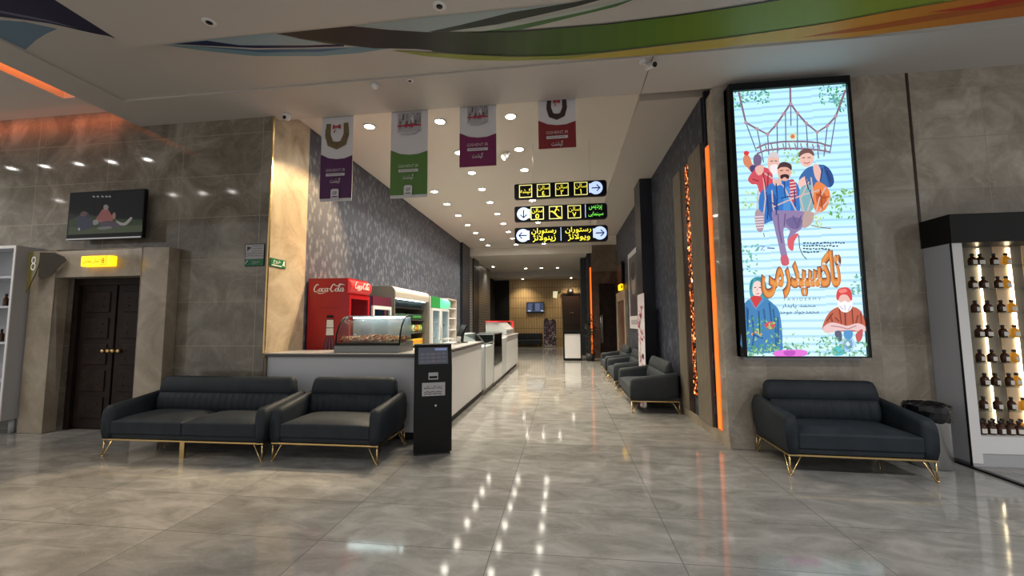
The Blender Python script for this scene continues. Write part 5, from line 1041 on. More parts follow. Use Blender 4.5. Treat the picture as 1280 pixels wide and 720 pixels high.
 ('p',[(2.506,1.214),(2.51,1.187),(2.532,1.171),(2.528,1.199)],(0.261,0.501,0.3)),
 ('p',[(2.54,1.176),(2.524,1.165),(2.519,1.145),(2.535,1.156)],(0.261,0.501,0.3)),
 ('p',[(2.141,1.124),(2.125,1.108),(2.124,1.086),(2.14,1.102)],(0.109,0.321,0.205)),
 ('p',[(2.364,1.195),(2.34,1.195),(2.322,1.178),(2.346,1.177)],(0.109,0.321,0.205)),
 ('p',[(2.658,1.204),(2.651,1.174),(2.665,1.149),(2.672,1.179)],(0.07,0.28,0.171)),
 ('p',[(2.438,1.192),(2.417,1.196),(2.398,1.182),(2.42,1.178)],(0.07,0.28,0.171)),
 ('p',[(2.21,1.123),(2.221,1.11),(2.239,1.111),(2.227,1.123)],(0.261,0.501,0.3)),
 ('p',[(2.319,1.188),(2.3,1.164),(2.301,1.134),(2.32,1.158)],(0.261,0.501,0.3)),
 ('p',[(2.062,1.123),(2.042,1.122),(2.028,1.107),(2.048,1.108)],(0.07,0.28,0.171)),
 ('p',[(2.504,1.21),(2.483,1.201),(2.473,1.179),(2.494,1.188)],(0.07,0.28,0.171)),
 ('p',[(2.601,1.207),(2.601,1.176),(2.621,1.155),(2.622,1.186)],(0.07,0.28,0.171)),
 ('p',[(2.562,1.113),(2.569,1.095),(2.586,1.088),(2.58,1.106)],(0.109,0.321,0.205)),
 ('p',[(2.154,1.128),(2.134,1.132),(2.116,1.12),(2.136,1.116)],(0.261,0.501,0.3)),
 ('p',[(2.256,1.146),(2.245,1.123),(2.252,1.099),(2.263,1.122)],(0.109,0.321,0.205)),
 ('p',[(2.343,1.203),(2.337,1.183),(2.345,1.164),(2.352,1.184)],(0.261,0.501,0.3)),
 ('p',[(2.138,1.201),(2.112,1.213),(2.084,1.201),(2.111,1.189)],(0.109,0.321,0.205)),
 ('p',[(2.568,1.25),(2.565,1.215),(2.585,1.19),(2.589,1.225)],(0.07,0.28,0.171)),
 ('p',[(2.756,1.141),(2.73,1.126),(2.721,1.097),(2.746,1.112)],(0.07,0.28,0.171)),
 ('p',[(2.346,1.248),(2.348,1.231),(2.361,1.222),(2.359,1.239)],(0.261,0.501,0.3)),
 ('p',[(2.515,1.192),(2.489,1.198),(2.465,1.181),(2.492,1.176)],(0.07,0.28,0.171)),
 ('p',[(2.309,1.193),(2.287,1.167),(2.289,1.133),(2.311,1.159)],(0.109,0.321,0.205)),
 ('p',[(2.374,1.18),(2.372,1.154),(2.389,1.135),(2.391,1.162)],(0.261,0.501,0.3)),
 ('p',[(2.477,1.12),(2.505,1.106),(2.535,1.119),(2.507,1.132)],(0.261,0.501,0.3)),
 ('p',[(2.662,1.21),(2.65,1.196),(2.65,1.177),(2.663,1.191)],(0.261,0.501,0.3)),
 ('p',[(2.26,1.22),(2.238,1.209),(2.229,1.185),(2.251,1.196)],(0.109,0.321,0.205)),
 ('p',[(2.385,1.14),(2.395,1.11),(2.422,1.098),(2.412,1.128)],(0.109,0.321,0.205)),
 ('p',[(2.653,1.157),(2.633,1.152),(2.621,1.133),(2.641,1.138)],(0.109,0.321,0.205)),
 ('p',[(2.399,1.244),(2.42,1.225),(2.449,1.229),(2.428,1.248)],(0.07,0.28,0.171)),
 ('p',[(2.559,1.182),(2.549,1.166),(2.553,1.148),(2.563,1.164)],(0.07,0.28,0.171)),
 ('p',[(2.088,1.16),(2.073,1.138),(2.077,1.113),(2.092,1.135)],(0.261,0.501,0.3)),
 ('p',[(2.487,1.207),(2.498,1.179),(2.524,1.169),(2.513,1.196)],(0.07,0.28,0.171)),
 ('p',[(2.345,1.141),(2.323,1.137),(2.309,1.117),(2.332,1.122)],(0.109,0.321,0.205)),
 ('p',[(2.295,1.21),(2.321,1.198),(2.348,1.21),(2.322,1.222)],(0.109,0.321,0.205)),
 ('p',[(2.575,1.197),(2.592,1.18),(2.617,1.181),(2.6,1.199)],(0.261,0.501,0.3)),
 ('p',[(2.184,1.174),(2.171,1.154),(2.175,1.131),(2.188,1.151)],(0.261,0.501,0.3)),
 ('p',[(2.521,1.136),(2.499,1.11),(2.5,1.075),(2.522,1.102)],(0.261,0.501,0.3)),
 ('p',[(2.717,1.152),(2.703,1.13),(2.708,1.106),(2.721,1.128)],(0.07,0.28,0.171)),
 ('p',[(2.687,1.261),(2.68,1.235),(2.692,1.213),(2.699,1.239)],(0.109,0.321,0.205)),
 ('p',[(2.101,1.123),(2.099,1.088),(2.122,1.063),(2.124,1.099)],(0.07,0.28,0.171)),
 ('p',[(2.27,1.219),(2.237,1.221),(2.211,1.197),(2.244,1.195)],(0.07,0.28,0.171)),
 ('p',[(2.407,1.131),(2.384,1.139),(2.362,1.126),(2.385,1.119)],(0.07,0.28,0.171)),
 ('p',[(2.271,1.12),(2.246,1.127),(2.223,1.113),(2.248,1.106)],(0.109,0.321,0.205)),
 ('p',[(2.688,1.208),(2.667,1.213),(2.648,1.201),(2.669,1.196)],(0.07,0.28,0.171)),
 ('p',[(2.477,1.147),(2.492,1.127),(2.516,1.125),(2.502,1.145)],(0.07,0.28,0.171)),
 ('p',[(2.3,1.218),(2.309,1.205),(2.325,1.203),(2.316,1.216)],(0.261,0.501,0.3)),
 ('p',[(2.72,1.231),(2.734,1.219),(2.752,1.222),(2.738,1.234)],(0.07,0.28,0.171)),
 ('p',[(2.628,1.22),(2.606,1.214),(2.593,1.194),(2.615,1.199)],(0.109,0.321,0.205)),
 ('p',[(2.094,1.153),(2.066,1.146),(2.05,1.12),(2.078,1.128)],(0.07,0.28,0.171)),
 ('p',[(2.641,1.159),(2.616,1.159),(2.598,1.139),(2.623,1.14)],(0.109,0.321,0.205)),
 ('p',[(2.111,1.163),(2.092,1.155),(2.084,1.135),(2.103,1.144)],(0.07,0.28,0.171)),
 ('p',[(2.1,1.127),(2.108,1.098),(2.134,1.085),(2.126,1.114)],(0.109,0.321,0.205)),
 ('p',[(2.083,1.229),(2.067,1.211),(2.067,1.186),(2.083,1.205)],(0.07,0.28,0.171)),
 ('p',[(2.5,1.255),(2.495,1.234),(2.505,1.216),(2.51,1.237)],(0.109,0.321,0.205)),
 ('p',[(2.134,1.126),(2.134,1.094),(2.155,1.073),(2.156,1.105)],(0.261,0.501,0.3)),
 ('p',[(2.54,1.194),(2.512,1.18),(2.501,1.15),(2.529,1.164)],(0.07,0.28,0.171)),
 ('p',[(2.301,1.2),(2.298,1.176),(2.312,1.158),(2.315,1.183)],(0.07,0.28,0.171)),
 ('p',[(2.705,1.13),(2.704,1.111),(2.716,1.098),(2.717,1.117)],(0.261,0.501,0.3)),
 ('p',[(2.594,1.218),(2.617,1.197),(2.648,1.202),(2.625,1.222)],(0.07,0.28,0.171)),
 ('p',[(2.169,1.169),(2.144,1.178),(2.12,1.166),(2.144,1.157)],(0.07,0.28,0.171)),
 ('p',[(2.249,1.19),(2.225,1.166),(2.223,1.131),(2.247,1.155)],(0.261,0.501,0.3)),
 ('p',[(2.458,1.118),(2.476,1.108),(2.496,1.115),(2.478,1.125)],(0.07,0.28,0.171)),
 ('p',[(2.188,1.183),(2.181,1.163),(2.189,1.145),(2.196,1.165)],(0.261,0.501,0.3)),
 ('p',[(2.085,1.108),(2.089,1.085),(2.108,1.074),(2.104,1.096)],(0.261,0.501,0.3)),
 ('p',[(2.719,1.237),(2.717,1.202),(2.738,1.179),(2.74,1.213)],(0.109,0.321,0.205)),
 ('p',[(2.537,1.182),(2.551,1.154),(2.581,1.146),(2.567,1.174)],(0.07,0.28,0.171)),
 ('p',[(2.385,1.237),(2.352,1.238),(2.326,1.214),(2.359,1.213)],(0.07,0.28,0.171)),
 ('p',[(2.157,1.122),(2.166,1.107),(2.183,1.105),(2.174,1.119)],(0.261,0.501,0.3)),
 ('p',[(2.258,1.232),(2.258,1.215),(2.269,1.203),(2.27,1.22)],(0.109,0.321,0.205)),
 ('p',[(2.202,1.137),(2.176,1.143),(2.153,1.127),(2.179,1.121)],(0.07,0.28,0.171)),
 ('p',[(2.38,1.172),(2.359,1.166),(2.348,1.146),(2.369,1.152)],(0.07,0.28,0.171)),
 ('p',[(2.044,1.141),(2.068,1.127),(2.095,1.137),(2.071,1.15)],(0.261,0.501,0.3)),
 ('p',[(2.99,1.135),(3.003,1.112),(3.029,1.108),(3.015,1.131)],(0.109,0.321,0.205)),
 ('p',[(3.015,1.286),(2.997,1.29),(2.981,1.279),(2.999,1.275)],(0.109,0.321,0.205)),
 ('p',[(3.136,1.241),(3.108,1.23),(3.094,1.2),(3.122,1.212)],(0.261,0.501,0.3)),
 ('p',[(2.895,1.128),(2.887,1.099),(2.901,1.075),(2.908,1.104)],(0.261,0.501,0.3)),
 ('p',[(3.111,1.167),(3.094,1.155),(3.089,1.134),(3.106,1.146)],(0.07,0.28,0.171)),
 ('p',[(3.196,1.219),(3.179,1.212),(3.17,1.195),(3.187,1.201)],(0.07,0.28,0.171)),
 ('p',[(2.89,1.282),(2.887,1.257),(2.9,1.239),(2.904,1.263)],(0.07,0.28,0.171)),
 ('p',[(2.854,1.218),(2.846,1.19),(2.859,1.165),(2.867,1.193)],(0.109,0.321,0.205)),
 ('p',[(2.913,1.14),(2.905,1.115),(2.914,1.092),(2.923,1.117)],(0.109,0.321,0.205)),
 ('p',[(3.113,1.281),(3.109,1.259),(3.121,1.242),(3.125,1.264)],(0.261,0.501,0.3)),
 ('p',[(2.912,1.26),(2.917,1.234),(2.937,1.222),(2.932,1.247)],(0.261,0.501,0.3)),
 ('p',[(3.094,1.199),(3.072,1.201),(3.054,1.185),(3.076,1.183)],(0.07,0.28,0.171)),
 ('p',[(3.176,1.169),(3.156,1.158),(3.148,1.136),(3.168,1.146)],(0.109,0.321,0.205)),
 ('p',[(2.975,1.165),(2.984,1.152),(3.0,1.15),(2.991,1.164)],(0.261,0.501,0.3)),
 ('p',[(2.855,1.151),(2.823,1.154),(2.798,1.131),(2.829,1.129)],(0.109,0.321,0.205)),
 ('p',[(2.831,1.117),(2.842,1.092),(2.866,1.084),(2.855,1.109)],(0.261,0.501,0.3)),
 ('p',[(2.883,1.257),(2.9,1.247),(2.919,1.253),(2.902,1.263)],(0.07,0.28,0.171)),
 ('p',[(2.91,1.31),(2.908,1.292),(2.919,1.28),(2.92,1.297)],(0.07,0.28,0.171)),
 ('p',[(2.985,1.252),(2.955,1.239),(2.941,1.208),(2.971,1.221)],(0.07,0.28,0.171)),
 ('p',[(2.942,1.181),(2.927,1.167),(2.925,1.146),(2.94,1.16)],(0.109,0.321,0.205)),
 ('p',[(3.32,1.253),(3.304,1.23),(3.307,1.202),(3.323,1.225)],(0.261,0.501,0.3)),
 ('p',[(3.275,1.174),(3.267,1.145),(3.28,1.12),(3.288,1.149)],(0.07,0.28,0.171)),
 ('p',[(2.967,1.12),(2.986,1.107),(3.009,1.114),(2.99,1.127)],(0.261,0.501,0.3)),
 ('p',[(2.979,1.177),(2.996,1.151),(3.026,1.146),(3.009,1.173)],(0.07,0.28,0.171)),
 ('p',[(3.178,1.132),(3.203,1.114),(3.234,1.122),(3.209,1.14)],(0.109,0.321,0.205)),
 ('p',[(3.194,1.114),(3.197,1.096),(3.211,1.087),(3.208,1.105)],(0.109,0.321,0.205)),
 ('p',[(2.972,1.28),(2.958,1.264),(2.958,1.242),(2.973,1.259)],(0.07,0.28,0.171)),
 ('p',[(2.979,1.162),(2.979,1.14),(2.994,1.125),(2.994,1.147)],(0.261,0.501,0.3)),
 ('p',[(3.249,1.151),(3.223,1.136),(3.213,1.106),(3.239,1.121)],(0.261,0.501,0.3)),
 ('p',[(3.222,1.228),(3.217,1.202),(3.23,1.181),(3.235,1.207)],(0.261,0.501,0.3)),
 ('p',[(2.978,1.135),(2.947,1.135),(2.923,1.11),(2.954,1.11)],(0.07,0.28,0.171)),
 ('p',[(3.024,1.153),(3.005,1.132),(3.006,1.104),(3.024,1.125)],(0.261,0.501,0.3)),
 ('p',[(3.227,1.255),(3.237,1.232),(3.259,1.224),(3.25,1.247)],(0.109,0.321,0.205)),
 ('p',[(3.328,1.25),(3.311,1.235),(3.308,1.211),(3.325,1.227)],(0.261,0.501,0.3)),
 ('p',[(3.272,1.162),(3.264,1.147),(3.267,1.13),(3.276,1.145)],(0.07,0.28,0.171)),
 ('p',[(3.126,1.144),(3.114,1.122),(3.119,1.098),(3.131,1.12)],(0.261,0.501,0.3)),
 ('p',[(3.222,1.145),(3.213,1.129),(3.216,1.11),(3.226,1.127)],(0.261,0.501,0.3)),
 ('p',[(3.11,1.189),(3.084,1.193),(3.061,1.175),(3.087,1.171)],(0.261,0.501,0.3)),
 ('p',[(3.147,1.283),(3.149,1.267),(3.161,1.257),(3.159,1.274)],(0.109,0.321,0.205)),
 ('p',[(2.904,1.202),(2.927,1.185),(2.956,1.191),(2.933,1.208)],(0.07,0.28,0.171)),
 ('p',[(3.349,1.247),(3.329,1.233),(3.323,1.209),(3.343,1.223)],(0.07,0.28,0.171)),
 ('p',[(3.023,1.167),(3.014,1.138),(3.026,1.113),(3.035,1.142)],(0.109,0.321,0.205)),
 ('p',[(2.928,1.17),(2.935,1.155),(2.951,1.15),(2.944,1.166)],(0.109,0.321,0.205)),
 ('p',[(2.993,1.316),(2.988,1.297),(2.997,1.281),(3.002,1.3)],(0.109,0.321,0.205)),
 ('p',[(3.287,1.147),(3.285,1.121),(3.301,1.102),(3.303,1.129)],(0.109,0.321,0.205)),
 ('p',[(2.892,1.19),(2.865,1.197),(2.841,1.182),(2.867,1.175)],(0.109,0.321,0.205)),
 ('p',[(3.019,1.171),(3.01,1.156),(3.013,1.139),(3.022,1.154)],(0.109,0.321,0.205)),
 ('p',[(3.169,1.15),(3.18,1.137),(3.196,1.137),(3.186,1.15)],(0.261,0.501,0.3)),
 ('p',[(3.011,1.296),(3.035,1.282),(3.063,1.291),(3.039,1.306)],(0.07,0.28,0.171)),
 ('p',[(2.915,1.315),(2.923,1.284),(2.95,1.271),(2.942,1.302)],(0.07,0.28,0.171)),
 ('p',[(3.219,1.115),(3.189,1.115),(3.167,1.091),(3.197,1.092)],(0.261,0.501,0.3)),
 ('p',[(3.299,1.188),(3.28,1.187),(3.267,1.171),(3.286,1.172)],(0.07,0.28,0.171)),
 ('p',[(3.005,1.301),(3.016,1.281),(3.037,1.277),(3.026,1.297)],(0.109,0.321,0.205)),
 ('p',[(3.032,1.136),(3.042,1.118),(3.06,1.115),(3.051,1.132)],(0.109,0.321,0.205)),
 ('p',[(3.155,1.126),(3.145,1.1),(3.155,1.076),(3.164,1.102)],(0.07,0.28,0.171)),
 ('p',[(3.183,1.202),(3.16,1.192),(3.149,1.168),(3.172,1.178)],(0.109,0.321,0.205)),
 ('p',[(3.026,1.251),(3.016,1.217),(3.031,1.188),(3.041,1.221)],(0.07,0.28,0.171)),
 ('p',[(3.269,1.256),(3.251,1.243),(3.246,1.22),(3.264,1.233)],(0.109,0.321,0.205)),
 ('p',[(3.023,1.292),(3.013,1.264),(3.024,1.238),(3.034,1.266)],(0.261,0.501,0.3)),
 ('p',[(3.095,1.231),(3.094,1.207),(3.109,1.19),(3.11,1.215)],(0.109,0.321,0.205)),
 ('p',[(2.843,1.241),(2.823,1.229),(2.816,1.206),(2.836,1.218)],(0.109,0.321,0.205)),
 ('p',[(3.099,1.282),(3.085,1.269),(3.084,1.251),(3.097,1.263)],(0.261,0.501,0.3)),
 ('p',[(3.131,1.14),(3.105,1.138),(3.086,1.116),(3.113,1.118)],(0.109,0.321,0.205)),
 ('p',[(3.13,1.195),(3.154,1.177),(3.185,1.185),(3.16,1.203)],(0.109,0.321,0.205)),
 ('p',[(3.137,1.292),(3.113,1.271),(3.109,1.239),(3.133,1.26)],(0.261,0.501,0.3)),
 ('p',[(3.092,1.141),(3.066,1.147),(3.042,1.131),(3.069,1.125)],(0.109,0.321,0.205)),
 ('p',[(2.881,1.27),(2.855,1.259),(2.843,1.231),(2.869,1.242)],(0.109,0.321,0.205)),
 ('p',[(2.934,1.226),(2.923,1.194),(2.936,1.165),(2.947,1.197)],(0.261,0.501,0.3)),
 ('p',[(3.333,1.239),(3.308,1.216),(3.305,1.181),(3.33,1.205)],(0.109,0.321,0.205)),
 ('p',[(2.883,1.283),(2.89,1.267),(2.906,1.262),(2.899,1.278)],(0.109,0.321,0.205)),
 ('p',[(3.083,1.225),(3.082,1.199),(3.097,1.182),(3.099,1.207)],(0.261,0.501,0.3)),
 ('p',[(2.82,1.265),(2.835,1.256),(2.853,1.261),(2.838,1.271)],(0.261,0.501,0.3)),
 ('p',[(3.245,1.16),(3.257,1.141),(3.278,1.138),(3.267,1.157)],(0.109,0.321,0.205)),
 ('p',[(2.967,1.202),(2.98,1.174),(3.007,1.166),(2.995,1.193)],(0.261,0.501,0.3)),
 ('p',[(3.09,1.227),(3.063,1.223),(3.045,1.199),(3.072,1.203)],(0.109,0.321,0.205)),
 ('p',[(3.008,1.217),(3.023,1.201),(3.045,1.202),(3.03,1.218)],(0.261,0.501,0.3)),
 ('p',[(3.28,1.124),(3.264,1.12),(3.255,1.105),(3.271,1.109)],(0.261,0.501,0.3)),
 ('p',[(3.285,1.258),(3.289,1.233),(3.308,1.219),(3.305,1.245)],(0.07,0.28,0.171)),
 ('p',[(3.156,1.265),(3.157,1.24),(3.173,1.225),(3.173,1.25)],(0.109,0.321,0.205)),
 ('p',[(3.035,1.301),(3.035,1.275),(3.053,1.259),(3.052,1.284)],(0.109,0.321,0.205)),
 ('p',[(3.215,1.165),(3.212,1.148),(3.221,1.135),(3.224,1.152)],(0.261,0.501,0.3)),
 ('p',[(2.964,1.3),(2.935,1.288),(2.921,1.257),(2.951,1.269)],(0.261,0.501,0.3)),
 ('p',[(3.264,1.242),(3.279,1.234),(3.295,1.24),(3.281,1.248)],(0.07,0.28,0.171)),
 ('p',[(2.911,1.303),(2.882,1.305),(2.859,1.284),(2.888,1.282)],(0.109,0.321,0.205)),
 ('p',[(3.296,1.105),(3.317,1.092),(3.342,1.101),(3.321,1.113)],(0.07,0.28,0.171)),
 ('p',[(3.151,1.198),(3.169,1.182),(3.194,1.185),(3.175,1.202)],(0.07,0.28,0.171)),
 ('p',[(2.837,1.152),(2.84,1.123),(2.861,1.106),(2.858,1.135)],(0.07,0.28,0.171)),
 ('p',[(3.348,1.221),(3.321,1.219),(3.301,1.198),(3.328,1.199)],(0.261,0.501,0.3)),
 ('p',[(3.042,1.283),(3.046,1.255),(3.067,1.239),(3.063,1.268)],(0.07,0.28,0.171)),
 ('p',[(2.915,1.234),(2.901,1.222),(2.899,1.204),(2.912,1.216)],(0.07,0.28,0.171)),
 ('p',[(2.9,1.187),(2.877,1.188),(2.859,1.17),(2.882,1.17)],(0.29,0.55,0.342)),
 ('p',[(2.849,1.174),(2.836,1.154),(2.839,1.131),(2.853,1.151)],(0.453,0.68,0.453)),
 ('p',[(2.926,1.244),(2.925,1.217),(2.942,1.198),(2.943,1.226)],(0.29,0.55,0.342)),
 ('p',[(2.619,1.308),(2.606,1.298),(2.603,1.281),(2.616,1.292)],(0.453,0.68,0.453)),
 ('p',[(2.93,1.256),(2.946,1.227),(2.977,1.221),(2.961,1.249)],(0.29,0.55,0.342)),
 ('p',[(2.955,1.355),(2.95,1.33),(2.963,1.309),(2.968,1.335)],(0.453,0.68,0.453)),
 ('p',[(2.741,1.305),(2.734,1.275),(2.749,1.25),(2.756,1.28)],(0.29,0.55,0.342)),
 ('p',[(2.675,1.216),(2.682,1.188),(2.705,1.175),(2.698,1.202)],(0.29,0.55,0.342)),
 ('p',[(2.619,1.219),(2.642,1.205),(2.668,1.214),(2.645,1.228)],(0.453,0.68,0.453)),
 ('p',[(2.654,1.179),(2.651,1.155),(2.665,1.136),(2.668,1.161)],(0.29,0.55,0.342)),
 ('p',[(2.433,1.328),(2.421,1.308),(2.426,1.286),(2.438,1.306)],(0.29,0.55,0.342)),
 ('p',[(2.481,1.24),(2.5,1.218),(2.529,1.219),(2.51,1.241)],(0.29,0.55,0.342)),
 ('p',[(2.813,1.172),(2.818,1.156),(2.832,1.15),(2.827,1.165)],(0.453,0.68,0.453)),
 ('p',[(2.509,1.307),(2.506,1.288),(2.516,1.273),(2.519,1.292)],(0.29,0.55,0.342)),
 ('p',[(2.415,1.17),(2.396,1.163),(2.386,1.144),(2.405,1.151)],(0.29,0.55,0.342)),
 ('p',[(2.712,1.298),(2.694,1.302),(2.678,1.291),(2.696,1.287)],(0.29,0.55,0.342)),
 ('p',[(2.636,1.194),(2.638,1.176),(2.651,1.166),(2.649,1.183)],(0.29,0.55,0.342)),
 ('p',[(2.506,1.218),(2.515,1.189),(2.542,1.177),(2.532,1.206)],(0.29,0.55,0.342)),
 ('p',[(2.414,1.249),(2.425,1.229),(2.446,1.224),(2.435,1.244)],(0.29,0.55,0.342)),
 ('p',[(2.942,1.176),(2.926,1.176),(2.914,1.164),(2.93,1.164)],(0.453,0.68,0.453)),
 ('p',[(2.74,1.307),(2.724,1.314),(2.708,1.306),(2.724,1.299)],(0.453,0.68,0.453)),
 ('p',[(2.416,1.347),(2.407,1.32),(2.418,1.295),(2.427,1.322)],(0.29,0.55,0.342)),
 ('p',[(2.607,1.348),(2.58,1.344),(2.562,1.32),(2.59,1.324)],(0.29,0.55,0.342)),
 ('p',[(2.817,1.315),(2.797,1.318),(2.78,1.304),(2.8,1.302)],(0.29,0.55,0.342)),
 ('p',[(2.788,1.293),(2.789,1.267),(2.808,1.252),(2.806,1.277)],(0.29,0.55,0.342)),
 ('p',[(2.958,1.318),(2.943,1.309),(2.939,1.291),(2.953,1.301)],(0.29,0.55,0.342)),
 ('p',[(2.582,1.215),(2.606,1.2),(2.634,1.209),(2.61,1.224)],(0.29,0.55,0.342)),
 ('p',[(2.426,1.163),(2.408,1.152),(2.401,1.131),(2.42,1.142)],(0.29,0.55,0.342)),
 ('p',[(2.721,1.239),(2.72,1.21),(2.739,1.191),(2.739,1.22)],(0.453,0.68,0.453)),
 ('p',[(2.665,1.19),(2.639,1.168),(2.634,1.133),(2.66,1.156)],(0.453,0.68,0.453)),
 ('p',[(2.199,1.361),(2.197,1.354),(2.191,1.348),(2.185,1.346),(2.178,1.348),(2.173,1.354),(2.172,1.361),(2.174,1.368),(2.179,1.374),(2.186,1.376),(2.193,1.374),(2.198,1.368)],(0.708,0.29,0.083)),
 ('p',[(2.255,1.337),(2.252,1.329),(2.247,1.324),(2.24,1.322),(2.234,1.324),(2.229,1.329),(2.227,1.337),(2.23,1.344),(2.235,1.349),(2.242,1.351),(2.249,1.349),(2.253,1.344)],(0.708,0.29,0.083)),
 ('p',[(2.163,1.337),(2.161,1.33),(2.156,1.324),(2.149,1.322),(2.142,1.324),(2.137,1.33),(2.136,1.337),(2.138,1.344),(2.144,1.35),(2.15,1.351),(2.157,1.349),(2.162,1.344)],(0.708,0.29,0.083)),
 ('p',[(2.384,1.144),(2.426,1.154),(2.487,1.161),(2.547,1.163),(2.605,1.164),(2.663,1.162),(2.702,1.154),(2.722,1.135),(2.724,1.111),(2.694,1.093),(2.604,1.084),(2.481,1.082),(2.39,1.087),(2.36,1.102),(2.363,1.125)],(0.68,0.155,0.601)),
 ('p',[(2.479,1.144),(2.512,1.151),(2.558,1.153),(2.591,1.149),(2.598,1.134),(2.591,1.113),(2.576,1.097),(2.549,1.091),(2.514,1.091),(2.487,1.097),(2.474,1.11),(2.47,1.13)],(0.453,0.07,0.453)),
 ('s',[(2.389,3.004),(2.403,2.825),(2.383,2.674)],0.013,(0.01,0.037,0.155)),
 ('s',[(2.504,3.1),(2.508,2.922),(2.483,2.721)],0.013,(0.01,0.037,0.155)),
 ('s',[(2.698,3.014),(2.695,2.812)],0.013,(0.01,0.037,0.155)),
 ('s',[(2.593,3.121),(2.593,2.918)],0.013,(0.01,0.037,0.155)),
 ('s',[(2.547,2.92),(2.652,2.941)],0.013,(0.01,0.037,0.155)),
 ('s',[(2.44,2.874),(2.507,2.821)],0.013,(0.01,0.037,0.155)),
 ('s',[(2.826,3.16),(2.85,3.007)],0.012,(0.013,0.028,0.109)),
 ('s',[(3.057,3.224),(3.094,3.096)],0.012,(0.013,0.028,0.109)),
 ('s',[(3.013,3.252),(2.981,3.101)],0.012,(0.013,0.028,0.109)),
 ('s',[(2.862,3.006),(2.896,2.829)],0.012,(0.013,0.028,0.109)),
 ('s',[(2.246,3.165),(2.315,3.136)],0.012,(0.205,0.013,0.028)),
 ('s',[(2.367,3.236),(2.391,3.029)],0.012,(0.205,0.013,0.028)),
 ('s',[(2.425,3.233),(2.408,3.054)],0.012,(0.205,0.013,0.028)),
 ('s',[(2.926,2.953),(3.013,2.899),(3.06,2.922)],0.012,(0.29,0.047,0.01)),
 ('s',[(2.975,3.001),(2.983,2.775)],0.012,(0.29,0.047,0.01)),
 ('s',[(2.502,2.739),(2.504,2.563),(2.528,2.387)],0.012,(0.109,0.07,0.188)),
 ('s',[(2.583,2.736),(2.562,2.586)],0.012,(0.109,0.07,0.188)),
 ('s',[(2.661,2.708),(2.701,2.606)],0.012,(0.109,0.07,0.188)),
 ('s',[(2.752,2.704),(2.698,2.556)],0.012,(0.109,0.07,0.188)),
 ('s',[(2.119,1.63),(2.102,1.386)],0.012,(0.01,0.047,0.155)),
 ('s',[(2.233,1.604),(2.23,1.337)],0.012,(0.01,0.047,0.155)),
 ('s',[(2.352,1.7),(2.363,1.481)],0.012,(0.01,0.047,0.155)),
 ('s',[(2.433,1.529),(2.421,1.24)],0.012,(0.01,0.047,0.155)),
 ('s',[(2.15,1.337),(2.261,1.288)],0.012,(0.01,0.047,0.155)),
 ('s',[(2.943,1.477),(3.015,1.572)],0.012,(0.155,0.024,0.013)),
 ('s',[(3.084,1.619),(3.095,1.452)],0.012,(0.155,0.024,0.013)),
 ('s',[(3.215,1.618),(3.214,1.452)],0.012,(0.155,0.024,0.013)),
 ('s',[(3.298,1.569),(3.3,1.451)],0.012,(0.155,0.024,0.013)),
 ('s',[(3.034,1.524),(3.074,1.476)],0.012,(0.155,0.024,0.013)),
 ('s',[(2.183,1.974),(2.154,1.851)],0.012,(0.016,0.139,0.188)),
 ('s',[(2.308,1.947),(2.323,1.799)],0.012,(0.016,0.139,0.188)),
 ('s',[(2.218,1.978),(2.287,1.972)],0.012,(0.016,0.139,0.188)),
 ('s',[(3.086,1.655),(3.127,1.607)],0.01,(0.453,0.453,0.525)),
 ('s',[(3.17,1.594),(3.206,1.654)],0.01,(0.453,0.453,0.525)),
 ('s',[(3.142,1.666),(3.144,1.599)],0.01,(0.453,0.453,0.525)),
 ('s',[(2.984,1.429),(3.07,1.417),(3.156,1.393)],0.01,(0.342,0.171,0.188)),
 ('s',[(3.245,1.428),(3.156,1.393)],0.01,(0.342,0.171,0.188)),
]
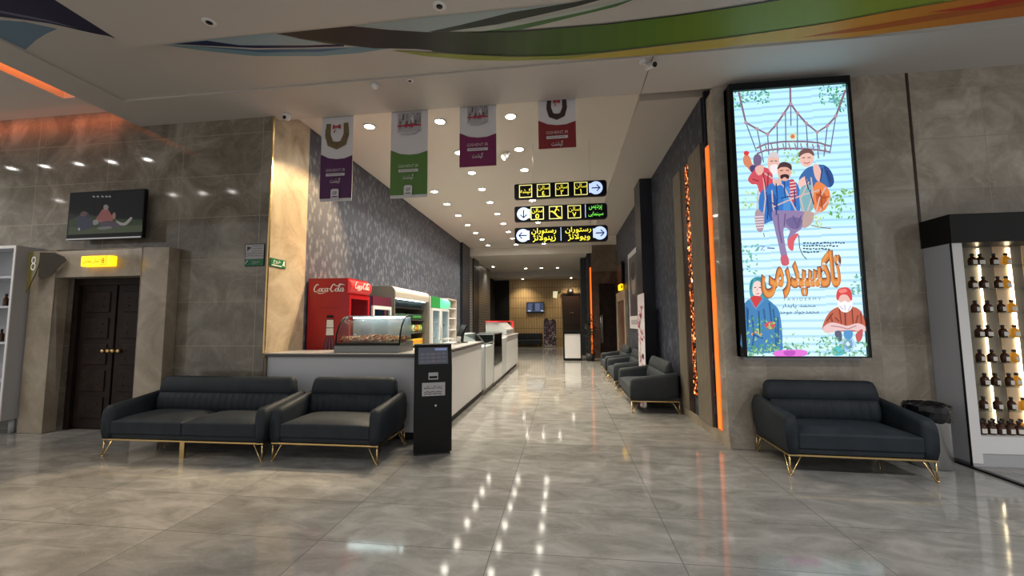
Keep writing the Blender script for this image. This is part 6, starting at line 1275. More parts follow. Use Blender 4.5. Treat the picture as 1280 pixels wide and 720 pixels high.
MURAL = [
 ('p',[(-5.071,2.572),(-4.652,2.616),(-4.309,2.758),(-4.338,3.04),(-4.495,3.344),(-4.536,3.407),(-4.573,3.369),(-4.66,3.325),(-4.76,3.262),(-4.846,3.201),(-4.952,3.137),(-5.116,3.07),(-5.298,3.005),(-5.533,2.96),(-5.644,2.887),(-5.411,2.703)],(0.012,0.014,0.05)),
 ('p',[(-5.414,2.86),(-5.23,2.964),(-4.926,3.119),(-4.734,3.243),(-4.9,3.101),(-5.19,2.939),(-5.373,2.837)],(0.12,0.13,0.22)),
 ('p',[(-5.491,3.01),(-5.355,3.039),(-5.155,3.088),(-4.953,3.213),(-5.147,3.255),(-5.369,3.319),(-5.667,3.428),(-5.685,3.24),(-5.702,3.133)],(0.13,0.22,0.31)),
 ('p',[(-4.155,3.56),(-3.625,3.546),(-2.849,3.558),(-2.62,3.672),(-2.383,3.778),(-3.108,3.716),(-3.765,3.613)],(0.3,0.42,0.5)),
 ('p',[(-4.155,3.56),(-3.781,3.63),(-3.239,3.762),(-2.544,3.832),(-2.024,3.878),(-1.781,3.937),(-2.159,3.964),(-2.622,3.954),(-3.318,3.858),(-3.769,3.715)],(0.17,0.3,0.37)),
 ('p',[(-4.044,3.562),(-3.64,3.563),(-3.354,3.676),(-2.685,3.768),(-2.257,3.808),(-2.277,3.843),(-2.709,3.803),(-3.22,3.739),(-3.77,3.619)],(0.01,0.02,0.08)),
 ('p',[(-3.901,3.607),(-3.239,3.762),(-2.556,3.85),(-2.202,3.873),(-2.579,3.886),(-3.187,3.815)],(0.05,0.13,0.26)),
 ('p',[(-2.035,3.568),(-1.209,3.553),(-0.434,3.563),(0.451,3.563),(-0.441,3.617),(-1.105,3.74),(-1.343,3.753)],(0.34,0.43,0.46)),
 ('p',[(-2.857,3.569),(-2.038,3.573),(-1.706,3.669),(-1.343,3.753),(-0.796,3.828),(-0.472,3.861),(-0.519,4.23),(-0.995,4.138),(-1.531,3.984),(-1.951,3.914),(-2.433,3.771)],(0.022,0.026,0.028)),
 ('p',[(-2.768,3.628),(-2.416,3.774),(-1.914,3.932),(-1.951,3.914),(-2.361,3.757)],(0.03,0.07,0.05)),
 ('p',[(-1.317,3.751),(-0.972,3.703),(-0.439,3.607),(0.162,3.562),(0.341,3.539),(0.519,3.536),(0.163,3.62),(-0.374,3.709),(-0.954,3.795)],(0.022,0.035,0.03)),
 ('p',[(-1.115,3.773),(-0.376,3.73),(0.238,3.639),(0.735,3.565),(0.839,3.561),(0.315,3.68),(-0.304,3.805),(-0.713,3.828)],(0.42,0.47,0.44)),
 ('p',[(-0.795,3.823),(-0.463,3.794),(0.315,3.68),(0.738,3.584),(0.536,3.67),(0.013,3.772),(-0.389,3.85)],(0.06,0.16,0.05)),
 ('p',[(-1.277,3.757),(-1.066,3.782),(-1.155,4.103),(-1.373,4.045)],(0.024,0.031,0.026)),
 ('p',[(-1.089,3.78),(-0.878,3.806),(-0.958,4.152),(-1.179,4.096)],(0.027,0.038,0.023)),
 ('p',[(-0.901,3.803),(-0.69,3.829),(-0.756,4.191),(-0.982,4.147)],(0.03,0.047,0.02)),
 ('p',[(-0.713,3.826),(-0.502,3.852),(-0.554,4.231),(-0.781,4.186)],(0.035,0.062,0.02)),
 ('p',[(-0.525,3.849),(-0.313,3.862),(-0.348,4.258),(-0.578,4.226)],(0.04,0.077,0.02)),
 ('p',[(-0.336,3.861),(-0.125,3.869),(-0.143,4.283),(-0.373,4.255)],(0.045,0.093,0.02)),
 ('p',[(-0.148,3.868),(0.061,3.873),(0.062,4.293),(-0.168,4.28)],(0.05,0.108,0.02)),
 ('p',[(0.039,3.873),(0.246,3.876),(0.265,4.297),(0.037,4.293)],(0.058,0.123,0.021)),
 ('p',[(0.224,3.876),(0.428,3.879),(0.467,4.3),(0.241,4.296)],(0.068,0.138,0.022)),
 ('p',[(0.406,3.879),(0.608,3.875),(0.665,4.294),(0.443,4.299)],(0.077,0.153,0.023)),
 ('p',[(0.587,3.876),(0.785,3.868),(0.86,4.284),(0.641,4.295)],(0.086,0.168,0.024)),
 ('p',[(0.764,3.869),(0.96,3.86),(1.051,4.274),(0.836,4.285)],(0.095,0.183,0.025)),
 ('p',[(0.939,3.861),(1.131,3.852),(1.241,4.266),(1.029,4.275)],(0.106,0.196,0.025)),
 ('p',[(1.111,3.853),(1.299,3.841),(1.427,4.258),(1.218,4.267)],(0.118,0.208,0.026)),
 ('p',[(1.279,3.842),(1.465,3.83),(1.611,4.251),(1.405,4.259)],(0.129,0.219,0.027)),
 ('p',[(1.445,3.831),(1.627,3.819),(1.79,4.238),(1.589,4.252)],(0.141,0.231,0.028)),
 ('p',[(1.608,3.82),(1.786,3.805),(1.966,4.224),(1.769,4.24)],(0.153,0.243,0.029)),
 ('p',[(1.768,3.807),(1.941,3.788),(2.138,4.209),(1.945,4.226)],(0.164,0.254,0.03)),
 ('p',[(1.922,3.79),(2.092,3.771),(2.308,4.195),(2.118,4.211)],(0.173,0.261,0.03)),
 ('p',[(2.074,3.773),(2.241,3.757),(2.474,4.18),(2.287,4.197)],(0.18,0.264,0.031)),
 ('p',[(2.223,3.758),(2.39,3.746),(2.636,4.164),(2.454,4.182)],(0.187,0.266,0.031)),
 ('p',[(2.372,3.747),(2.536,3.734),(2.789,4.139),(2.616,4.166)],(0.193,0.269,0.031)),
 ('p',[(2.519,3.736),(2.68,3.723),(2.936,4.11),(2.771,4.142)],(0.2,0.271,0.032)),
 ('p',[(2.663,3.725),(2.822,3.712),(3.08,4.081),(2.919,4.113)],(0.207,0.274,0.032)),
 ('p',[(2.805,3.714),(2.962,3.703),(3.226,4.06),(3.063,4.085)],(0.213,0.276,0.033)),
 ('p',[(2.945,3.704),(3.102,3.696),(3.37,4.042),(3.208,4.062)],(0.22,0.279,0.033)),
 ('p',[(3.085,3.697),(3.24,3.689),(3.513,4.025),(3.353,4.045)],(0.227,0.281,0.034)),
 ('p',[(3.223,3.69),(3.376,3.682),(3.65,4.006),(3.496,4.027)],(0.233,0.284,0.034)),
 ('p',[(3.36,3.683),(3.51,3.676),(3.779,3.98),(3.635,4.009)],(0.24,0.286,0.034)),
 ('p',[(3.494,3.676),(3.627,3.67),(3.89,3.957),(3.764,3.983)],(0.247,0.289,0.035)),
 ('s',[(-0.917,3.812),(-0.472,3.861),(0.012,3.871),(0.484,3.88),(1.161,3.856),(1.723,3.812),(2.118,3.771)],0.012,(0.01,0.012,0.01)),
 ('s',[(-0.951,4.144),(-0.519,4.23),(0.008,4.289),(0.528,4.294),(1.108,4.264),(1.663,4.236),(2.114,4.204),(2.678,4.147),(3.116,4.061),(3.542,4.002)],0.008,(0.03,0.06,0.01)),
 ('p',[(-1.792,3.962),(-1.208,4.095),(-0.996,4.144),(-0.521,4.244),(0.008,4.303),(0.53,4.314),(1.113,4.284),(1.125,4.337),(0.535,4.362),(0.008,4.358),(-0.529,4.312),(-1.017,4.231),(-1.482,4.098)],(0.27,0.3,0.06)),
 ('p',[(0.53,4.314),(1.113,4.284),(1.709,4.254),(2.12,4.216),(2.185,4.356),(1.762,4.399),(1.146,4.426),(0.54,4.411),(0.007,4.372)],(0.47,0.37,0.08)),
 ('p',[(1.113,4.284),(1.318,4.274),(1.345,4.371),(1.132,4.364)],(0.408,0.359,0.098)),
 ('p',[(1.303,4.274),(1.505,4.264),(1.541,4.378),(1.329,4.371)],(0.425,0.357,0.092)),
 ('p',[(1.49,4.265),(1.689,4.255),(1.736,4.384),(1.526,4.377)],(0.442,0.356,0.088)),
 ('p',[(1.674,4.256),(1.867,4.24),(1.926,4.384),(1.72,4.384)],(0.458,0.354,0.083)),
 ('p',[(1.853,4.241),(2.042,4.223),(2.113,4.383),(1.91,4.384)],(0.475,0.352,0.078)),
 ('p',[(2.028,4.225),(2.213,4.207),(2.301,4.387),(2.098,4.383)],(0.492,0.351,0.073)),
 ('p',[(2.2,4.208),(2.381,4.19),(2.49,4.396),(2.286,4.387)],(0.506,0.336,0.066)),
 ('p',[(2.368,4.191),(2.546,4.173),(2.677,4.404),(2.475,4.395)],(0.519,0.309,0.057)),
 ('p',[(2.533,4.174),(2.707,4.155),(2.863,4.413),(2.662,4.404)],(0.531,0.281,0.048)),
 ('p',[(2.695,4.157),(2.859,4.127),(3.044,4.415),(2.848,4.412)],(0.544,0.254,0.039)),
 ('p',[(2.847,4.13),(3.007,4.1),(3.213,4.403),(3.03,4.416)],(0.548,0.235,0.034)),
 ('p',[(2.995,4.102),(3.152,4.075),(3.38,4.392),(3.2,4.404)],(0.546,0.225,0.033)),
 ('p',[(3.14,4.076),(3.299,4.055),(3.544,4.381),(3.367,4.393)],(0.542,0.215,0.031)),
 ('p',[(3.287,4.057),(3.442,4.036),(3.706,4.369),(3.531,4.381)],(0.539,0.205,0.03)),
 ('p',[(3.431,4.037),(3.583,4.017),(3.866,4.358),(3.693,4.37)],(0.537,0.195,0.028)),
 ('p',[(3.571,4.018),(3.718,3.996),(4.023,4.348),(3.853,4.359)],(0.534,0.185,0.027)),
 ('p',[(3.708,3.998),(3.851,3.975),(4.177,4.337),(4.01,4.348)],(0.531,0.175,0.025)),
 ('p',[(3.84,3.976),(3.981,3.954),(4.33,4.326),(4.165,4.338)],(0.528,0.165,0.024)),
 ('p',[(3.97,3.955),(4.108,3.933),(4.48,4.316),(4.318,4.327)],(0.524,0.155,0.022)),
 ('p',[(4.098,3.935),(4.223,3.915),(4.616,4.307),(4.468,4.317)],(0.522,0.145,0.021)),
 ('p',[(2.494,4.35),(3.106,4.249),(3.669,4.157),(4.294,4.049),(4.402,4.158),(3.804,4.237),(3.156,4.324)],(0.4,0.1,0.02)),
 ('p',[(3.515,4.136),(3.932,4.075),(4.284,3.975),(4.389,4.08),(4.002,4.152)],(0.45,0.04,0.015)),
]
TVPIC = [
 ('p',[(-7.019,2.996),(-6.868,3.048),(-6.626,3.058),(-6.206,2.983),(-5.819,2.959),(-5.81,2.788),(-7.021,2.783)],(0.05,0.07,0.04)),
 ('p',[(-7.01,2.899),(-6.674,2.867),(-6.24,2.88),(-5.812,2.873),(-5.81,2.788),(-7.021,2.783)],(0.08,0.1,0.055)),
 ('p',[(-6.988,3.366),(-6.956,3.364),(-6.917,3.05),(-6.953,3.052)],(0.015,0.018,0.02)),
 ('p',[(-6.853,3.359),(-6.822,3.358),(-6.784,3.045),(-6.819,3.046)],(0.015,0.018,0.02)),
 ('p',[(-6.653,3.35),(-6.622,3.348),(-6.585,3.037),(-6.62,3.038)],(0.015,0.018,0.02)),
 ('p',[(-6.52,3.344),(-6.489,3.342),(-6.453,3.032),(-6.488,3.033)],(0.015,0.018,0.02)),
 ('p',[(-6.322,3.334),(-6.292,3.333),(-6.257,3.024),(-6.292,3.025)],(0.015,0.018,0.02)),
 ('p',[(-6.192,3.328),(-6.161,3.327),(-6.127,3.018),(-6.162,3.02)],(0.015,0.018,0.02)),
 ('p',[(-6.062,3.322),(-6.032,3.32),(-5.998,3.013),(-6.032,3.015)],(0.015,0.018,0.02)),
 ('p',[(-5.933,3.316),(-5.902,3.314),(-5.87,3.008),(-5.904,3.009)],(0.015,0.018,0.02)),
 ('p',[(-6.874,2.99),(-6.871,3.026),(-6.865,3.054),(-6.853,3.077),(-6.835,3.093),(-6.811,3.103),(-6.785,3.107),(-6.755,3.105),(-6.722,3.096),(-6.694,3.08),(-6.674,3.053),(-6.66,3.018),(-6.65,2.982),(-6.643,2.944),(-6.641,2.905),(-6.649,2.876),(-6.671,2.861),(-6.703,2.854),(-6.739,2.85),(-6.781,2.841),(-6.826,2.835),(-6.86,2.845),(-6.874,2.884),(-6.876,2.941)],(0.055,0.06,0.09)),
 ('p',[(-6.844,3.076),(-6.836,3.092),(-6.818,3.11),(-6.797,3.119),(-6.769,3.116),(-6.736,3.104),(-6.717,3.091),(-6.721,3.075),(-6.738,3.056),(-6.757,3.044),(-6.775,3.04),(-6.795,3.041),(-6.813,3.046),(-6.828,3.054),(-6.84,3.064)],(0.16,0.1,0.1)),
 ('p',[(-6.575,2.979),(-6.565,3.014),(-6.535,3.056),(-6.509,3.092),(-6.495,3.114),(-6.484,3.129),(-6.469,3.138),(-6.445,3.142),(-6.418,3.139),(-6.392,3.129),(-6.37,3.11),(-6.349,3.083),(-6.331,3.055),(-6.312,3.025),(-6.296,2.993),(-6.291,2.968),(-6.303,2.954),(-6.326,2.946),(-6.354,2.941),(-6.386,2.936),(-6.424,2.933),(-6.462,2.936),(-6.506,2.944),(-6.55,2.957)],(0.34,0.13,0.12)),
 ('p',[(-6.466,3.177),(-6.459,3.188),(-6.445,3.197),(-6.431,3.2),(-6.414,3.196),(-6.397,3.185),(-6.385,3.173),(-6.381,3.157),(-6.384,3.138),(-6.391,3.125),(-6.407,3.119),(-6.428,3.118),(-6.446,3.124),(-6.457,3.138),(-6.464,3.159)],(0.3,0.26,0.24)),
 ('p',[(-6.506,2.938),(-6.478,2.951),(-6.43,2.959),(-6.377,2.961),(-6.319,2.957),(-6.256,2.947),(-6.202,2.936),(-6.158,2.923),(-6.123,2.908),(-6.112,2.894),(-6.135,2.881),(-6.182,2.868),(-6.239,2.861),(-6.31,2.858),(-6.392,2.86),(-6.456,2.869),(-6.492,2.889),(-6.509,2.916)],(0.1,0.08,0.1)),
 ('p',[(-6.248,2.966),(-6.217,2.955),(-6.164,2.932),(-6.115,2.923),(-6.076,2.943),(-6.041,2.976),(-6.014,2.999),(-5.994,3.001),(-5.982,2.994),(-5.982,2.978),(-6.002,2.951),(-6.034,2.917),(-6.069,2.892),(-6.105,2.885),(-6.143,2.887),(-6.177,2.896),(-6.211,2.919),(-6.241,2.949)],(0.4,0.36,0.33)),
 ('p',[(-6.618,2.971),(-6.601,2.982),(-6.576,2.989),(-6.554,2.988),(-6.538,2.972),(-6.527,2.948),(-6.527,2.929),(-6.546,2.917),(-6.577,2.911),(-6.602,2.912),(-6.615,2.928),(-6.621,2.952)],(0.3,0.28,0.3)),
 ('p',[(-6.318,3.026),(-6.311,3.048),(-6.294,3.07),(-6.279,3.082),(-6.268,3.077),(-6.259,3.061),(-6.254,3.043),(-6.254,3.018),(-6.258,2.991),(-6.266,2.976),(-6.283,2.984),(-6.306,3.005)],(0.35,0.2,0.17)),
 ('p',[(-6.543,2.872),(-6.492,2.879),(-6.412,2.884),(-6.349,2.884),(-6.314,2.876),(-6.296,2.864),(-6.303,2.854),(-6.348,2.845),(-6.417,2.838),(-6.475,2.837),(-6.515,2.846),(-6.544,2.86)],(0.2,0.2,0.19)),
 ('p',[(-6.821,2.859),(-6.823,2.847),(-6.828,2.839),(-6.837,2.836),(-6.846,2.84),(-6.853,2.849),(-6.857,2.86),(-6.856,2.872),(-6.85,2.88),(-6.841,2.883),(-6.832,2.879),(-6.825,2.871)],(0.4,0.42,0.44)),
 ('s',[(-6.657,3.321),(-6.64,3.334),(-6.621,3.313)],0.02,(0.34,0.34,0.34)),
 ('s',[(-6.59,3.318),(-6.574,3.331),(-6.554,3.31)],0.02,(0.34,0.34,0.34)),
 ('s',[(-6.513,3.314),(-6.497,3.327),(-6.477,3.307)],0.02,(0.34,0.34,0.34)),
 ('s',[(-6.447,3.311),(-6.431,3.324),(-6.411,3.304)],0.02,(0.34,0.34,0.34)),
 ('s',[(-6.392,3.309),(-6.376,3.321),(-6.357,3.301)],0.02,(0.34,0.34,0.34)),
]
# ================================================================== SETTING
b = MB().box(-14, 7.5, -4, 26, -.15, 0); struct(b, 'floor', M['floor'])
WL, WR = 5.05, 5.17
b = MB()
b.box(-14, -7.19, WL, 5.3, 0, 4.75).box(-5.79, -4.16, WL, 5.3, 0, 4.42).box(-4.16, -4.021, WL, 5.068, 0, 4.42).box(-7.19, -5.79, WL, 5.3, 2.17, 4.42)
b.box(-7.19, -6.18, WL, 5.3, 4.42, 4.75)
struct(b, 'wall_left', M['wall'])
b = MB().box(-4.16, -4.02, 5.068, 5.87, 0, 4.42).box(-4.16, -4.02, 5.18, 5.87, 4.42, 4.66)
struct(b, 'wall_left_return', M['column'])
b = MB().box(-4.026, -4.006, WL-.012, WL+.014, 1.1, 4.42); struct(b, 'trim_1', M['gold'])
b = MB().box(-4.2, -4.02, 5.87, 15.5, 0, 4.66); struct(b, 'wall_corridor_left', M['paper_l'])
b = MB().box(1.92, 7.5, WR, 5.45, 0, 4.42).box(1.90, 1.92, WR, 5.24, 0, 4.42)
struct(b, 'wall_right', M['wallR'])
b = MB().box(4.085, 4.112, WR-.006, WR+.004, 2.3, 4.42); struct(b, 'trim_2', M['darkwood'])
b = MB().box(1.897, 1.93, 5.15, 7.05, 0, .125); struct(b, 'baseboard_right', M['portal'])
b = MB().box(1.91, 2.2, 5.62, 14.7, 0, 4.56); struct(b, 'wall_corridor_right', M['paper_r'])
b = MB().box(2.04, 2.2, 5.24, 5.62, 0, 4.6).box(1.93, 2.04, 5.55, 5.62, .125, 4.6); struct(b, 'wall_recess', M['navy'])
# right-hand corridor cladding
b = MB().box(1.885, 1.91, 5.66, 6.2, .125, 3.92); struct(b, 'trim_3', M['wood'])
b = MB().box(1.885, 1.91, 6.66, 7.05, .125, 3.92); struct(b, 'trim_4', M['wood'])
b = MB().box(1.90, 1.91, 6.44, 6.66, .125, 3.92); struct(b, 'trim_5', M['darkwood'])
b = MB().box(1.98, 2.04, 5.25, 5.40, .125, 3.95); struct(b, 'trim_6', M['darkwood'])
# pillars and far corridor
b = MB().box(1.66, 1.95, 8.8, 9.45, 0, 4.56); struct(b, 'pillar_right', M['navy'])
b = MB().box(-4.2, -3.92, 15.5, 16.75, 0, 4.66); struct(b, 'pillar_left', M['navy'])
b = MB().box(-4.2, -3.95, 17.6, 18.75, 0, 4.4); struct(b, 'pillar_left.001', M['navy'])
b = MB().box(-4.2, -4.0, 16.75, 17.6, 0, 4.4).box(-4.2, -4.0, 18.75, 21.9, 0, 4.4); struct(b, 'wall_perforated', M['perf'])
b = MB().box(-4.6, -4.2, 21.9, 24.9, 0, 4.4).box(-4.6, -3.3, 24.72, 24.9, 0, 4.06); struct(b, 'wall_dark_opening', M['void'])  # shade of the opening put into the wall colour
b = MB().box(-3.3, 1.1, 24.7, 24.9, 0, 4.06); struct(b, 'wall_back', M['tanpanel'])
b = MB().box(1.0, 1.2, 17.2, 24.7, 0, 4.4); struct(b, 'wall_corridor_far', M['navy'])
b = MB().box(.78, 1.02, 18.4, 19.0, 0, 4.4); struct(b, 'pillar_far', M['navy'])
b = MB().box(1.16, 1.46, 17, 17.2, 0, 4.7).box(2.12, 4.0, 17, 17.2, 0, 4.7).box(1.46, 2.12, 17, 17.2, 3.05, 4.7)
struct(b, 'wall_stone', M['brownstone'])
b = MB().box(1.16, 4.0, 16.985, 17.0, 3.55, 4.68); struct(b, 'trim_7', M['brownwall'])
b = MB().box(1.46, 2.12, 17.05, 17.1, 0, 3.05)
d2 = struct(b, 'door_2', M['doorwood'])
b = MB()
for x in (1.50, 1.56): b.tube([(x, 17.02, .6), (x, 17.02, 1.75)], .016)
b.build('door_handle', M['chrome'], d2)
b = MB().box(3.9, 4.0, 14.7, 17, 0, 4.5).box(1.91, 4, 14.6, 14.7, 0, 4.5); struct(b, 'wall_alcove', M['navy'])

# ceilings
ZR, ZM, ZP, ZC = 4.42, 4.44, 4.25, 4.65
b = MB().box(-6.18, 7.5, 4.43, 5.18, ZR, 4.8).box(-6.18, -5.69, -1.4, 4.43, ZR, 4.8); struct(b, 'ceiling', M['ceil'])
b = MB().box(-4.24, 7.5, -1.4, 3.31, ZP, 4.4); struct(b, 'ceiling.001', M['ceil'])
b = MB().box(-14, -6.96, -1.4, 5.05, 4.69, 4.82).box(-6.72, -6.18, -1.4, 5.05, 4.69, 4.82).box(-6.96, -6.72, 4.65, 5.05, 4.69, 4.82).box(-6.96, -6.72, -1.4, 3.4, 4.69, 4.82).box(-6.96, -6.72, 3.38, 3.4, 4.82, 5.0)
b.box(-6.96, -6.94, -1.4, 4.65, 4.82, 5.0).box(-6.74, -6.72, -1.4, 4.65, 4.82, 5.0).box(-6.96, -6.72, 4.65, 4.67, 4.82, 5.0).box(-6.96, -6.72, -1.4, 4.65, 5.0, 5.02)
struct(b, 'ceiling.002', M['ceil_w'])
b = MB().box(-4.2, 2.2, 5.18, 17.0, ZC, 4.8).box(2.2, 4.0, 14.6, 17.2, 4.4, 4.6); struct(b, 'ceiling.003', M['ceil_w'])
b = MB().box(1.1, 2.2, 5.6, 14.7, 4.55, ZC); struct(b, 'ceiling.004', M['ceil'])
b = MB().box(-4.2, 1.2, 17.05, 23.0, 4.35, 4.5).box(-4.2, 1.2, 16.95, 17.05, 4.33, ZC); struct(b, 'ceiling.005', M['ceil_w'])
b = MB().box(-4.6, 1.2, 23.0, 24.9, 4.05, 4.4); struct(b, 'ceiling.006', M['ceil'])
b = MB().box(1.028, 1.034, 4.43, 5.18, ZR-.002, ZR); struct(b, 'trim_8', M['navy'])

# printed stretch ceiling
ml = thing('ceiling_mural', 'glossy printed stretch ceiling with blue, green and orange ribbons', 'ceiling mural', (0, 0, ZM))
b = MB(); b.T = Matrix.Translation((0, 0, -ZM))
b.add([(x, y, z) for z in (ZM, ZM+.03) for y in (-1.4, 4.43) for x in (-5.69, 7.5)], [(0,1,3,2),(4,6,7,5),(0,4,5,1),(2,3,7,6),(0,2,6,4),(1,5,7,3)], 0, False, (.50,.48,.45))
f = Face2D(b, (0, 0, ZM-.0005), (1,0,0), (0,1,0), (0,0,-1), .0002)
def art(f, items):
    for e in items:
        if e[0] == 'p': f.poly(e[1], e[2])
        else: f.stroke(e[1], e[2], e[3])
art(f, MURAL)
b.build('printed_sheet', M['mural'], ml, fix=False)

# cove strip in the slot of the side ceiling
cv = tag(MB().box(-6.75, -6.74, 3.45, 4.6, 4.87, 4.98).build('cove_light', M['cove']), 'orange light strip inside the ceiling slot by the marble wall', 'light strip')
nb = tag(MB().box(1.905, 1.965, 5.425, 5.535, .14, 3.79).build('light_bar', M['orange'], bevel=.01), 'tall orange light bar beside the big screen, standing on the skirting', 'light strip')
nb2 = tag(MB().box(1.09, 1.15, 16.93, 16.99, 0, 3.72).build('light_bar', M['orange'], bevel=.01), 'distant orange light bar on the corner of the dark stone wall', 'light strip')

# mosaic of copper pieces
ms = thing('mosaic_strip', 'glittering copper mosaic strip between two fluted timber panels', 'wall decoration', (1.885, 6.3, .5))
r2 = random.Random(5)
cols = [mat('copper_chip_dark', (.10,.02,.01), .2, .7), mat('copper_chip', (.75,.20,.05), .15, .8, emit=(1,.16,.02), es=.35), mat('copper_chip_glint', (1,.55,.3), .1, .6, emit=(1,.35,.12), es=1.6)]  # emission on the brighter chips paints their glints
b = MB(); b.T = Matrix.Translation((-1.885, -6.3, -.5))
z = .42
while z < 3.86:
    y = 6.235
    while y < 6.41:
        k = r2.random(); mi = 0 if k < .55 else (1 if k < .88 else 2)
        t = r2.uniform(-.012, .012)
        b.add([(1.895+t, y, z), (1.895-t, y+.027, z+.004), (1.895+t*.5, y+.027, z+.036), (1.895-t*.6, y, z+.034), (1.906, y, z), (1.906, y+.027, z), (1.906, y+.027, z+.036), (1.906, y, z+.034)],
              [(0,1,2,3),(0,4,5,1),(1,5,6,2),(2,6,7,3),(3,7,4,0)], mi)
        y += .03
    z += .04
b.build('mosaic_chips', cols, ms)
MB().box(1.8985-1.885, 1.9095-1.885, 6.205-6.3, 6.435-6.3, -.1, 3.4).build('backing', M['darkwood'], ms)

# ================================================================== DOOR AND PORTAL AT THE SIDE
b = MB().box(-7.6, -7.19, 4.88, 5.05, 0, 2.56).box(-5.79, -5.37, 4.88, 5.05, 0, 2.56).box(-7.19, -5.79, 4.88, 5.05, 2.17, 2.56)
struct(b, 'trim_9', M['portal'], bevel=.008)
b = MB().box(-7.19, -5.79, 5.2, 5.28, 0, 2.17).box(-7.19, -7.10, 5.12, 5.2, 0, 2.17).box(-5.88, -5.79, 5.12, 5.2, 0, 2.17).box(-7.10, -5.88, 5.12, 5.2, 2.08, 2.17)
dr = struct(b, 'door_1', M['doorwood'])
for cx in (-6.80, -6.18):
    b = MB().box(cx-.29, cx+.29, 5.165, 5.2, .02, 2.08)
    lf = b.build('door_leaf', M['doorwood'], dr)
    b = MB()
    for k in range(5):
        z0 = .16+k*.38
        b.box(cx-.20, cx+.20, 5.148, 5.166, z0, z0+.30)
    b.build('padded_panel', M['doorwood'], lf, bevel=.012)
    b = MB()
    for k in range(5):
        for sx in (-.1, .1):
            for sz in (.09, .21): b.ball((cx+sx, 5.146, .16+k*.38+sz), .012, 8, 5)
    b.build('stud', M['darkwood'], lf)
for x in (-6.62, -6.53, -6.45, -6.36):
    b = MB().lathe([(.006,.0),(.012,-.02),(.028,-.03),(.032,-.05),(.02,-.066),(.004,-.07)], (x, 5.165, 1.12), 14, axis='y')
    b.build('door_knob', M['gold'], dr)

# lit sign over the door
sg = thing('hall_sign', 'lit yellow hall sign with number 8 above the dark double door', 'sign', (-6.42, 4.88, 2.38))
MB().box(-.245, .245, -.085, 0, -.075, .075).build('sign_box', M['exit'], sg, bevel=.015)
b = MB(); f = Face2D(b, (0, -.0855, 0), (1,0,0), (0,0,1), (0,-1,0))
f.text('سالن نمایش', -.075, 0, .26, .075, bold=.01); f.ring(.075, .165, -.055, .055, .005); f.text('8', .12, 0, h=.075, bold=.015)
f.rect(.175, .179, -.07, .07)
b.build('lettering', M['exitink'], sg, fix=False)

# folded glass flag sign
fs = thing('flag_sign', 'folded tinted glass sign with an 8 on the corner of the door surround', 'sign', (-7.1, 4.88, 2.2))
def fold(name, pts, m, p0, p1):
    """pts in (0..1 along p0->p1, z)"""
    b = MB(); p0 = Vector((*p0, 0)); p1 = Vector((*p1, 0)); nrm = (p1-p0).cross(Vector((0,0,1))).normalized()*.006
    A = [p0.lerp(p1, t)+Vector((0,0,z)) for t, z in pts]; n = len(A)
    b.add([p+nrm for p in A]+[p-nrm for p in A], [tuple(range(n)), tuple(range(n,2*n))[::-1]]+[(i,(i+1)%n,n+(i+1)%n,n+i) for i in range(n)])
    return b.build(name, m, fs)
ap = (-.12, -.16)
l0 = (-.40, -.10); r0 = (.13, -.03)
pl_ = fold('glass_panel', [(0,.33),(1,.31),(1,.16),(.75,.02),(.3,-.16),(.05,-.24)], M['olive'], l0, ap)
pr_ = fold('glass_panel', [(0,.31),(.55,.31),(.9,.26),(1,.21),(.7,.10),(.45,-.02),(.12,-.07),(0,-.02)], M['olive2'], ap, r0)
p0 = Vector((*l0, 0)); p1 = Vector((*ap, 0)); u = (p1-p0).normalized(); nn = u.cross(Vector((0,0,1))).normalized()
b = MB(); f = Face2D(b, p0+u*.15+nn*.008, u, (0,0,1), nn); f.text('8', 0, .16, h=.20, bold=-.012)
b.build('lettering', M['whiteink'], pl_, fix=False)

# television over the door
tv = thing('wall_tv', 'black wall television above the door showing people seated on grass', 'television', (-6.43, 4.95, 3.05))
b = MB().box(-.62, .62, -.075, -.02, -.345, .355); b.build('casing', M['black'], tv, bevel=.008)
MB().box(-.61, .61, -.079, -.074, -.345, -.325).build('bottom_strip', M['chrome'], tv)
b = MB(); b.T = Matrix.Translation((6.43, -4.95, -3.05))
f = Face2D(b, (0, 4.8735, 0), (1,0,0), (0,0,1), (0,-1,0), .00003)
f.poly([(-7.03,2.78),(-5.83,2.78),(-5.83,3.38),(-7.03,3.38)], (.018,.02,.024)); art(f, TVPIC)
b.build('display', M['tvscreen'], tv, fix=False)
MB().box(-.15, .15, -.02, .1, -.15, .15).build('wall_bracket', M['blackmatt'], tv)

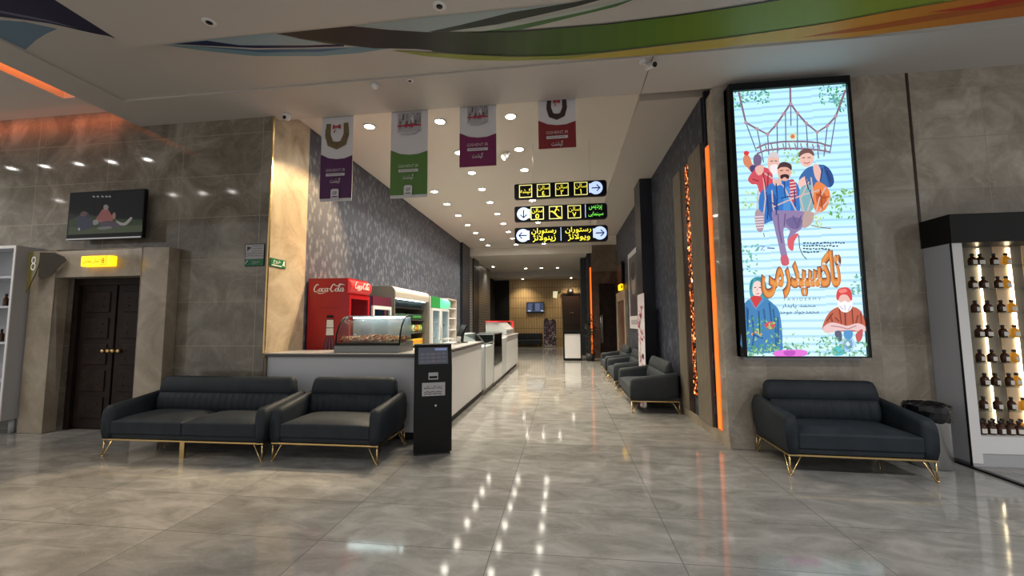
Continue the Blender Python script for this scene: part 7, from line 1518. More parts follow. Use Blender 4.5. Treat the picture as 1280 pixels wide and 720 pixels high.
# white shelf unit at the edge
cb = thing('shelf_unit', 'tall pale grey open shelf unit beside the door surround', 'shelf unit', (-8.1, 4.88, 0))
b = MB().box(.45, .48, -.16, .15, .2, 2.62).box(-.48, -.45, -.16, .15, .2, 2.62).box(-.45, .45, .13, .15, .2, 2.62)
b.build('carcass', M['grey'], cb)
for z in (.2, .72, 1.24, 1.74, 2.16, 2.59): MB().box(-.45, .45, -.15, .13, z, z+.03).build('shelf', M['shelfgrey'], cb)
b = MB().box(.448, .482, -.172, -.16, .2, 2.62).box(-.482, -.448, -.172, -.16, .2, 2.62).box(-.45, .45, -.172, -.16, 2.58, 2.62).box(-.45, .45, -.172, -.16, .2, .24)
b.build('front_edging', M['white'], cb)
for x in (-.4, .42): MB().cyl((x, 0, 0), .035, .2, 14).build('foot', M['grey'], cb)
for z, xs in ((1.77, (.2, .34)), (1.27, (.18, .33)), (.75, (.3,))):
    for x in xs:
        bt = thing('small_bottle', 'small dark bottle standing on a shelf of the pale grey unit', 'bottle', (-8.1+x, 4.83, z), 0, 'dark bottles on the pale shelf unit')
        MB().lathe([(.028,0),(.03,.01),(.03,.10),(.014,.13),(.012,.15)], n=14).build('body', M['brownglass'], bt)
        MB().cyl((0,0,.15), .015, .03, 12).build('cap', M['cap'], bt)

# notices on the marble corner
def board(name, label, loc, rz, w, h, kind):
    t = thing(name, label, 'sign', loc, rz)
    if kind == 'poster':
        MB().box(-w/2, w/2, -.012, 0, -h/2, h/2).build('backing', M['black'], t)
        b = MB(); f = Face2D(b, (0, -.0125, 0), (1,0,0), (0,0,1), (0,-1,0))
        f.rect(-w/2+.008, w/2-.008, -h/2+.10, h/2-.008, mi=0)
        f.rect(-w/2+.008, w/2-.008, -h/2+.008, -h/2+.095, mi=1)
        f.poly([(-w/2+.03,h/2-.03),(-w/2+.10,h/2-.05),(-w/2+.07,h/2-.07),(-w/2+.03,h/2-.10)], mi=2)
        r3 = random.Random(2)
        for k in range(5):
            y = h/2-.03-k*.035; x = -w/2+.11 if k < 3 else -w/2+.02
            while x < w/2-.03:
                l = r3.uniform(.012,.03); f.stroke([(x,y),(x+l*.5,y+r3.uniform(-.008,.008)),(x+l,y)], .006, mi=2); x += l+.008
        f.poly([(-w/2+.02,-h/2+.02),(-w/2+.07,-h/2+.075),(-w/2+.05,-h/2+.08),(-w/2+.018,-h/2+.05)], mi=0)
        f.text('خروج', .04, -h/2+.05, h=.05, mi=0, bold=.01)
        b.build('print', [M['paper'], M['greensign'], M['navy']], t, fix=False)
    else:
        MB().box(-w/2, w/2, -.012, 0, -h/2, h/2).build('backing', M['greensign'], t)
        b = MB(); f = Face2D(b, (0, -.0125, 0), (1,0,0), (0,0,1), (0,-1,0))
        f.text('خروج', -.03, .01, h=.07, bold=.01); f.rect(-w/2+.02, w/2-.09, -h/2+.012, -h/2+.026)
        f.poly([(w/2-.08,-.03),(w/2-.05,.045),(w/2-.02,.045),(w/2-.03,.0),(w/2-.015,-.04),(w/2-.04,-.02)])
        b.build('lettering', M['whiteink'], t, fix=False)
    return t
board('exit_notice', 'small square notice with a green exit strip on the grey marble wall', (-4.21, 5.05, 2.44), 0, .29, .31, 'poster')
board('exit_plate', 'slim green exit plate on the lit beige marble return', (-4.02, 5.25, 2.35), R(90), .31, .115, 'plate')

# ================================================================== BIG SCREEN
ps = thing('led_screen', 'huge lit screen showing a film poster above the single sofa', 'screen', (2.70, 5.17, 1.07))
b = MB(); b.T = Matrix.Translation((-2.70, -5.17, -1.07))
X0, X1, Z0, Z1 = 2.035, 3.375, 1.075, 4.355
b.box(X0, X0+.045, 5.0, 5.17, Z0, Z1).box(X1-.03, X1, 5.0, 5.17, Z0, Z1).box(X0+.045, X1-.03, 5.0, 5.17, Z0, Z0+.012).box(X0+.045, X1-.03, 5.0, 5.17, Z1-.085, Z1).box(X0, X1, 5.08, 5.17, Z0, Z1)
b.build('casing', M['black'], ps)
MB().box(X0+.05-2.70, X1-.05-2.70, -.06, 0, -.035, .005).build('bottom_rail', M['grey'], ps)
b = MB(); b.T = Matrix.Translation((-2.70, -5.17, -1.07))
f = Face2D(b, (0, 5.04, 0), (1,0,0), (0,0,1), (0,-1,0), .00003)
sx0, sx1, sz0, sz1 = X0+.045, X1-.03, Z0+.012, Z1-.085
f.rect(sx0, sx1, sz0, sz1, (.48,.82,.92))
f.rect(sx0, sx1, sz0, sz0+1.5, (.60,.86,.93))
nb_ = 36
for c, (a0, a1, dz) in enumerate(((0,.26,0),(.26,.70,.008),(.70,1,.018))):
    for k in range(nb_):
        zz = sz0 + (k+.45)*(sz1-sz0)/nb_ + dz
        kk = .75 if k < 14 else 1.0
        f.rect(sx0+a0*(sx1-sx0), sx0+a1*(sx1-sx0), zz-.014, min(sz1, zz+.014), (.34+.2*(1-kk), .60+.14*(1-kk), .80+.06*(1-kk)))
art(f, POSTER)
# title lettering
def ptxt(s, x, z, w, h, col, bold=0.0): f.text(s, x, z, w, h, col, 0, bold)
ptxt('تاکسیدرمی', 2.705, 2.02, .87, .56, (.13,.045,.03), .075)
ptxt('تاکسیدرمی', 2.705, 2.02, .85, .54, (.55,.16,.03), .045)
ptxt('تاکسیدرمی', 2.705, 2.02, .82, .51, (.66,.27,.06), .008)
ptxt('T A X I D E R M Y', 2.70, 1.735, .40, .034, (.2,.15,.2))
ptxt('محمد پایدار', 2.66, 1.655, .36, .06, (.06,.08,.14), .01)
ptxt('محمدجواد موحد', 2.66, 1.585, .42, .06, (.06,.08,.14), .01)
b.build('display', M['screen'], ps, fix=False)
# ================================================================== SOFAS
def rail_pts(w, d): return [(-w/2,-d/2),(w/2,-d/2),(w/2,d/2),(-w/2,d/2)]
def sofa(W, label, loc, rz, m, cushions=1, midleg=False, group=None, D=.80):
    t = thing('sofa', label, 'sofa', loc, rz, group)
    w2, d2 = W/2, D/2
    LH = .185
    # metal frame
    b = MB(); z0, z1 = LH, LH+.016
    b.box(-w2+.02, w2-.02, -d2, -d2+.022, z0, z1).box(-w2+.02, w2-.02, d2-.06, d2-.038, z0, z1).box(-w2+.02, -w2+.042, -d2+.022, d2-.06, z0, z1).box(w2-.042, w2-.02, -d2+.022, d2-.06, z0, z1)
    b.build('metal_frame', M['gold'], t)
    for sx in (-1, 1):
        for sy in (-1, 1):
            cx = sx*(w2-.035); cy = -d2+.012 if sy < 0 else d2-.05
            foot = (cx+sx*.004, cy+sy*.006, .008)
            b = MB()
            b.tube([(cx, cy, LH), foot], .008); b.tube([(cx-sx*.10, cy, LH), (foot[0]-sx*.012, foot[1], .012), foot], .0055); b.tube([(cx, cy-sy*.10, LH), (foot[0], foot[1]-sy*.012, .012), foot], .0055)
            b.cyl((foot[0], foot[1], 0), .013, .014, 12)
            b.build('leg', M['gold'], t)
    if midleg: MB().box(-.028, .028, -d2+.02, -d2+.05, 0, LH).build('leg', M['gold'], t)
    # seat base
    b = MB().box(-w2+.025, w2-.025, -d2+.012, d2-.05, z1, z1+.06)
    b.build('seat_base', m, t, bevel=.015, seg=3)
    # seat cushions
    iw = W-.23; n = cushions
    for k in range(n):
        x0 = -iw/2 + k*iw/n; x1 = x0+iw/n
        b = MB(); nx, ny = 10, 8
        y0, y1 = -d2-.01, .16; zb, zt = z1+.055, .445
        vs = []; fs = []
        for j in range(ny+1):
            for i in range(nx+1):
                u, v = i/nx, j/ny
                e = (1-abs(2*u-1)**6)*(1-abs(2*v-1)**6)
                vs.append((x0+.003+(x1-x0-.006)*u, y0+(y1-y0)*v, zt-.045+.045*e+.012*math.sin(math.pi*u)*math.sin(math.pi*v)))
        base = len(vs)
        for j in range(ny+1):
            for i in range(nx+1):
                u, v = i/nx, j/ny; vs.append((x0+.003+(x1-x0-.006)*u, y0+(y1-y0)*v, zb))
        g = lambda i, j: j*(nx+1)+i
        for j in range(ny):
            for i in range(nx):
                fs.append((g(i,j),g(i+1,j),g(i+1,j+1),g(i,j+1))); fs.append((base+g(i,j),base+g(i,j+1),base+g(i+1,j+1),base+g(i+1,j)))
        for i in range(nx):
            fs.append((g(i,0),base+g(i,0),base+g(i+1,0),g(i+1,0))); fs.append((g(i,ny),g(i+1,ny),base+g(i+1,ny),base+g(i,ny)))
        for j in range(ny):
            fs.append((g(0,j),g(0,j+1),base+g(0,j+1),base+g(0,j))); fs.append((g(nx,j),base+g(nx,j),base+g(nx,j+1),g(nx,j+1)))
        b.add(vs, fs, 0, True); b.build('seat_cushion', m, t, bevel=.018, seg=3)
    # backrest: plain upper pad over a pleated lower pad
    bw = W-.24
    prof = [(.13,.40),(.11,.47),(.125,.56),(.155,.625),(.165,.635),(.175,.63),(.33,.30),(.25,.28)]
    b = MB(); N = 48 if cushions == 1 else 80; vs = []; fs = []
    for i in range(N+1):
        x = -bw/2 + bw*i/N
        dx = .016*abs(math.sin(math.pi*i/4))+0.0
        for k, (y, z) in enumerate(prof):
            vs.append((x, y-(dx if k < 4 else 0), z))
    n = len(prof)
    for i in range(N):
        for k in range(n): fs.append((i*n+k, i*n+(k+1) % n, (i+1)*n+(k+1) % n, (i+1)*n+k))
    fs.append(tuple(range(n))); fs.append(tuple(range(N*n, N*n+n))[::-1])
    b.add(vs, fs, 0, True); b.build('lumbar_cushion', m, t)
    up = [(.165,.628),(.15,.655),(.165,.73),(.195,.80),(.22,.825),(.25,.828),(.28,.81),(.36,.30),(.34,.26),(.30,.27)]
    b = MB(); cw = W-.20
    secs = [(-cw/2, .86), (-cw/2+.015, .95), (-cw/2+.04, .99), (-cw/2+.07, 1.0), (cw/2-.07, 1.0), (cw/2-.04, .99), (cw/2-.015, .95), (cw/2, .86)]
    n = len(up); vs = []
    for x, s in secs:
        for y, z in up: vs.append((x, .25+(y-.25)*s, .50+(z-.50)*(s if z > .5 else 1)))
    fs = [(i*n+k, i*n+(k+1) % n, (i+1)*n+(k+1) % n, (i+1)*n+k) for i in range(len(secs)-1) for k in range(n)]
    fs += [tuple(range(n)), tuple(range((len(secs)-1)*n, len(secs)*n))[::-1]]
    b.add(vs, fs, 0, True); b.build('backrest', m, t)
    # arms: tapering wings, thick at the front, rising to the back
    for sx in (-1, 1):
        b = MB(); st = []
        for y, zt, th in ((-d2-.012,.47,.09),(-d2-.004,.535,.12),(-d2+.03,.57,.13),(-.1,.60,.105),(.15,.635,.09),(.30,.655,.075),(.34,.62,.06)):
            zb = z1 if y < .2 else .26
            xo = w2; xi = w2-th
            st.append([(sx*(xi+.01), y, zb), (sx*(xo-.03), y, zb), (sx*(xo-.005), y, zb+.08), (sx*xo, y, zt-.06), (sx*(xo-.012), y, zt-.018), (sx*(xo-.035), y, zt), (sx*(xi+.03), y, zt), (sx*(xi+.008), y, zt-.018), (sx*xi, y, zt-.06), (sx*xi, y, zb+.1)])
        n = 10; vs = [p for s_ in st for p in s_]
        fs = [(i*n+k, i*n+(k+1) % n, (i+1)*n+(k+1) % n, (i+1)*n+k) for i in range(len(st)-1) for k in range(n)]
        fs += [tuple(range(n)), tuple(range((len(st)-1)*n, len(st)*n))[::-1]]
        b.add(vs, fs, 0, True); b.build('armrest', m, t)
    return t
sofa(2.03, 'long two-cushion slate sofa between the door and the smaller sofa', (-4.275, 4.55, 0), R(.7), M['sofa'], 2, True)
sofa(1.27, 'compact slate sofa in front of the snack counter', (-2.59, 4.60, 0), R(0), M['sofa'])
sofa(1.30, 'compact slate sofa beneath the big lit film screen', (2.78, 4.74, 0), R(-2), M['sofa'])
sofa(1.48, 'slate sofa nearest in the corridor, next to the fluted timber panels', (1.47, 7.66, 0), R(-90), M['sofa2'])
sofa(1.36, 'middle sofa of the corridor row, behind the white roll-up banner', (1.47, 9.85, 0), R(-90), M['sofa2'])
sofa(1.36, 'farthest sofa of the corridor row, near the brown side portal', (1.47, 11.7, 0), R(-90), M['sofa2'])

# ================================================================== COUNTER
ct = thing('snack_counter', 'L-shaped pale grey snack counter with dark worktop edge', 'counter', (-1.7, 5.1, 0))
T = Matrix.Translation((1.7, -5.1, 0))
b = MB(); b.T = T; b.box(-4.0, -1.69, 5.11, 5.7, .1, 1.05); b.build('front_panel', M['counter'], ct)
b = MB(); b.T = T; b.box(-2.3, -1.685, 5.7, 8.27, .1, 1.05); b.build('side_panel', M['white'], ct)
b = MB(); b.T = T; b.box(-4.0, -1.72, 5.15, 5.7, 0, .1).box(-2.3, -1.72, 5.7, 8.2, 0, .1); b.build('plinth', M['black'], ct)
b = MB(); b.T = T; b.box(-4.015, -1.66, 5.075, 5.72, 1.05, 1.085).box(-2.35, -1.66, 5.72, 8.27, 1.05, 1.085); b.build('worktop_edge', M['top'], ct)
b = MB(); b.T = T; b.box(-4.012, -1.663, 5.078, 5.718, 1.085, 1.10).box(-2.348, -1.663, 5.718, 8.268, 1.085, 1.10); b.build('worktop', M['topl'], ct)

ca = thing('display_counter', 'low frosted display counter joined to the white counter run', 'counter', (-1.62, 8.82, 0))
b = MB().box(-.6, -.005, -.52, .52, .12, .98); b.build('body', M['frost'], ca)
MB().box(-.6, -.04, -.52, .52, 0, .12).build('plinth', M['taupe'], ca)
b = MB()
for y in (-.525, .505): b.box(-.02, .005, y, y+.02, .1, 1.05)
b.box(-.02, .005, -.52, .52, 1.03, 1.05); b.build('metal_frame', M['chrome'], ca)
b = MB().add([(0,-.52,1.03),(0,.52,1.03),(-.45,.52,1.24),(-.45,-.52,1.24),(0,-.52,1.024),(0,.52,1.024),(-.45,.52,1.234),(-.45,-.52,1.234)], [(0,1,2,3),(4,7,6,5),(0,4,5,1),(1,5,6,2),(2,6,7,3),(3,7,4,0)])
b.build('sloping_glass', M['glass'], ca)
MB().box(-.6, -.44, -.52, .52, .98, 1.25).build('top_ledge', M['grey'], ca)
cb2 = thing('glass_counter', 'tall dark-glazed display counter halfway along the counter run', 'counter', (-1.62, 9.98, 0))
MB().box(-.6, 0, -.61, .61, .1, .46).build('base', M['white'], cb2)
MB().box(-.6, -.04, -.61, .61, 0, .1).build('plinth', M['taupe'], cb2)
b = MB().box(-.012, 0, -.6, .6, .47, 1.2).box(-.6, -.012, -.61, -.6, .47, 1.2).box(-.6, -.012, .6, .61, .47, 1.2).box(-.6, 0, -.6, .6, 1.2, 1.212); b.build('glazing', M['smoke'], cb2)
b = MB()
for x in (-.6, -.012):
    for y in (-.62, .605): b.box(x, x+.015, y, y+.015, .46, 1.22)
b.box(-.612, .004, -.62, -.605, 1.2, 1.225).box(-.612, .004, .605, .62, 1.2, 1.225).box(-.012, .004, -.61, .61, 1.2, 1.225).box(-.012, .004, -.61, .61, .455, .475)
b.build('metal_frame', M['chrome'], cb2)
MB().box(-.58, -.05, -.6, .6, .8, .81).build('shelf', M['glass'], cb2)
MB().box(-.6, -.58, -.6, .6, .47, 1.2).build('back_panel', M['taupe'], cb2)
c3 = thing('white_counter', 'far white counter carrying the red-topped glass case', 'counter', (-1.62, 12.4, 0))
MB().box(-.62, 0, -1.75, -1.02, .1, 1.06).build('frosted_panel', M['frost'], c3)
MB().box(-.62, 0, -1.0, 1.85, .1, 1.06).build('body', M['white'], c3)
MB().box(-.62, -.06, -1.75, 1.85, 0, .1).build('plinth', M['taupe'], c3)
MB().box(-.64, .03, -1.0, 1.87, 1.06, 1.10).build('worktop', M['topl'], c3)
gc = thing('glass_case', 'glass food case with red top on the far white counter', 'display case', (-1.95, 12.7, 1.10))
b = MB().prism([(-.32,.02),(.28,.02),(.28,.16),(.02,.40),(-.32,.40)], 'y', -.9, .9); b.build('glazing', M['frostglass'], gc)
MB().box(-.33, .29, -.92, .92, 0, .03).build('base', M['chrome'], gc)
MB().box(-.34, .06, -.95, .95, .40, .43).box(.2, .27, .92, .95, .03, .43).box(.05, .27, .92, .95, .40, .43).build('red_canopy', M['redlit'], gc)
MB().box(-.3, .2, -.85, .85, .18, .19).build('shelf', M['frost'], gc)
MB().box(-.33, -.31, -.9, .9, .03, .40).build('back_panel', M['frost'], gc)

# popcorn / nut warmer
wm = thing('food_warmer', 'curved-glass countertop warmer full of roasted snacks', 'food warmer', (-2.63, 5.45, 1.10))
L = .46
b = MB().prism([(-.27,0),(.24,0),(.24,.14),(-.20,.115),(-.27,.09)], 'x', -L, L); b.build('base', mat('dull_steel', (.20,.20,.20), .35, .9), wm, bevel=.006)
arc = [(-.24,.11)]+[(-.24+.30*math.sin(R(a))*1.0+.0, .11+.39*(math.sin(R(a)))) for a in ()]
arc = [(.06-.30*math.cos(R(a)), .11+.38*math.sin(R(a))) for a in range(0, 91, 10)]
b = MB(); o_ = arc; i_ = [(.06-.293*math.cos(R(a)), .11+.373*math.sin(R(a))) for a in range(0, 91, 10)]
b.prism(o_+i_[::-1], 'x', -L+.005, L-.005, smooth=True); b.build('curved_glass', M['glass'], wm)
for x in (-L, L-.012):
    b = MB().prism(arc+[(.22,.49),(.22,.13)], 'x', x, x+.012); b.build('end_glass', M['glass'], wm)
    b = MB(); b.tube([(x+.006, y, z) for y, z in arc]+[(x+.006,.22,.49)], .011); b.build('edge_trim', M['black'], wm)
MB().box(-L, L, .06, .23, .486, .50).build('top_panel', M['chrome'], wm)
b = MB().box(-L+.02, L-.02, .19, .2, .13, .48); b.build('rear_door', M['frostglass'], wm)
b = MB().box(-L, L, -.245, -.232, .09, .125); b.build('front_trim', M['black'], wm)
MB().cyl((-.4, .12, .472), .012, .8, 10, axis='x').build('lamp_tube', mat('warmer_tube', (1,1,1), .4, emit=(.9,1,1), es=11), wm)
b = MB().prism([(-.05,-.10),(.05,-.10),(.03,-.02),(0,.06),(-.03,-.02)], 'y', -.02, .03); b.T = None
sc_ = b.build('scoop', M['grey'], wm); sc_.location = (-.22, .05, .27)
b = MB(); r4 = random.Random(11)
for k in range(560):
    x = r4.uniform(-L+.03, L-.03); y = r4.uniform(-.20, .17); hh = .13+.075*(1-abs(x)/L*.35)*r4.random()+.02
    b.ball((x, y, hh), r4.uniform(.011,.02), 6, 4, mi=r4.choice((0,0,1,2)), sc=(1, r4.uniform(.7,1.2), r4.uniform(.6,1)))
sn = b.build('roasted_snacks', [mat('roasted_red', (.42,.11,.05), .5), mat('roasted_tan', (.66,.30,.12), .5), mat('roasted_pale', (.75,.52,.30), .5)])
sn.location = (-2.63, 5.45, 1.10)
tag(sn, 'heap of reddish roasted snacks inside the curved-glass warmer', 'snacks', kind='stuff')

# things on the counter
t = thing('till_screen', 'black point-of-sale screen on a stand at the end of the counter', 'monitor', (-1.98, 7.75, 1.10), R(-60))
MB().box(-.11, .11, -.08, .10, 0, .02).build('base', M['blackmatt'], t, bevel=.006)
MB().prism([(-.02,.02),(.03,.02),(.06,.24),(.03,.24)], 'x', -.03, .03).build('stand', M['blackmatt'], t)
b = MB().box(-.17, .17, -.015, .015, -.11, .13); s_ = b.build('screen', M['black'], t, bevel=.005); s_.location = (0, 0, .22); s_.rotation_euler = (R(-28), 0, 0)
t = thing('card_terminal', 'low black card machine lying on the counter behind the kiosk', 'card machine', (-2.05, 6.35, 1.10), R(-20))
MB().prism([(-.10,0),(.10,0),(.10,.05),(-.08,.03)], 'y', -.14, .14).build('body', M['blackmatt'], t, bevel=.006)
MB().box(-.06, .05, -.1, .02, .042, .048).build('display', M['grey'], t)
t = thing('wire_tray', 'grey wire letter tray on the counter beside the till screen', 'tray', (-2.05, 7.2, 1.10))
b = MB()
for z in (.01, .10):
    b.tube([(-.14,-.2,z),(.14,-.2,z),(.14,.2,z),(-.14,.2,z),(-.14,-.2,z)], .005)
for x, y in ((-.14,-.2),(.14,-.2),(.14,.2),(-.14,.2)): b.tube([(x,y,0),(x,y,.11)], .005)
for k in range(7): b.tube([(-.14,-.18+k*.06,.01),(.14,-.18+k*.06,.01)], .003)
b.build('wire_frame', M['chrome'], t)
t2 = tag(MB().box(-.1, .1, -.15, .15, 0, .018).build('paper_stack', M['paper']), 'thin stack of papers lying in the wire tray', 'papers'); t2.location = (-2.05, 7.2, 1.114)

# self-service kiosk
kc = (-1.502-.17*math.sin(R(20.7)), 4.583+.17*math.cos(R(20.7)), 0)
kk = thing('ticket_kiosk', 'slim black self-service kiosk at the corner of the counter', 'kiosk', kc, R(20.7))
kp = [(-.17,.03),(-.17,.975),(-.045,1.24),(.16,1.24),(.16,.03)]
b = MB().prism(kp, 'x', -.215, .215); b.build('body', M['black'], kk, bevel=.006)
MB().box(-.19, .19, -.15, .14, 0, .03).build('plinth', M['blackmatt'], kk)
a_ = math.atan2(.125, .265); su = Vector((1,0,0)); sv = Vector((0, math.sin(a_), math.cos(a_))); nv_ = Vector((0, -math.cos(a_), math.sin(a_)))
b = MB(); f = Face2D(b, Vector((0,-.1075,1.1075))+nv_*.002, su, sv, nv_, .001)
f.rect(-.17, .17, -.10, .105, (.055,.06,.075)); f.rect(.02, .16, .065, .095, (.16,.19,.34))
r5 = random.Random(4)
for i in range(5):
    for j in range(3): f.rect(-.15+i*.062, -.10+i*.062, -.085+j*.045, -.055+j*.045, (.075+.03*r5.random(),.08,.095))
b.build('touch_screen', M['tvscreen'] if 0 else emit_ink('kiosk_screen', .9, .01, .15), kk, fix=False)
b = MB().box(-.055, .055, -.185, -.168, .845, .925); b.build('receipt_slot', M['grey'], kk, bevel=.004)
MB().box(-.045, .045, -.188, -.184, .86, .885).build('slot_opening', M['void'], kk)
b = MB(); f = Face2D(b, (0,-.1712,.735), (1,0,0), (0,0,1), (0,-1,0))
f.rect(-.125, .135, -.075, .075, mi=0)
f.text('لطفا کارت بکشید', .0, .02, .21, .05, mi=1, bold=.01)
for k in range(2): f.stroke([(-.1+i*.02, -.03-k*.022+.006*((i*7) % 3-1)) for i in range(11)], .007, mi=1)
b.build('paper_notice', [M['paper'], M['black']], kk, fix=False)
MB().cyl((.03,-.176,.55), .012, .008, 14, axis='y').build('lock', M['chrome'], kk)

# ================================================================== COOLERS ALONG THE WALL
XB, XF = -3.99, -3.33
def cooler(label, y0, y1, h, body, header, hh, doorframe, curved=False, z0=.08, cat='fridge', ledsd=True):
    t = thing('drinks_fridge', label, cat, ((XB+XF)/2, (y0+y1)/2, 0))
    w = (y1-y0)/2; d = (XF-XB)/2; top = h-hh
    b = MB().box(-d, -d+.03, -w, w, z0, h).box(-d+.03, d, -w, -w+.03, z0, h).box(-d+.03, d, w-.03, w, z0, h).box(-d+.03, d, -w+.03, w-.03, z0, z0+.25).box(-d+.03, d, -w+.03, w-.03, top, h)
    b.build('cabinet', body, t)
    MB().box(-d+.031, -d+.04, -w+.031, w-.031, z0+.26, top-.001).build('inner_liner', M['coolback'], t)
    for k in range(4):
        z = z0+.30+k*(top-z0-.35)/4
        MB().box(-d+.04, d-.06, -w+.035, w-.035, z, z+.012).build('shelf', M['frost'], t)
    b = MB().box(d-.09, d-.06, -w+.04, -w+.06, z0+.3, top-.03); b.build('light_strip', M['coldled'], t)
    if curved:
        pr = [(d-.02, top+.02)]+[(d-.02+.09*math.sin(R(a)), top+.02+(hh-.04)*(1-math.cos(R(a)))/2) for a in range(0,181,20)]+[(d-.02, h-.02)]
        MB().prism(pr, 'y', -w, w).build('header', header, t)
    else: MB().box(d, d+.025, -w, w, top+.01, h).build('header', header, t)
    fr = MB().box(d, d+.035, -w, -w+.055, z0+.25, top).box(d, d+.035, w-.055, w, z0+.25, top).box(d, d+.035, -w+.055, w-.055, z0+.25, z0+.32).box(d, d+.035, -w+.055, w-.055, top-.06, top)
    dd = fr.build('door', doorframe, t)
    MB().box(d+.008, d+.018, -w+.055, w-.055, z0+.32, top-.06).build('door_glass', M['glass'], dd)
    b = MB(); b.tube([(d+.035,w-.03,1.0),(d+.065,w-.03,1.03),(d+.065,w-.03,1.37),(d+.035,w-.03,1.4)], .01); b.build('handle', M['chrome'], dd)
    MB().box(-d+.03, d-.02, -w+.02, w-.02, 0, z0).build('plinth', M['blackmatt'], t)
    return t, w, d
def script(f, x, y, sc, mi=0):
    """flowing two-word drink logo drawn with a broad pen"""
    def S(pts, ws):
        # smooth the pen path
        P = []; W = []
        n = len(pts)
        for i in range(n-1):
            p0 = pts[max(0,i-1)]; p1 = pts[i]; p2 = pts[i+1]; p3 = pts[min(n-1,i+2)]
            for k in range(5):
                t = k/5
                q = [.5*((2*p1[a])+(-p0[a]+p2[a])*t+(2*p0[a]-5*p1[a]+4*p2[a]-p3[a])*t*t+(-p0[a]+3*p1[a]-3*p2[a]+p3[a])*t**3) for a in (0,1)]
                P.append((x+q[0]*sc, y+q[1]*sc)); W.append((ws[i]*(1-t)+ws[i+1]*t)*sc)
        P.append((x+pts[-1][0]*sc, y+pts[-1][1]*sc)); W.append(ws[-1]*sc)
        f.stroke(P, W, mi=mi)
    th, tk = .05, .15
    def C(o): S([(o+.78,.86),(o+.70,1.02),(o+.48,.98),(o+.22,.62),(o+.14,.26),(o+.30,.02),(o+.58,.08),(o+.82,.34)], [th,tk*.8,tk,tk*1.2,tk*1.2,tk,th*1.4,th])
    def oo(o): S([(o+.30,.50),(o+.12,.38),(o+.05,.12),(o+.20,-.02),(o+.36,.14),(o+.42,.40),(o+.30,.50),(o+.52,.40)], [th,tk,tk,th,tk,tk,th,th])
    def cc(o): S([(o+.40,.40),(o+.30,.50),(o+.12,.36),(o+.06,.12),(o+.18,-.02),(o+.46,.22)], [tk*.8,th,tk,tk,tk*.7,th])
    def aa(o):
        S([(o+.40,.44),(o+.24,.50),(o+.08,.32),(o+.06,.06),(o+.20,-.01),(o+.38,.22)], [th,th*1.3,tk,tk,th,th]); S([(o+.46,.50),(o+.38,.22),(o+.40,.0),(o+.60,.20)], [tk,tk,tk*.9,th])
    C(0); oo(.82); cc(1.28); aa(1.72)
    S([(2.32,.36),(2.46,.40),(2.58,.34)], [th,tk*.9,th])
    C(2.5); oo(3.3); S([(3.72,.2),(4.02,.72),(4.06,1.02),(3.92,.98),(3.82,.5),(3.86,.02),(4.06,.18)], [th,th,tk*.6,tk,tk,tk*.9,th]); aa(4.06)
    S([(.52,.06),(.86,-.22),(1.30,-.24),(1.9,-.12)], [th,tk*.7,tk*.6,th]); S([(3.16,.9),(3.6,.78),(4.2,1.0),(4.7,.86)], [th,tk*.8,tk,th])
ck, w, d = cooler('tall red drinks fridge with white script lettering at the counter end', 5.92, 6.58, 2.2, M['red'], M['redlit'], .26, M['red'], True)
b = MB(); f = Face2D(b, (0, -w-.001, 0), (1,0,0), (0,0,1), (0,-1,0))
script(f, -.245, 1.99, .112)
f.k += 1
b.build('script_lettering', M['whiteink'], ck, fix=False)
b = MB(); f = Face2D(b, (0, -w-.001, 0), (1,0,0), (0,0,1), (0,-1,0))
f.poly([(.0,1.62),(.11,1.62),(.115,1.58),(-.005,1.58)], mi=2)
f.poly([(-.01,1.56),(.12,1.56),(.125,1.30),(-.015,1.30)], mi=2); f.poly([(.0,1.55),(.11,1.55),(.115,1.43),(-.005,1.43)], mi=0); f.poly([(-.004,1.42),(.114,1.42),(.118,1.31),(-.008,1.31)], mi=0)
f.poly([(-.01,1.29),(.12,1.29),(.17,1.02),(.19,.7),(.16,.5),(-.05,.5),(-.08,.7),(-.06,1.02)], mi=1)
for x0, x1 in ((.02,-.03),(.055,.055),(.09,.14)): f.stroke([(x0,1.28),(x1,.98)], [.006,.016], mi=3)
f.ell(.055, 1.74, .19, .012, mi=4)
b.build('bottle_print', [M['whiteink'], M['burgundy'], M['black'], mat('purple_print', (.28,.12,.22), .4), mat('dark_red_print', (.30,.01,.014), .3)], ck, fix=False)
b = MB(); f = Face2D(b, (d+.0735, 0, 0), (0,1,0), (0,0,1), (1,0,0)); script(f, -.24, 2.045, .1); b.build('header_lettering', M['whiteink'], ck, fix=False)
cooler('short fridge with burgundy header and white door between cola fridge and chiller', 6.72, 7.48, 1.97, M['blue'], M['burgundy'], .17, M['white'])
cooler('white upright fridge with a flat green header beyond the chiller', 9.92, 10.62, 2.16, M['white'], M['green'], .30, M['white'])
cooler('white upright fridge with a glowing rounded green header, farthest along the wall', 10.72, 11.45, 2.16, M['white'], M['greenlit'], .30, M['white'], True)

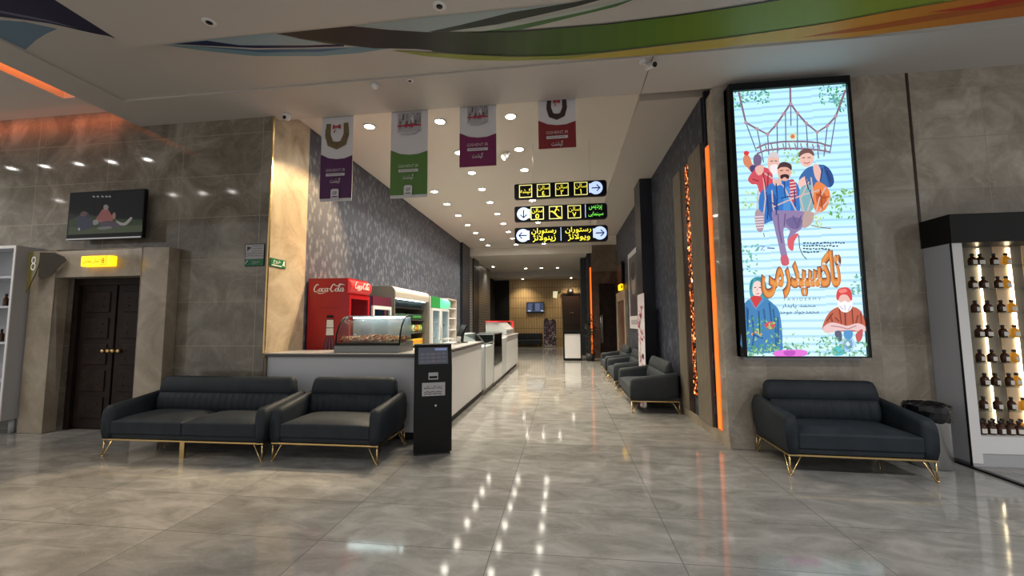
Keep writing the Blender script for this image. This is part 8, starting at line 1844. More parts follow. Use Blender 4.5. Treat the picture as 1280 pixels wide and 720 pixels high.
# open multideck chiller
och = thing('open_chiller', 'open-fronted taupe chiller with beige canopy and stocked shelves', 'chiller', (-3.62, 8.73, 0))
y0, y1 = -1.06, 1.06
gp = [(-.37,.05),(.28,.05),(.30,.45),(.30,1.9)]+[(.18+.12*math.cos(R(a)), 2.11+.12*math.sin(R(a))) for a in range(0,91,15)]+[(-.37,2.23)]
for y in (y0, y1-.04): MB().prism(gp, 'y', y, y+.04).build('end_panel', M['taupe'], och)
MB().box(-.37, -.33, y0+.04, y1-.04, .05, 2.23).build('back_panel', M['taupe'], och)
cp = [(.02,2.0),(.29,2.0),(.30,2.11)]+[(.18+.12*math.cos(R(a)), 2.11+.12*math.sin(R(a))) for a in range(15,91,15)]+[(-.37,2.23),(-.37,2.19),(.02,2.19)]
MB().prism(cp, 'y', y0+.04, y1-.04).build('canopy', M['beige'], och)
MB().box(-.33, .3, y0+.04, y1-.04, .05, .45).build('lower_front', M['taupe'], och)
SH = [.62, .98, 1.27, 1.56, 1.83]
for z in SH: MB().box(-.33, .17, y0+.04, y1-.04, z-.02, z).build('shelf', M['shelfgrey'] if 0 else M['chrome'], och)
MB().box(.2, .215, y0+.1, y1-.1, 1.985, 1.999).build('light_strip', M['coldled'], och)
def pack(kind, name, lab, cat, loc, m, m2, grp):
    t = thing(name, lab, cat, loc, 0, grp)
    if kind == 'bag':
        b = MB(); vs = []
        for zz, tx, wy in ((0,.012,.05),(.03,.035,.052),(.10,.04,.052),(.15,.025,.05),(.175,.004,.048)):
            vs += [(tx,-wy,zz),(tx,wy,zz),(-tx,wy,zz),(-tx,-wy,zz)]
        fs = [(k*4+i, k*4+(i+1) % 4, k*4+4+(i+1) % 4, k*4+4+i) for k in range(4) for i in range(4)]+[(3,2,1,0),(16,17,18,19)]
        b.add(vs, fs, 0, True); b.build('bag', m, t); MB().add([(.041,-.03,.06),(.041,.03,.06),(.040,.03,.12),(.040,-.03,.12)],[(0,1,2,3)]).build('front_print', m2, t)
    elif kind == 'can':
        MB().lathe([(.026,0),(.031,.008),(.031,.115),(.026,.13)], n=14).build('can', m, t); MB().lathe([(.0315,.03),(.0315,.09)], n=14).build('band', m2, t)
    elif kind == 'bottle':
        MB().lathe([(.03,0),(.033,.01),(.033,.12),(.014,.165),(.013,.19)], n=14).build('bottle', m, t); MB().cyl((0,0,.19), .016, .022, 12).build('cap', m2, t)
    else:
        MB().box(-.06, .06, -.055, .055, 0, .13).build('carton', m, t, bevel=.004); MB().box(.0601, .061, -.035, .035, .04, .10).build('front_print', m2, t)
    return t
mk = lambda n, c: mat(n, c, .45)
PK = {'green': mk('green_wrapper', (.06,.30,.05)), 'lime': mk('lime_wrapper', (.30,.50,.06)), 'redw': mk('red_wrapper', (.55,.05,.03)), 'yel': mk('yellow_wrapper', (.80,.50,.03)), 'cream': mk('cream_wrapper', (.75,.68,.5)), 'dk': mk('dark_drink', (.02,.03,.03)), 'teal': mk('dark_green_bottle', (.02,.09,.05)), 'org': mk('orange_wrapper', (.75,.25,.03))}
spec = [(1.83, 'bottle', 'soft_drink_bottle', 'dark soft drink bottle on the top shelf of the open chiller', 'bottle', [('dk','cream')], 'drinks on the top chiller shelf'),
        (1.56, 'can', 'drink_can', 'green drink can on the second shelf of the open chiller', 'can', [('teal','green')], 'cans on the second chiller shelf'),
        (1.27, 'bag', 'snack_bag', None, 'snack bag', [('lime','cream'),('redw','yel'),('green','yel'),('cream','redw')], 'bags on the third chiller shelf'),
        (.98, 'box', 'juice_carton', 'yellow carton on the fourth shelf of the open chiller', 'carton', [('yel','org')], 'cartons on the fourth chiller shelf')]
nm = {'lime':'lime','redw':'red','green':'green','cream':'cream'}
for z, kind, name, lab, cat, cl, grp in spec:
    protos = {}
    step = .075 if kind in ('can','bottle') else .125
    k = 0; y = -.94
    while y < .95:
        c = cl[(k*3+k//5) % len(cl)]
        l = lab or '%s snack bag on the third shelf of the open chiller' % nm[c[0]]
        g = grp if lab else '%s %s' % (nm[c[0]], grp)
        loc = (-3.62+.10, 8.73+y, z)
        if c not in protos: protos[c] = pack(kind, name, l, cat, loc, PK[c[0]], PK[c[1]], g)
        else: copy_tree(protos[c]).location = loc
        k += 1; y += step
# open white shelf rack
rk = thing('wall_rack', 'white open rack beside the farthest green-topped fridge', 'shelf unit', (-3.66, 12.0, 0))
b = MB().box(-.32, .3, -.5, -.47, .0, 2.2).box(-.32, .3, .47, .5, 0, 2.2).box(-.32, -.3, -.47, .47, 0, 2.2).box(-.3, .3, -.47, .47, 2.17, 2.2); b.build('carcass', M['beige'], rk)
for z in (.4, .85, 1.25, 1.6, 1.9): MB().box(-.3, .29, -.47, .47, z, z+.03).build('shelf', M['white'], rk)
# ================================================================== HANGING BANNERS AND SIGNS
WH = (.62,.60,.62)
def banner(label, x0, x1, zb, col, kind):
    t = thing('hanging_banner', label, 'banner', ((x0+x1)/2, 5.21, zb))
    w = (x1-x0)/2; h = 4.52-zb
    b = MB(); n = 8
    vs = []
    for yy in (0, .006):
        for k in range(n+1):
            for x in (-w, w): vs.append((x, yy+.006*math.sin(k*.8), h*k/n))
    m_ = 2*(n+1)
    fs = [(2*k, 2*k+1, 2*k+3, 2*k+2) for k in range(n)]+[(m_+2*k, m_+2*k+2, m_+2*k+3, m_+2*k+1) for k in range(n)]
    fs += [(2*k, 2*k+2, m_+2*k+2, m_+2*k) for k in range(n)]+[(2*k+1, m_+2*k+1, m_+2*k+3, 2*k+3) for k in range(n)]+[(0,m_,m_+1,1),(2*n,2*n+1,m_+2*n+1,m_+2*n)]
    b.add(vs, fs); b.build('cloth', M['ink'] if 0 else mat('banner_cloth', WH, .5), t)
    b = MB(); f = Face2D(b, (0, -.008, 0), (1,0,0), (0,0,1), (0,-1,0), .0004)
    foot = .04 if kind[1] else .0
    zt = zb+h
    zc = kind[2]-zb      # where colour meets white (left side)
    cur = [(-w, zc+.015), (-w*.5, zc-.045), (0, zc-.065), (w*.5, zc-.06), (w, zc-.02)]
    f.poly([(-w, foot), (w, foot)]+cur[::-1], col)
    # picture
    cz = zc+kind[-2]; q = kind[-1]
    f0 = f; f = Face2D(b, (0, -.0095, cz), (q,0,0), (0,0,q), (0,-1,0), .0003); cz = 0
    if kind[0] == 'wreath':
        g = kind[3]
        f.stroke([(-.13, cz+.16), (-.14, cz), (-.10, cz-.13), (0, cz-.17), (.10, cz-.13), (.14, cz), (.13, cz+.16)], [.07,.085,.10,.11,.10,.085,.07], g)
        r6 = random.Random(3)
        for k in range(60):
            a = r6.uniform(-.2, math.pi+.2); x = -.145*math.cos(a)+r6.uniform(-.035,.035); zz = cz+.02-.18*math.sin(a)+r6.uniform(-.03,.04)
            f.ell(x, zz, .012, .008, tuple(c*r6.uniform(.4,1.8) for c in g), n=6, rot=r6.uniform(0,3))
        f.poly([(0,cz+.10),(-.055,cz+.14),(-.06,cz+.06)], (.32,.02,.04)); f.poly([(0,cz+.10),(.055,cz+.14),(.06,cz+.06)], (.32,.02,.04)); f.ell(0, cz+.10, .018, .018, (.42,.03,.05))
        f.poly([(-.01,cz+.09),(-.05,cz+.01),(-.02,cz+.02)], (.32,.02,.04))
    else:
        r6 = random.Random(8)
        f.rect(-.17, .17, cz-.10, cz+.18, (.40,.38,.40))
        for k in range(26):
            x = r6.uniform(-.16,.15); zz = r6.uniform(cz+.0, cz+.16); g = r6.choice(((.10,.09,.10),(.22,.20,.21),(.62,.60,.62),(.30,.27,.27)))
            f.rect(x, x+r6.uniform(.012,.035), zz-.06, zz+.02, g)
        f.rect(-.17, .17, cz-.02, cz+.0, (.34,.02,.05))
        f.poly([(0,cz-.01),(-.07,cz+.025),(-.06,cz-.045)], (.42,.03,.07)); f.poly([(0,cz-.01),(.07,cz+.035),(.05,cz-.05)], (.42,.03,.07)); f.ell(0, cz-.01, .016, .016, (.28,.01,.03))
        f.ell(-.02, cz-.13, .12, .02, (.45,.43,.46)); f.stroke([(.06,cz-.13),(.12,cz-.12),(.15,cz-.09)], .01, (.2,.2,.22))
    f = f0; f.k += 40
    # lettering
    zt_ = zc-.17-(.06 if kind[1] else 0)
    lc = tuple(min(1, c*1.0+.42) for c in col)
    f.text('GISHENT.IR', 0, zt_, .29, .042, lc)
    f.rect(-.14, .14, zt_-.085, zt_-.045, (.55,.52,.55)); f.rect(-.12, .10, zt_-.067, zt_-.061, col)
    f.text('گیشنت', 0, zt_-.155, .15, .085, (.58,.55,.58), bold=.02)
    if kind[1]:
        f.rrect(-.06, .06, foot-.02, foot+.13, .03, (.60,.57,.62)); f.text('GP', 0, foot+.07, .065, .045, col, bold=.02); f.rect(-.04, .04, foot+.01, foot+.025, col)
    b.build('print', M['ink'], t, fix=False)
    MB().cyl((-w-.01, .003, h), .009, 2*w+.02, 10, axis='x').build('top_rod', M['chrome'], t)
    b = MB()
    for x in (-w*.8, w*.8): b.tube([(x, .003, h), (x, .003, ZC-zb)], .002, 6)
    b.build('hanging_cord', M['chrome'], t)
banner('purple hanging banner with a straw wreath picture', -3.385, -2.91, 3.20, (.075,.018,.085), ('wreath', True, 3.87, (.16,.12,.06), .30, 1))
banner('green hanging banner with a ribboned box picture', -2.345, -1.815, 3.20, (.09,.19,.045), ('box', True, 3.87, .36, 1))
banner('magenta hanging banner with a ribboned box picture', -1.365, -.86, 3.585, (.17,.02,.085), ('box', False, 4.05, .23, .85))
banner('red hanging banner with a dark wreath picture', -.292, .2, 3.772, (.22,.022,.028), ('wreath', False, 4.15, (.05,.028,.026), .175, .75))

def hsign(label, zc, h, build, up):
    t = thing('direction_sign', label, 'sign', (-.03, 7.0, zc))
    w = .80
    pts = []
    for cx, cz, a0 in ((w-.05, h/2-.05, 0), (-w+.03, h/2-.03, 90), (-w+.03, -h/2+.03, 180), (w-.05, -h/2+.05, 270)):
        r = .05 if cx > 0 else .03
        for k in range(5): a = R(a0+k*22.5); pts.append((cx+r*math.cos(a), cz+r*math.sin(a)))
    MB().prism(pts, 'y', -.04, .04).build('sign_box', M['signblk'], t)
    b = MB(); f = Face2D(b, (0, -.041, 0), (1,0,0), (0,0,1), (0,-1,0), .0005); build(f, h)
    b.build('lettering', [M['signyel'], M['signcream'], M['signgrn'], M['signblue'], M['signblk']], t, fix=False)
    b = MB()
    for x in (-.47, .52): b.tube([(x, 0, h/2), (x, 0, h/2+up)], .003, 6)
    b.build('hanging_cable', M['chrome'], t)
def cell(f, x, lines, h):
    s = .115; f.ring(x-s, x+s, -s, s, .014, mi=1)
    if len(lines) == 1: f.text(lines[0], x, 0, .19, .105, mi=0)
    else:
        f.text(lines[0], x, .042, .19, .092, mi=0); f.text(lines[1], x, -.05, h=.085, mi=0, bold=.02)
def disc(f, x, d):
    r = .115
    f.ell(x, 0, r, r, mi=3, n=32)
    if d == 'r': f.rect(x-r, x-r*.72, -r*.7, r*.7, mi=3); f.stroke([(x-.07,0),(x+.06,0)], .02, mi=4); f.stroke([(x+.015,.055),(x+.07,0),(x+.015,-.055)], .02, mi=4)
    if d == 'l': f.rect(x+r*.72, x+r, -r*.7, r*.7, mi=3); f.stroke([(x+.07,0),(x-.06,0)], .02, mi=4); f.stroke([(x-.015,.055),(x-.07,0),(x-.015,-.055)], .02, mi=4)
    if d == 'd': f.rect(x+r*.72, x+r, -r*.7, r*.7, mi=3); f.stroke([(x,.07),(x,-.06)], .02, mi=4); f.stroke([(x-.055,-.015),(x,-.07),(x+.055,-.015)], .02, mi=4)
def s1(f, h):
    cell(f, -.60, ['گیشه'], h); cell(f, -.285, ['سالن', '٤'], h); cell(f, .035, ['سالن', '٢'], h); cell(f, .36, ['سالن', '١'], h); disc(f, .615, 'r')
def s2(f, h):
    disc(f, -.64, 'd'); cell(f, -.40, ['سالن', '٥'], h); cell(f, .24, ['سالن', '٧'], h)
    x = -.08; f.ring(x-.115, x+.115, -.115, .115, .014, mi=1)
    f.stroke([(x-.09,.02),(x-.05,.02),(x+.05,-.085),(x+.09,-.085)], .022, mi=0); f.ell(x+.02, .085, .016, .016, mi=0)
    f.stroke([(x+.01,.06),(x-.02,.0),(x+.01,-.03)], .022, mi=0); f.stroke([(x+.005,.05),(x+.05,.05),(x+.06,.02)], .012, mi=0); f.stroke([(x-.02,.0),(x-.05,.005)], .014, mi=0)
    f.rect(.425, .435, -.11, .12, mi=3)
    f.text('پردیس', .60, .06, .22, .10, mi=2, bold=.008); f.text('سینمایی', .605, -.055, .25, .09, mi=2, bold=.008)
def s3(f, h):
    disc(f, -.655, 'l'); disc(f, .665, 'r'); f.rect(0, .010, -.115, .12, mi=3)
    f.text('رستوران', -.29, .065, .43, .115, mi=0, bold=.012); f.text('زینولانژ', -.285, -.06, .40, .13, mi=0, bold=.012)
    f.text('رستوران', .30, .065, .44, .115, mi=0, bold=.012); f.text('ویولانژ', .31, -.06, .38, .13, mi=0, bold=.012)
hsign('topmost of the three black hanging direction signs, arrow to one side', 3.79, .27, s1, ZC-3.925)
hsign('middle hanging direction sign with escalator symbol and green lettering', 3.385, .27, s2, .135)
hsign('lowest of the three hanging signs, with an arrow at each end', 3.00, .275, s3, .115)

# ================================================================== CEILING FITTINGS
xs = (-3.05, -1.88, -.76); ys = (5.95, 7.15, 8.18, 9.26, 10.33, 11.5, 12.7, 13.9, 15.04, 16.27)
pr = None; lamps = []
def downlight(loc, lens, label, grp, r=.075):
    t = thing('ceiling_downlight', label, 'downlight', loc, 0, grp)
    MB().lathe([(r,0),(r+.022,-.001),(r+.022,-.010),(r,-.012),(r,0)], n=24, caps=False).build('trim_ring', M['white'], t)
    MB().cyl((0,0,-.007), r, .005, 24).build('lens', lens, t)
    return t
def spot(loc, e, size=R(112), blend=.7, col=(1,.88,.68), rad=.05, aim=None):
    l = bpy.data.lights.new('lamp', 'SPOT'); l.energy = e; l.spot_size = size; l.spot_blend = blend; l.color = col; l.shadow_soft_size = rad
    o = bpy.data.objects.new('lamp', l); C.objects.link(o); o.location = loc
    if aim: o.rotation_euler = (Vector(aim)-Vector(loc)).to_track_quat('-Z', 'Y').to_euler()
    return o
CORR = 170
for x in xs:
    for y in ys:
        lab = 'small round downlight in the main corridor ceiling between banners and the far ceiling beam'
        if pr is None: pr = downlight((x, y, ZC), M['lens'], lab, 'downlights over the counter and corridor'); o = pr
        else: o = copy_tree(pr); o.location = (x, y, ZC)
        spot((x, y, ZC-.03), CORR*(.25 if (x < -3 and y < 7) else 1.0 if y < 9 else 1.1))
pf = None
for x, y in ((-3.6,20.6),(-1.97,21.5),(-1.14,21.5),(-.30,21.5)):
    if pf is None: pf = downlight((x, y, 4.35), M['lens'], 'downlight in the lowered ceiling at the far corridor end', 'far corridor downlights', .07); o = pf
    else: o = copy_tree(pf); o.location = (x, y, 4.35)
    spot((x, y, 4.32), 60)
for x in (-2.4, .45):
    o = copy_tree(pf); o.location = (x, 24.0, 4.05); o['label'] = 'small downlight grazing the tan timber wall'; o['group'] = 'wall washing downlights'
    spot((x, 24.0, 4.02), 160, R(120), .8, (1,.82,.55))
# downlights of the side ceiling (their reflections streak across the marble)
ps_ = None
for y, xx in ((3.42, (-7.95,-8.75,-9.5,-10.3,-11.1)), (1.45, (-7.9,-8.7,-9.5,-12.8))):
    for x in xx:
        lab = 'round downlight in the side ceiling in front of the marble wall'
        if ps_ is None: ps_ = downlight((x, y, 4.69), M['lensoff'], lab, 'side ceiling downlights', .06); o = ps_
        else: o = copy_tree(ps_); o.location = (x, y, 4.69)
# aimed warm spotlight by the banners
sp = thing('spotlight', 'small tilted warm spotlight in the ceiling beside the magenta banner', 'spotlight', (-.97, 7.26, ZC))
MB().cyl((0,0,-.05), .03, .05, 14).build('mount', M['white'], sp)
b = MB().lathe([(.035,0),(.06,.08),(.06,.10)], n=18); c_ = b.build('lamp_head', M['white'], sp); c_.location = (-.02,-.01,-.06); c_.rotation_euler = (Vector((-3.0,-1.7,-2.6))).to_track_quat('Z','Y').to_euler()
b = MB().cyl((0,0,.097), .05, .006, 18); c2 = b.build('lens', M['warmled'], c_)
spot((-2.49, 6.80, ZC-.06), 600, R(75), .5, (1,.68,.34), .02, (-4.02, 5.4, 1.6)); spot((-1.10, 7.19, ZC-.17), 60, R(60), .35, (1,.72,.40), .03, (-4.02, 5.35, 2.3))
# cameras and sensors
cd = thing('dome_camera', 'small white dome camera at the top of the beige marble return', 'camera', (-3.80, 5.03, ZR))
MB().lathe([(.05,0),(.055,-.02),(.045,-.03)], n=20).build('base', M['white'], cd); MB().ball((0,0,-.05), .042, 16, 10).build('camera_ball', M['white'], cd)
MB().lathe([(.024,0),(.024,-.012),(.004,-.014)], (-.01,-.036,-.062), 16, axis='y').build('lens', M['black'], cd)
bc = thing('bullet_camera', 'white bullet camera under the ceiling near the seam', 'camera', (.93, 4.50, ZR))
MB().lathe([(.04,0),(.04,-.015),(.012,-.02)], n=18).build('base', M['white'], bc); b = MB(); b.tube([(0,0,-.018),(.02,0,-.05),(.06,0,-.07)], .010); b.build('arm', M['white'], bc)
b = MB().lathe([(.028,-.09),(.03,-.08),(.03,.06),(.034,.07)], n=18); o = b.build('body', M['white'], bc); o.location = (.09,-.01,-.075); o.rotation_euler = (Vector((.35,-.9,-.35))).to_track_quat('Z','Y').to_euler()
b = MB().cyl((0,0,.068), .029, .006, 18); b.build('lens', M['black'], o)
for lab, x, y, z, r in (('ceiling sensor nearest the ceiling panel edge with dark hole', -3.17, 3.12, ZP, .03), ('dark round ceiling hole beside the charcoal mural ribbon', -1.03, 3.22, ZP, .03), ('tiny dark sensor on the ceiling band above the banners', -1.80, 4.5, ZR, .02)):
    t = thing('ceiling_sensor', lab, 'sensor', (x, y, z))
    MB().lathe([(r*2,0),(r*2,-.004),(r,-.006)], n=20).build('rim', M['white'], t); MB().lathe([(r,-.004),(r*.9,-.010),(.003,-.012)], n=20).build('eye', M['black'], t)
t = thing('smoke_detector', 'white smoke detector on the ceiling band above the purple banner', 'smoke detector', (-2.26, 4.52, ZR))
MB().lathe([(.05,0),(.05,-.02),(.035,-.045),(.01,-.05)], n=24).build('housing', M['white'], t); MB().lathe([(.036,-.044),(.037,-.034)], n=24).build('vent_ring', M['grey'], t)

# ================================================================== PERFUME DISPLAY AND BIN
sh = thing('display_cabinet', 'white backlit perfume display cabinet with dark header', 'display cabinet', (4.75, 5.0, 0))
T = Matrix.Translation((-4.75, -5.0, 0))
def part(name, m, *boxes, **k):
    b = MB(); b.T = T
    for q in boxes: b.box(*q)
    return b.build(name, m, sh, **k)
part('side_panel', M['shelfgrey'], (4.10, 4.115, 4.83, 5.165, .03, 2.3)); part('side_panel', M['grey'], (5.6, 5.615, 4.83, 5.165, .03, 2.3))
part('header', M['black'], (4.09, 5.63, 4.80, 5.165, 2.30, 2.61), bevel=.004)
part('front_frame', M['white'], (4.10, 4.20, 4.82, 4.835, .03, 2.30), (5.5, 5.615, 4.82, 4.835, .03, 2.30), (4.20, 5.5, 4.82, 4.835, .13, .30))
part('edge_trim', M['black'], (4.092, 4.101, 4.815, 4.832, 0, 2.3))
part('base', M['grey'], (4.115, 5.6, 4.83, 5.165, .0, .13))
part('lower_box', M['white'], (4.115, 5.6, 4.84, 5.165, .13, .30))
BT = [(.47,.43,.36),(.60,.50,.36)]
part('back_panel', mat('grey_brown_back', (.22,.20,.165), .5), (4.115, 5.6, 5.14, 5.165, .3, 2.3))
part('back_stripe', mat('peach_back', (.72,.55,.38), .5), (4.77, 4.93, 5.13, 5.14, .3, 2.3), (5.05, 5.25, 5.13, 5.14, .3, 2.3))
for x, w_ in ((4.607, .012), (4.895, .026), (5.3, .02)): part('light_strip', M['warmled'], (x, x+w_, 5.115, 5.13, .32, 2.28))
zs = [.305, .535, .80, 1.06, 1.31, 1.60, 1.86, 2.09]
zs = [.31, .54, .79, 1.035, 1.297, 1.562, 1.82, 2.07]
for z in zs[1:]: part('shelf', M['glass'], (4.2, 5.5, 4.90, 5.13, z-.008, z))
def perfume(label, loc, m, grp, s=1):
    t = thing('perfume_bottle', label, 'bottle', loc, 0, grp)
    MB().lathe([(.030,0),(.036,.004),(.037,.065),(.030,.085),(.014,.098),(.013,.108)], n=18).build('body', m, t)
    MB().lathe([(.016,.108),(.017,.112),(.017,.130),(.012,.134)], n=16).build('cap', M['cap'], t)
    b = MB(); vs = []
    for a in range(-50, 51, 20): vs += [(.0378*math.sin(R(a)), -.0378*math.cos(R(a)), .016), (.0378*math.sin(R(a)), -.0378*math.cos(R(a)), .060)]
    b.add(vs, [(2*i, 2*i+2, 2*i+3, 2*i+1) for i in range(5)], 0, True); b.build('paper_label', M['lab'], t)
    t.scale = (s, s, s); return t
BX = (4.414, 4.518, 4.647, 4.753, 5.0, 5.12, 5.3)
ordn = ['bottom', 'second lowest', 'third lowest', 'fourth lowest', 'fourth highest', 'third highest', 'second highest', 'top']
pb, pa = None, None
rj = random.Random(21)
for k in range(1, 8):
    z = zs[k]
    for j, x in enumerate(BX):
        amb = j == 3
        lab = ('amber perfume bottle on the %s glass shelf of the display' if amb else 'dark brown perfume bottles row on the %s glass shelf, one of them') % ordn[k]
        if not amb: lab = 'dark brown perfume bottle with white paper front on the %s glass shelf' % ordn[k]
        g = None if amb else 'brown bottles on the %s shelf' % ordn[k]
        loc = (x+rj.uniform(-.012,.012), 4.985+rj.uniform(-.02,.02), z)
        if amb and pa is None: o = pa = perfume(lab, loc, M['amberlit'], g)
        elif not amb and pb is None: o = pb = perfume(lab, loc, M['brownglass'], g)
        else: o = copy_tree(pa if amb else pb)
        o.location = loc; o['label'] = lab; o.rotation_euler.z = R(rj.uniform(5, 30))
        if g: o['group'] = g
        elif 'group' in o: del o['group']
for row, y in ((0, 4.92), (1, 5.02)):
    for j in range(8):
        amb = j in (5, 7); x = 4.30+j*.085+row*.03
        o = copy_tree(pa if amb else pb); o.location = (x, y, .30); o.rotation_euler.z = R(rj.uniform(0, 30)); o.scale = (1.05,)*3
        o['label'] = 'amber bottle crowded on the lowest level of the perfume display' if amb else 'dark brown bottle crowded on the lowest level of the perfume display'
        o['group'] = 'amber bottles on the lowest level' if amb else 'brown bottles on the lowest level'
fsr = tag(MB().box(4.03, 4.075, 1.0, 4.98, 0, .02).build('floor_edging', M['black']), 'thin black edging strip on the floor beside the display cabinet', 'floor strip')
bn = thing('waste_bin', 'steel waste bin with black bag between sofa and display cabinet', 'bin', (3.72, 4.82, 0))
MB().lathe([(.165,0),(.17,.01),(.17,.55),(.175,.56)], n=32).build('body', M['chrome'], bn)
b = MB(); vs = []; n = 40; prof = [(.178,.46),(.185,.50),(.192,.56),(.186,.615),(.16,.63),(.13,.60),(.12,.50)]
r8 = random.Random(9)
for r_, z in prof:
    for i in range(n):
        q = r_*(1+r8.uniform(-.025,.03)); a = 2*math.pi*i/n; vs.append((q*math.cos(a), q*math.sin(a), z+r8.uniform(-.008,.008)))
b.add(vs, [(k*n+i, k*n+(i+1) % n, (k+1)*n+(i+1) % n, (k+1)*n+i) for k in range(len(prof)-1) for i in range(n)], 0, False)
b.build('bin_bag', M['bag'], bn, fix=False)

# ================================================================== CORRIDOR RIGHT-HAND SIDE
fp = thing('framed_poster', 'tall white-framed dark portrait poster on the corridor wall', 'poster', (1.91, 11.3, 2.35))
b = MB().box(-.03, 0, -.75, .75, -1.06, 1.06); b.build('frame', M['white'], fp)
b = MB(); f = Face2D(b, (-.031, 0, 0), (0,-1,0), (0,0,1), (-1,0,0))
f.rect(-.63, .63, -.72, .92, (.10,.10,.12)); f.ell(.05, .25, .32, .42, (.30,.27,.26)); f.ell(.05, .5, .36, .25, (.03,.03,.035)); f.poly([(-.5,-.72),(-.4,-.25),(0,-.12),(.45,-.25),(.6,-.72)], (.05,.05,.06)); f.rect(-.5, .5, -.95, -.82, (.42,.42,.44))
b.build('print', M['ink'], fp, fix=False)
rb = thing('roll_up_banner', 'white roll-up banner with pink blossom print between two corridor sofas', 'banner stand', (1.585, 8.785, 0))
MB().box(-.02, .06, -.37, .37, 0, .07).build('base', M['chrome'], rb)
b = MB().add([(0,-.36,.07),(0,.36,.07),(.02,.36,2.06),(.02,-.36,2.06),(.006,-.36,.07),(.006,.36,.07),(.026,.36,2.06),(.026,-.36,2.06)], [(0,1,2,3),(4,7,6,5),(0,4,5,1),(1,5,6,2),(2,6,7,3),(3,7,4,0)]); b.build('banner_sheet', mat('white_vinyl', (.66,.63,.66), .4), rb)
b = MB(); f = Face2D(b, (-.002, 0, .07), (0,-1,0), Vector((.02,0,1.99)).normalized(), (-1,0,.01), .0003); r9 = random.Random(12)
for k in range(60):
    z = r9.uniform(.05, 1.75); x = r9.gauss(-.08, .16)
    if 0.75 < z < .95: continue
    f.ell(max(-.3,min(.3,x)), z, r9.uniform(.02,.07), r9.uniform(.02,.06), r9.choice(((.45,.06,.16),(.55,.16,.28),(.25,.03,.09),(.62,.36,.42))), n=9)
f.text('V', -.05, .86, h=.12, col=(.05,.02,.03)); f.ell(.15, .72, .05, .05, (.05,.02,.03))
b.build('blossom_print', M['ink'], rb, fix=False)
MB().cyl((.045, 0, .05), .008, 2.0, 8).build('support_pole', M['chrome'], rb)
ctv = thing('corridor_tv', 'dark television seen edge-on high on the corridor wall', 'television', (1.9, 13.4, 3.0))
MB().box(-.10, -.03, -.55, .55, -.36, .36).build('casing', M['black'], ctv, bevel=.01); MB().box(-.103, -.10, -.53, .53, -.33, .34).build('display', M['signblk'], ctv); MB().box(-.03, 0, -.1, .1, -.1, .1).build('wall_bracket', M['blackmatt'], ctv)
es = thing('exit_lamp', 'lit yellow sign over the brown side portal in the corridor', 'sign', (1.84, 13.1, 2.56))
MB().box(-.09, 0, -.25, .25, -.09, .09).build('sign_box', M['exit'], es, bevel=.01)
b = MB(); f = Face2D(b, (0, -.2505, 0), (1,0,0), (0,0,1), (0,-1,0)); f.rect(-.07, -.02, -.05, .05); b.build('lettering', M['exitink'], es, fix=False)
b = MB().box(1.83, 1.91, 12.5, 12.75, 0, 2.45).box(1.83, 1.91, 14.3, 14.55, 0, 2.45).box(1.83, 1.91, 12.75, 14.3, 2.15, 2.45); struct(b, 'trim_10', M['portal'])
b = MB().box(1.88, 1.91, 12.75, 14.3, 0, 2.15); d3 = struct(b, 'door_3', M['brownstone'])
# planter with dark leaves
pt = thing('artificial_plant', 'dark bushy plant beside the white podium at the corridor end', 'plant', (.97, 15.75, 0))
MB().lathe([(.13,0),(.15,.02),(.17,.28),(.15,.28)], n=20).build('pot', M['blackmatt'], pt)
b = MB(); b.tube([(0,0,.2),(.01,0,.8),(-.02,.01,1.5)], .015); b.build('stem', M['leaf'], pt)
b = MB(); ra = random.Random(6)
for k in range(260):
    z = ra.uniform(.25, 1.75); rr = .26*math.sin(math.pi*min(1, (z+.1)/1.9))**.5*ra.uniform(.2,1); a = ra.uniform(0, 6.28)
    c = Vector((rr*math.cos(a), rr*math.sin(a), z)); u = Vector((ra.uniform(-1,1), ra.uniform(-1,1), ra.uniform(-.6,.6))).normalized(); v = u.cross(Vector((0,0,1))).normalized()
    l = ra.uniform(.05,.11); w_ = l*.4
    b.add([c-u*l, c+v*w_, c+u*l, c-v*w_, c+Vector((0,0,.01))], [(0,1,4),(1,2,4),(2,3,4),(3,0,4)])
b.build('foliage', M['leaf'], pt, fix=False)
pd = thing('podium', 'white reception podium with dark frame at the corridor end', 'podium', (.31, 16.1, 0))
MB().box(-.31, .31, -.25, .25, 0, .09).build('plinth', M['black'], pd)
MB().box(-.30, .30, -.24, .24, .09, 1.02).build('body', M['white'], pd)
MB().box(-.35, -.30, -.25, .25, 0, 1.06).box(.30, .35, -.25, .25, 0, 1.06).box(-.35, .35, -.26, .26, 1.02, 1.12).build('frame', M['black'], pd)

# ================================================================== CORRIDOR END
ft = thing('far_tv', 'television glowing blue on the tan timber end wall', 'television', (-1.72, 24.7, 2.35))
MB().box(-.54, .54, -.08, -.02, -.32, .33).build('casing', M['black'], ft); MB().box(-.1, .1, -.02, 0, -.1, .1).build('wall_bracket', M['blackmatt'], ft)
b = MB(); f = Face2D(b, (0,-.081,0), (1,0,0), (0,0,1), (0,-1,0)); f.rect(-.51,.51,-.27,.29,(.03,.045,.09)); f.rect(-.42,-.18,-.2,.26,(.07,.09,.16)); f.rect(0,.28,-.2,.26,(.09,.12,.20)); f.rect(-.15,-.05,-.2,.2,(.01,.015,.03)); f.ell(-.36,-.2,.1,.03,(.5,.55,.7)); f.ell(.42,-.2,.09,.03,(.55,.6,.7))
b.build('display', emit_ink('far_tv_screen', 1.0, .01, .3), ft, fix=False)
bh = thing('waiting_bench', 'dark padded bench against the tan timber end wall', 'bench', (-2.1, 24.25, 0))
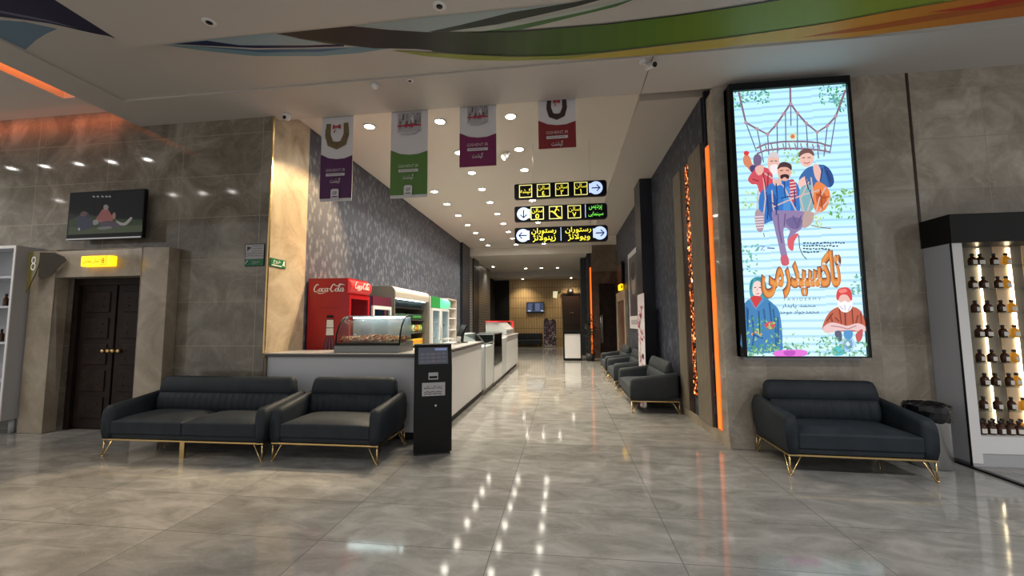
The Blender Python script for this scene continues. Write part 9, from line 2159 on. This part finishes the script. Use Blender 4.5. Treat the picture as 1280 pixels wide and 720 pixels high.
MB().box(-.8, .8, -.3, .3, .18, .42).build('seat', M['sofa'], bh, bevel=.03); MB().box(-.8, .8, .2, .36, .42, .8).build('backrest', M['sofa'], bh, bevel=.03)
for x in (-.7, .7):
    for y in (-.25, .25): MB().cyl((x, y, 0), .025, .18, 10).build('leg', M['black'], bh)
st = thing('standee', 'round-topped floral cardboard standee by the end wall', 'standee', (-.82, 23.9, 0))
so = [(-.36,0),(.36,0),(.36,1.48),(.30,1.60),(.18,1.64),(.06,1.58),(0,1.50),(-.06,1.60),(-.18,1.70),(-.30,1.66),(-.36,1.52)]
MB().prism(so, 'y', -.02, .02).build('board', mat('dark_card', (.05,.04,.055), .5), st)
b = MB(); f = Face2D(b, (0,-.021,0), (1,0,0), (0,0,1), (0,-1,0), .0002); rc = random.Random(15)
for k in range(90): f.ell(rc.uniform(-.31,.31), rc.uniform(.05,1.5), rc.uniform(.02,.06), rc.uniform(.02,.06), rc.choice(((.32,.18,.26),(.42,.36,.36),(.16,.07,.12),(.5,.46,.44),(.20,.12,.2))), n=8)
f.rect(-.33,.33,.02,.1,(.45,.42,.38))
b.build('floral_print', M['ink'], st, fix=False); MB().box(-.2, .2, .02, .3, 0, .02).build('foot', M['black'], st)
b = MB().box(-.06, .95, 24.62, 24.7, 0, 3.1).box(-.1, .98, 24.58, 24.7, 3.1, 3.2); d4 = struct(b, 'door_4', M['darkwood'])
for x in (.36, .50): MB().box(x, x+.07, 24.56, 24.62, 2.0, 2.03).build('door_handle', M['gold'], d4)
MB().box(.44, .446, 24.615, 24.62, 0, 3.08).box(-.06, .95, 24.612, 24.62, 1.25, 1.27).build('panel_groove', M['black'], d4)
hs = thing('hall_flag', 'small pale lit glass sign beside the dark far door', 'sign', (-.42, 24.69, 3.12))
MB().prism([(-.22,-.18),(.02,-.22),(.08,.2),(-.2,.2)], 'y', -.01, .01).build('glass_panel', mat('lit_pale_glass', (.6,.6,.4), .3, emit=(.8,.75,.45), es=.7), hs); MB().prism([(.05,0),(.3,.15),(.25,.2),(.08,.2)], 'y', -.01, .02).build('tinted_panel', M['olive'], hs)
db = thing('wall_speaker', 'small dark box speaker above the far door', 'speaker', (.42, 24.6, 3.32))
MB().box(-.15, .15, -.1, .1, -.12, .14).build('cabinet', M['darkwood'], db); MB().lathe([(.08,0),(.085,-.01),(.03,-.02)], (0,-.1,0), 16, axis='y').build('cone', M['grey'], db)

# ================================================================== LIGHT
w = bpy.data.worlds.new('hall_fill'); bpy.context.scene.world = w; w.use_nodes = True
bg = w.node_tree.nodes['Background']; bg.inputs[0].default_value = (.95, .93, .90, 1); bg.inputs[1].default_value = .62
# added unseen warm lamp behind the view, lays the warm patch on the floor
spot((-4.6, -6.0, 8.0), 1800, R(36), .6, (1,.74,.46), .12, (-5.6, 2.6, 0))

# ================================================================== CAMERA
cam = bpy.data.cameras.new('camera'); co = bpy.data.objects.new('camera', cam); C.objects.link(co)
cam.sensor_fit = 'HORIZONTAL'; cam.sensor_width = 36; cam.lens = 507.15/1280*36; cam.clip_start = .05; cam.clip_end = 200
yw, pt_, rl = 1.26307929e-01, 8.29345916e-02, -7.01372537e-03
fwd = Vector((-math.sin(yw)*math.cos(pt_), math.cos(yw)*math.cos(pt_), math.sin(pt_))); rt = Vector((math.cos(yw), math.sin(yw), 0)); up = rt.cross(fwd)
r2_ = rt*math.cos(rl)+up*math.sin(rl); u2_ = -rt*math.sin(rl)+up*math.cos(rl)
co.matrix_world = Matrix(((r2_.x, u2_.x, -fwd.x, 0), (r2_.y, u2_.y, -fwd.y, 0), (r2_.z, u2_.z, -fwd.z, 1.5), (0,0,0,1)))
s = bpy.context.scene; s.camera = co
s.view_settings.view_transform = 'Standard'; s.view_settings.look = 'None'; s.view_settings.gamma = 1; s.view_settings.use_curve_mapping = False
s.view_settings.exposure = 0.1
s.cycles.max_bounces = 8; s.cycles.use_denoising = True; s.cycles.sample_clamp_indirect = 6; s.cycles.caustics_reflective = False; s.cycles.caustics_refractive = False
s.cycles.transparent_max_bounces = 16

for x in (-7.95, -9.5): spot((x, 3.42, 4.64), 90, R(130), .8, (1,.93,.82)); spot((x, 1.45, 4.64), 90, R(130), .8, (1,.93,.82))
for x, e in ((-4.8, 60), (-1.5, 110), (1.6, 260), (4.6, 560)): spot((x, .6, 4.2), e, R(140), .9, (1,.97,.93), .1)  # added unseen fill lamps overhead, strongest towards the right wall
l = bpy.data.lights.new('added_glow_lamp', 'AREA'); l.shape = 'RECTANGLE'; l.size = 4.7; l.size_y = .06; l.energy = 5.5; l.color = (1,.20,.05)  # added strip lamp under the ceiling, puts the orange glow on the wall
o = bpy.data.objects.new('added_glow_lamp', l); C.objects.link(o); o.location = (-8.8, 4.78, 4.66); o.rotation_euler = (Vector((0, .8, -.45))).to_track_quat('-Z', 'Y').to_euler(); l.spread = R(95)
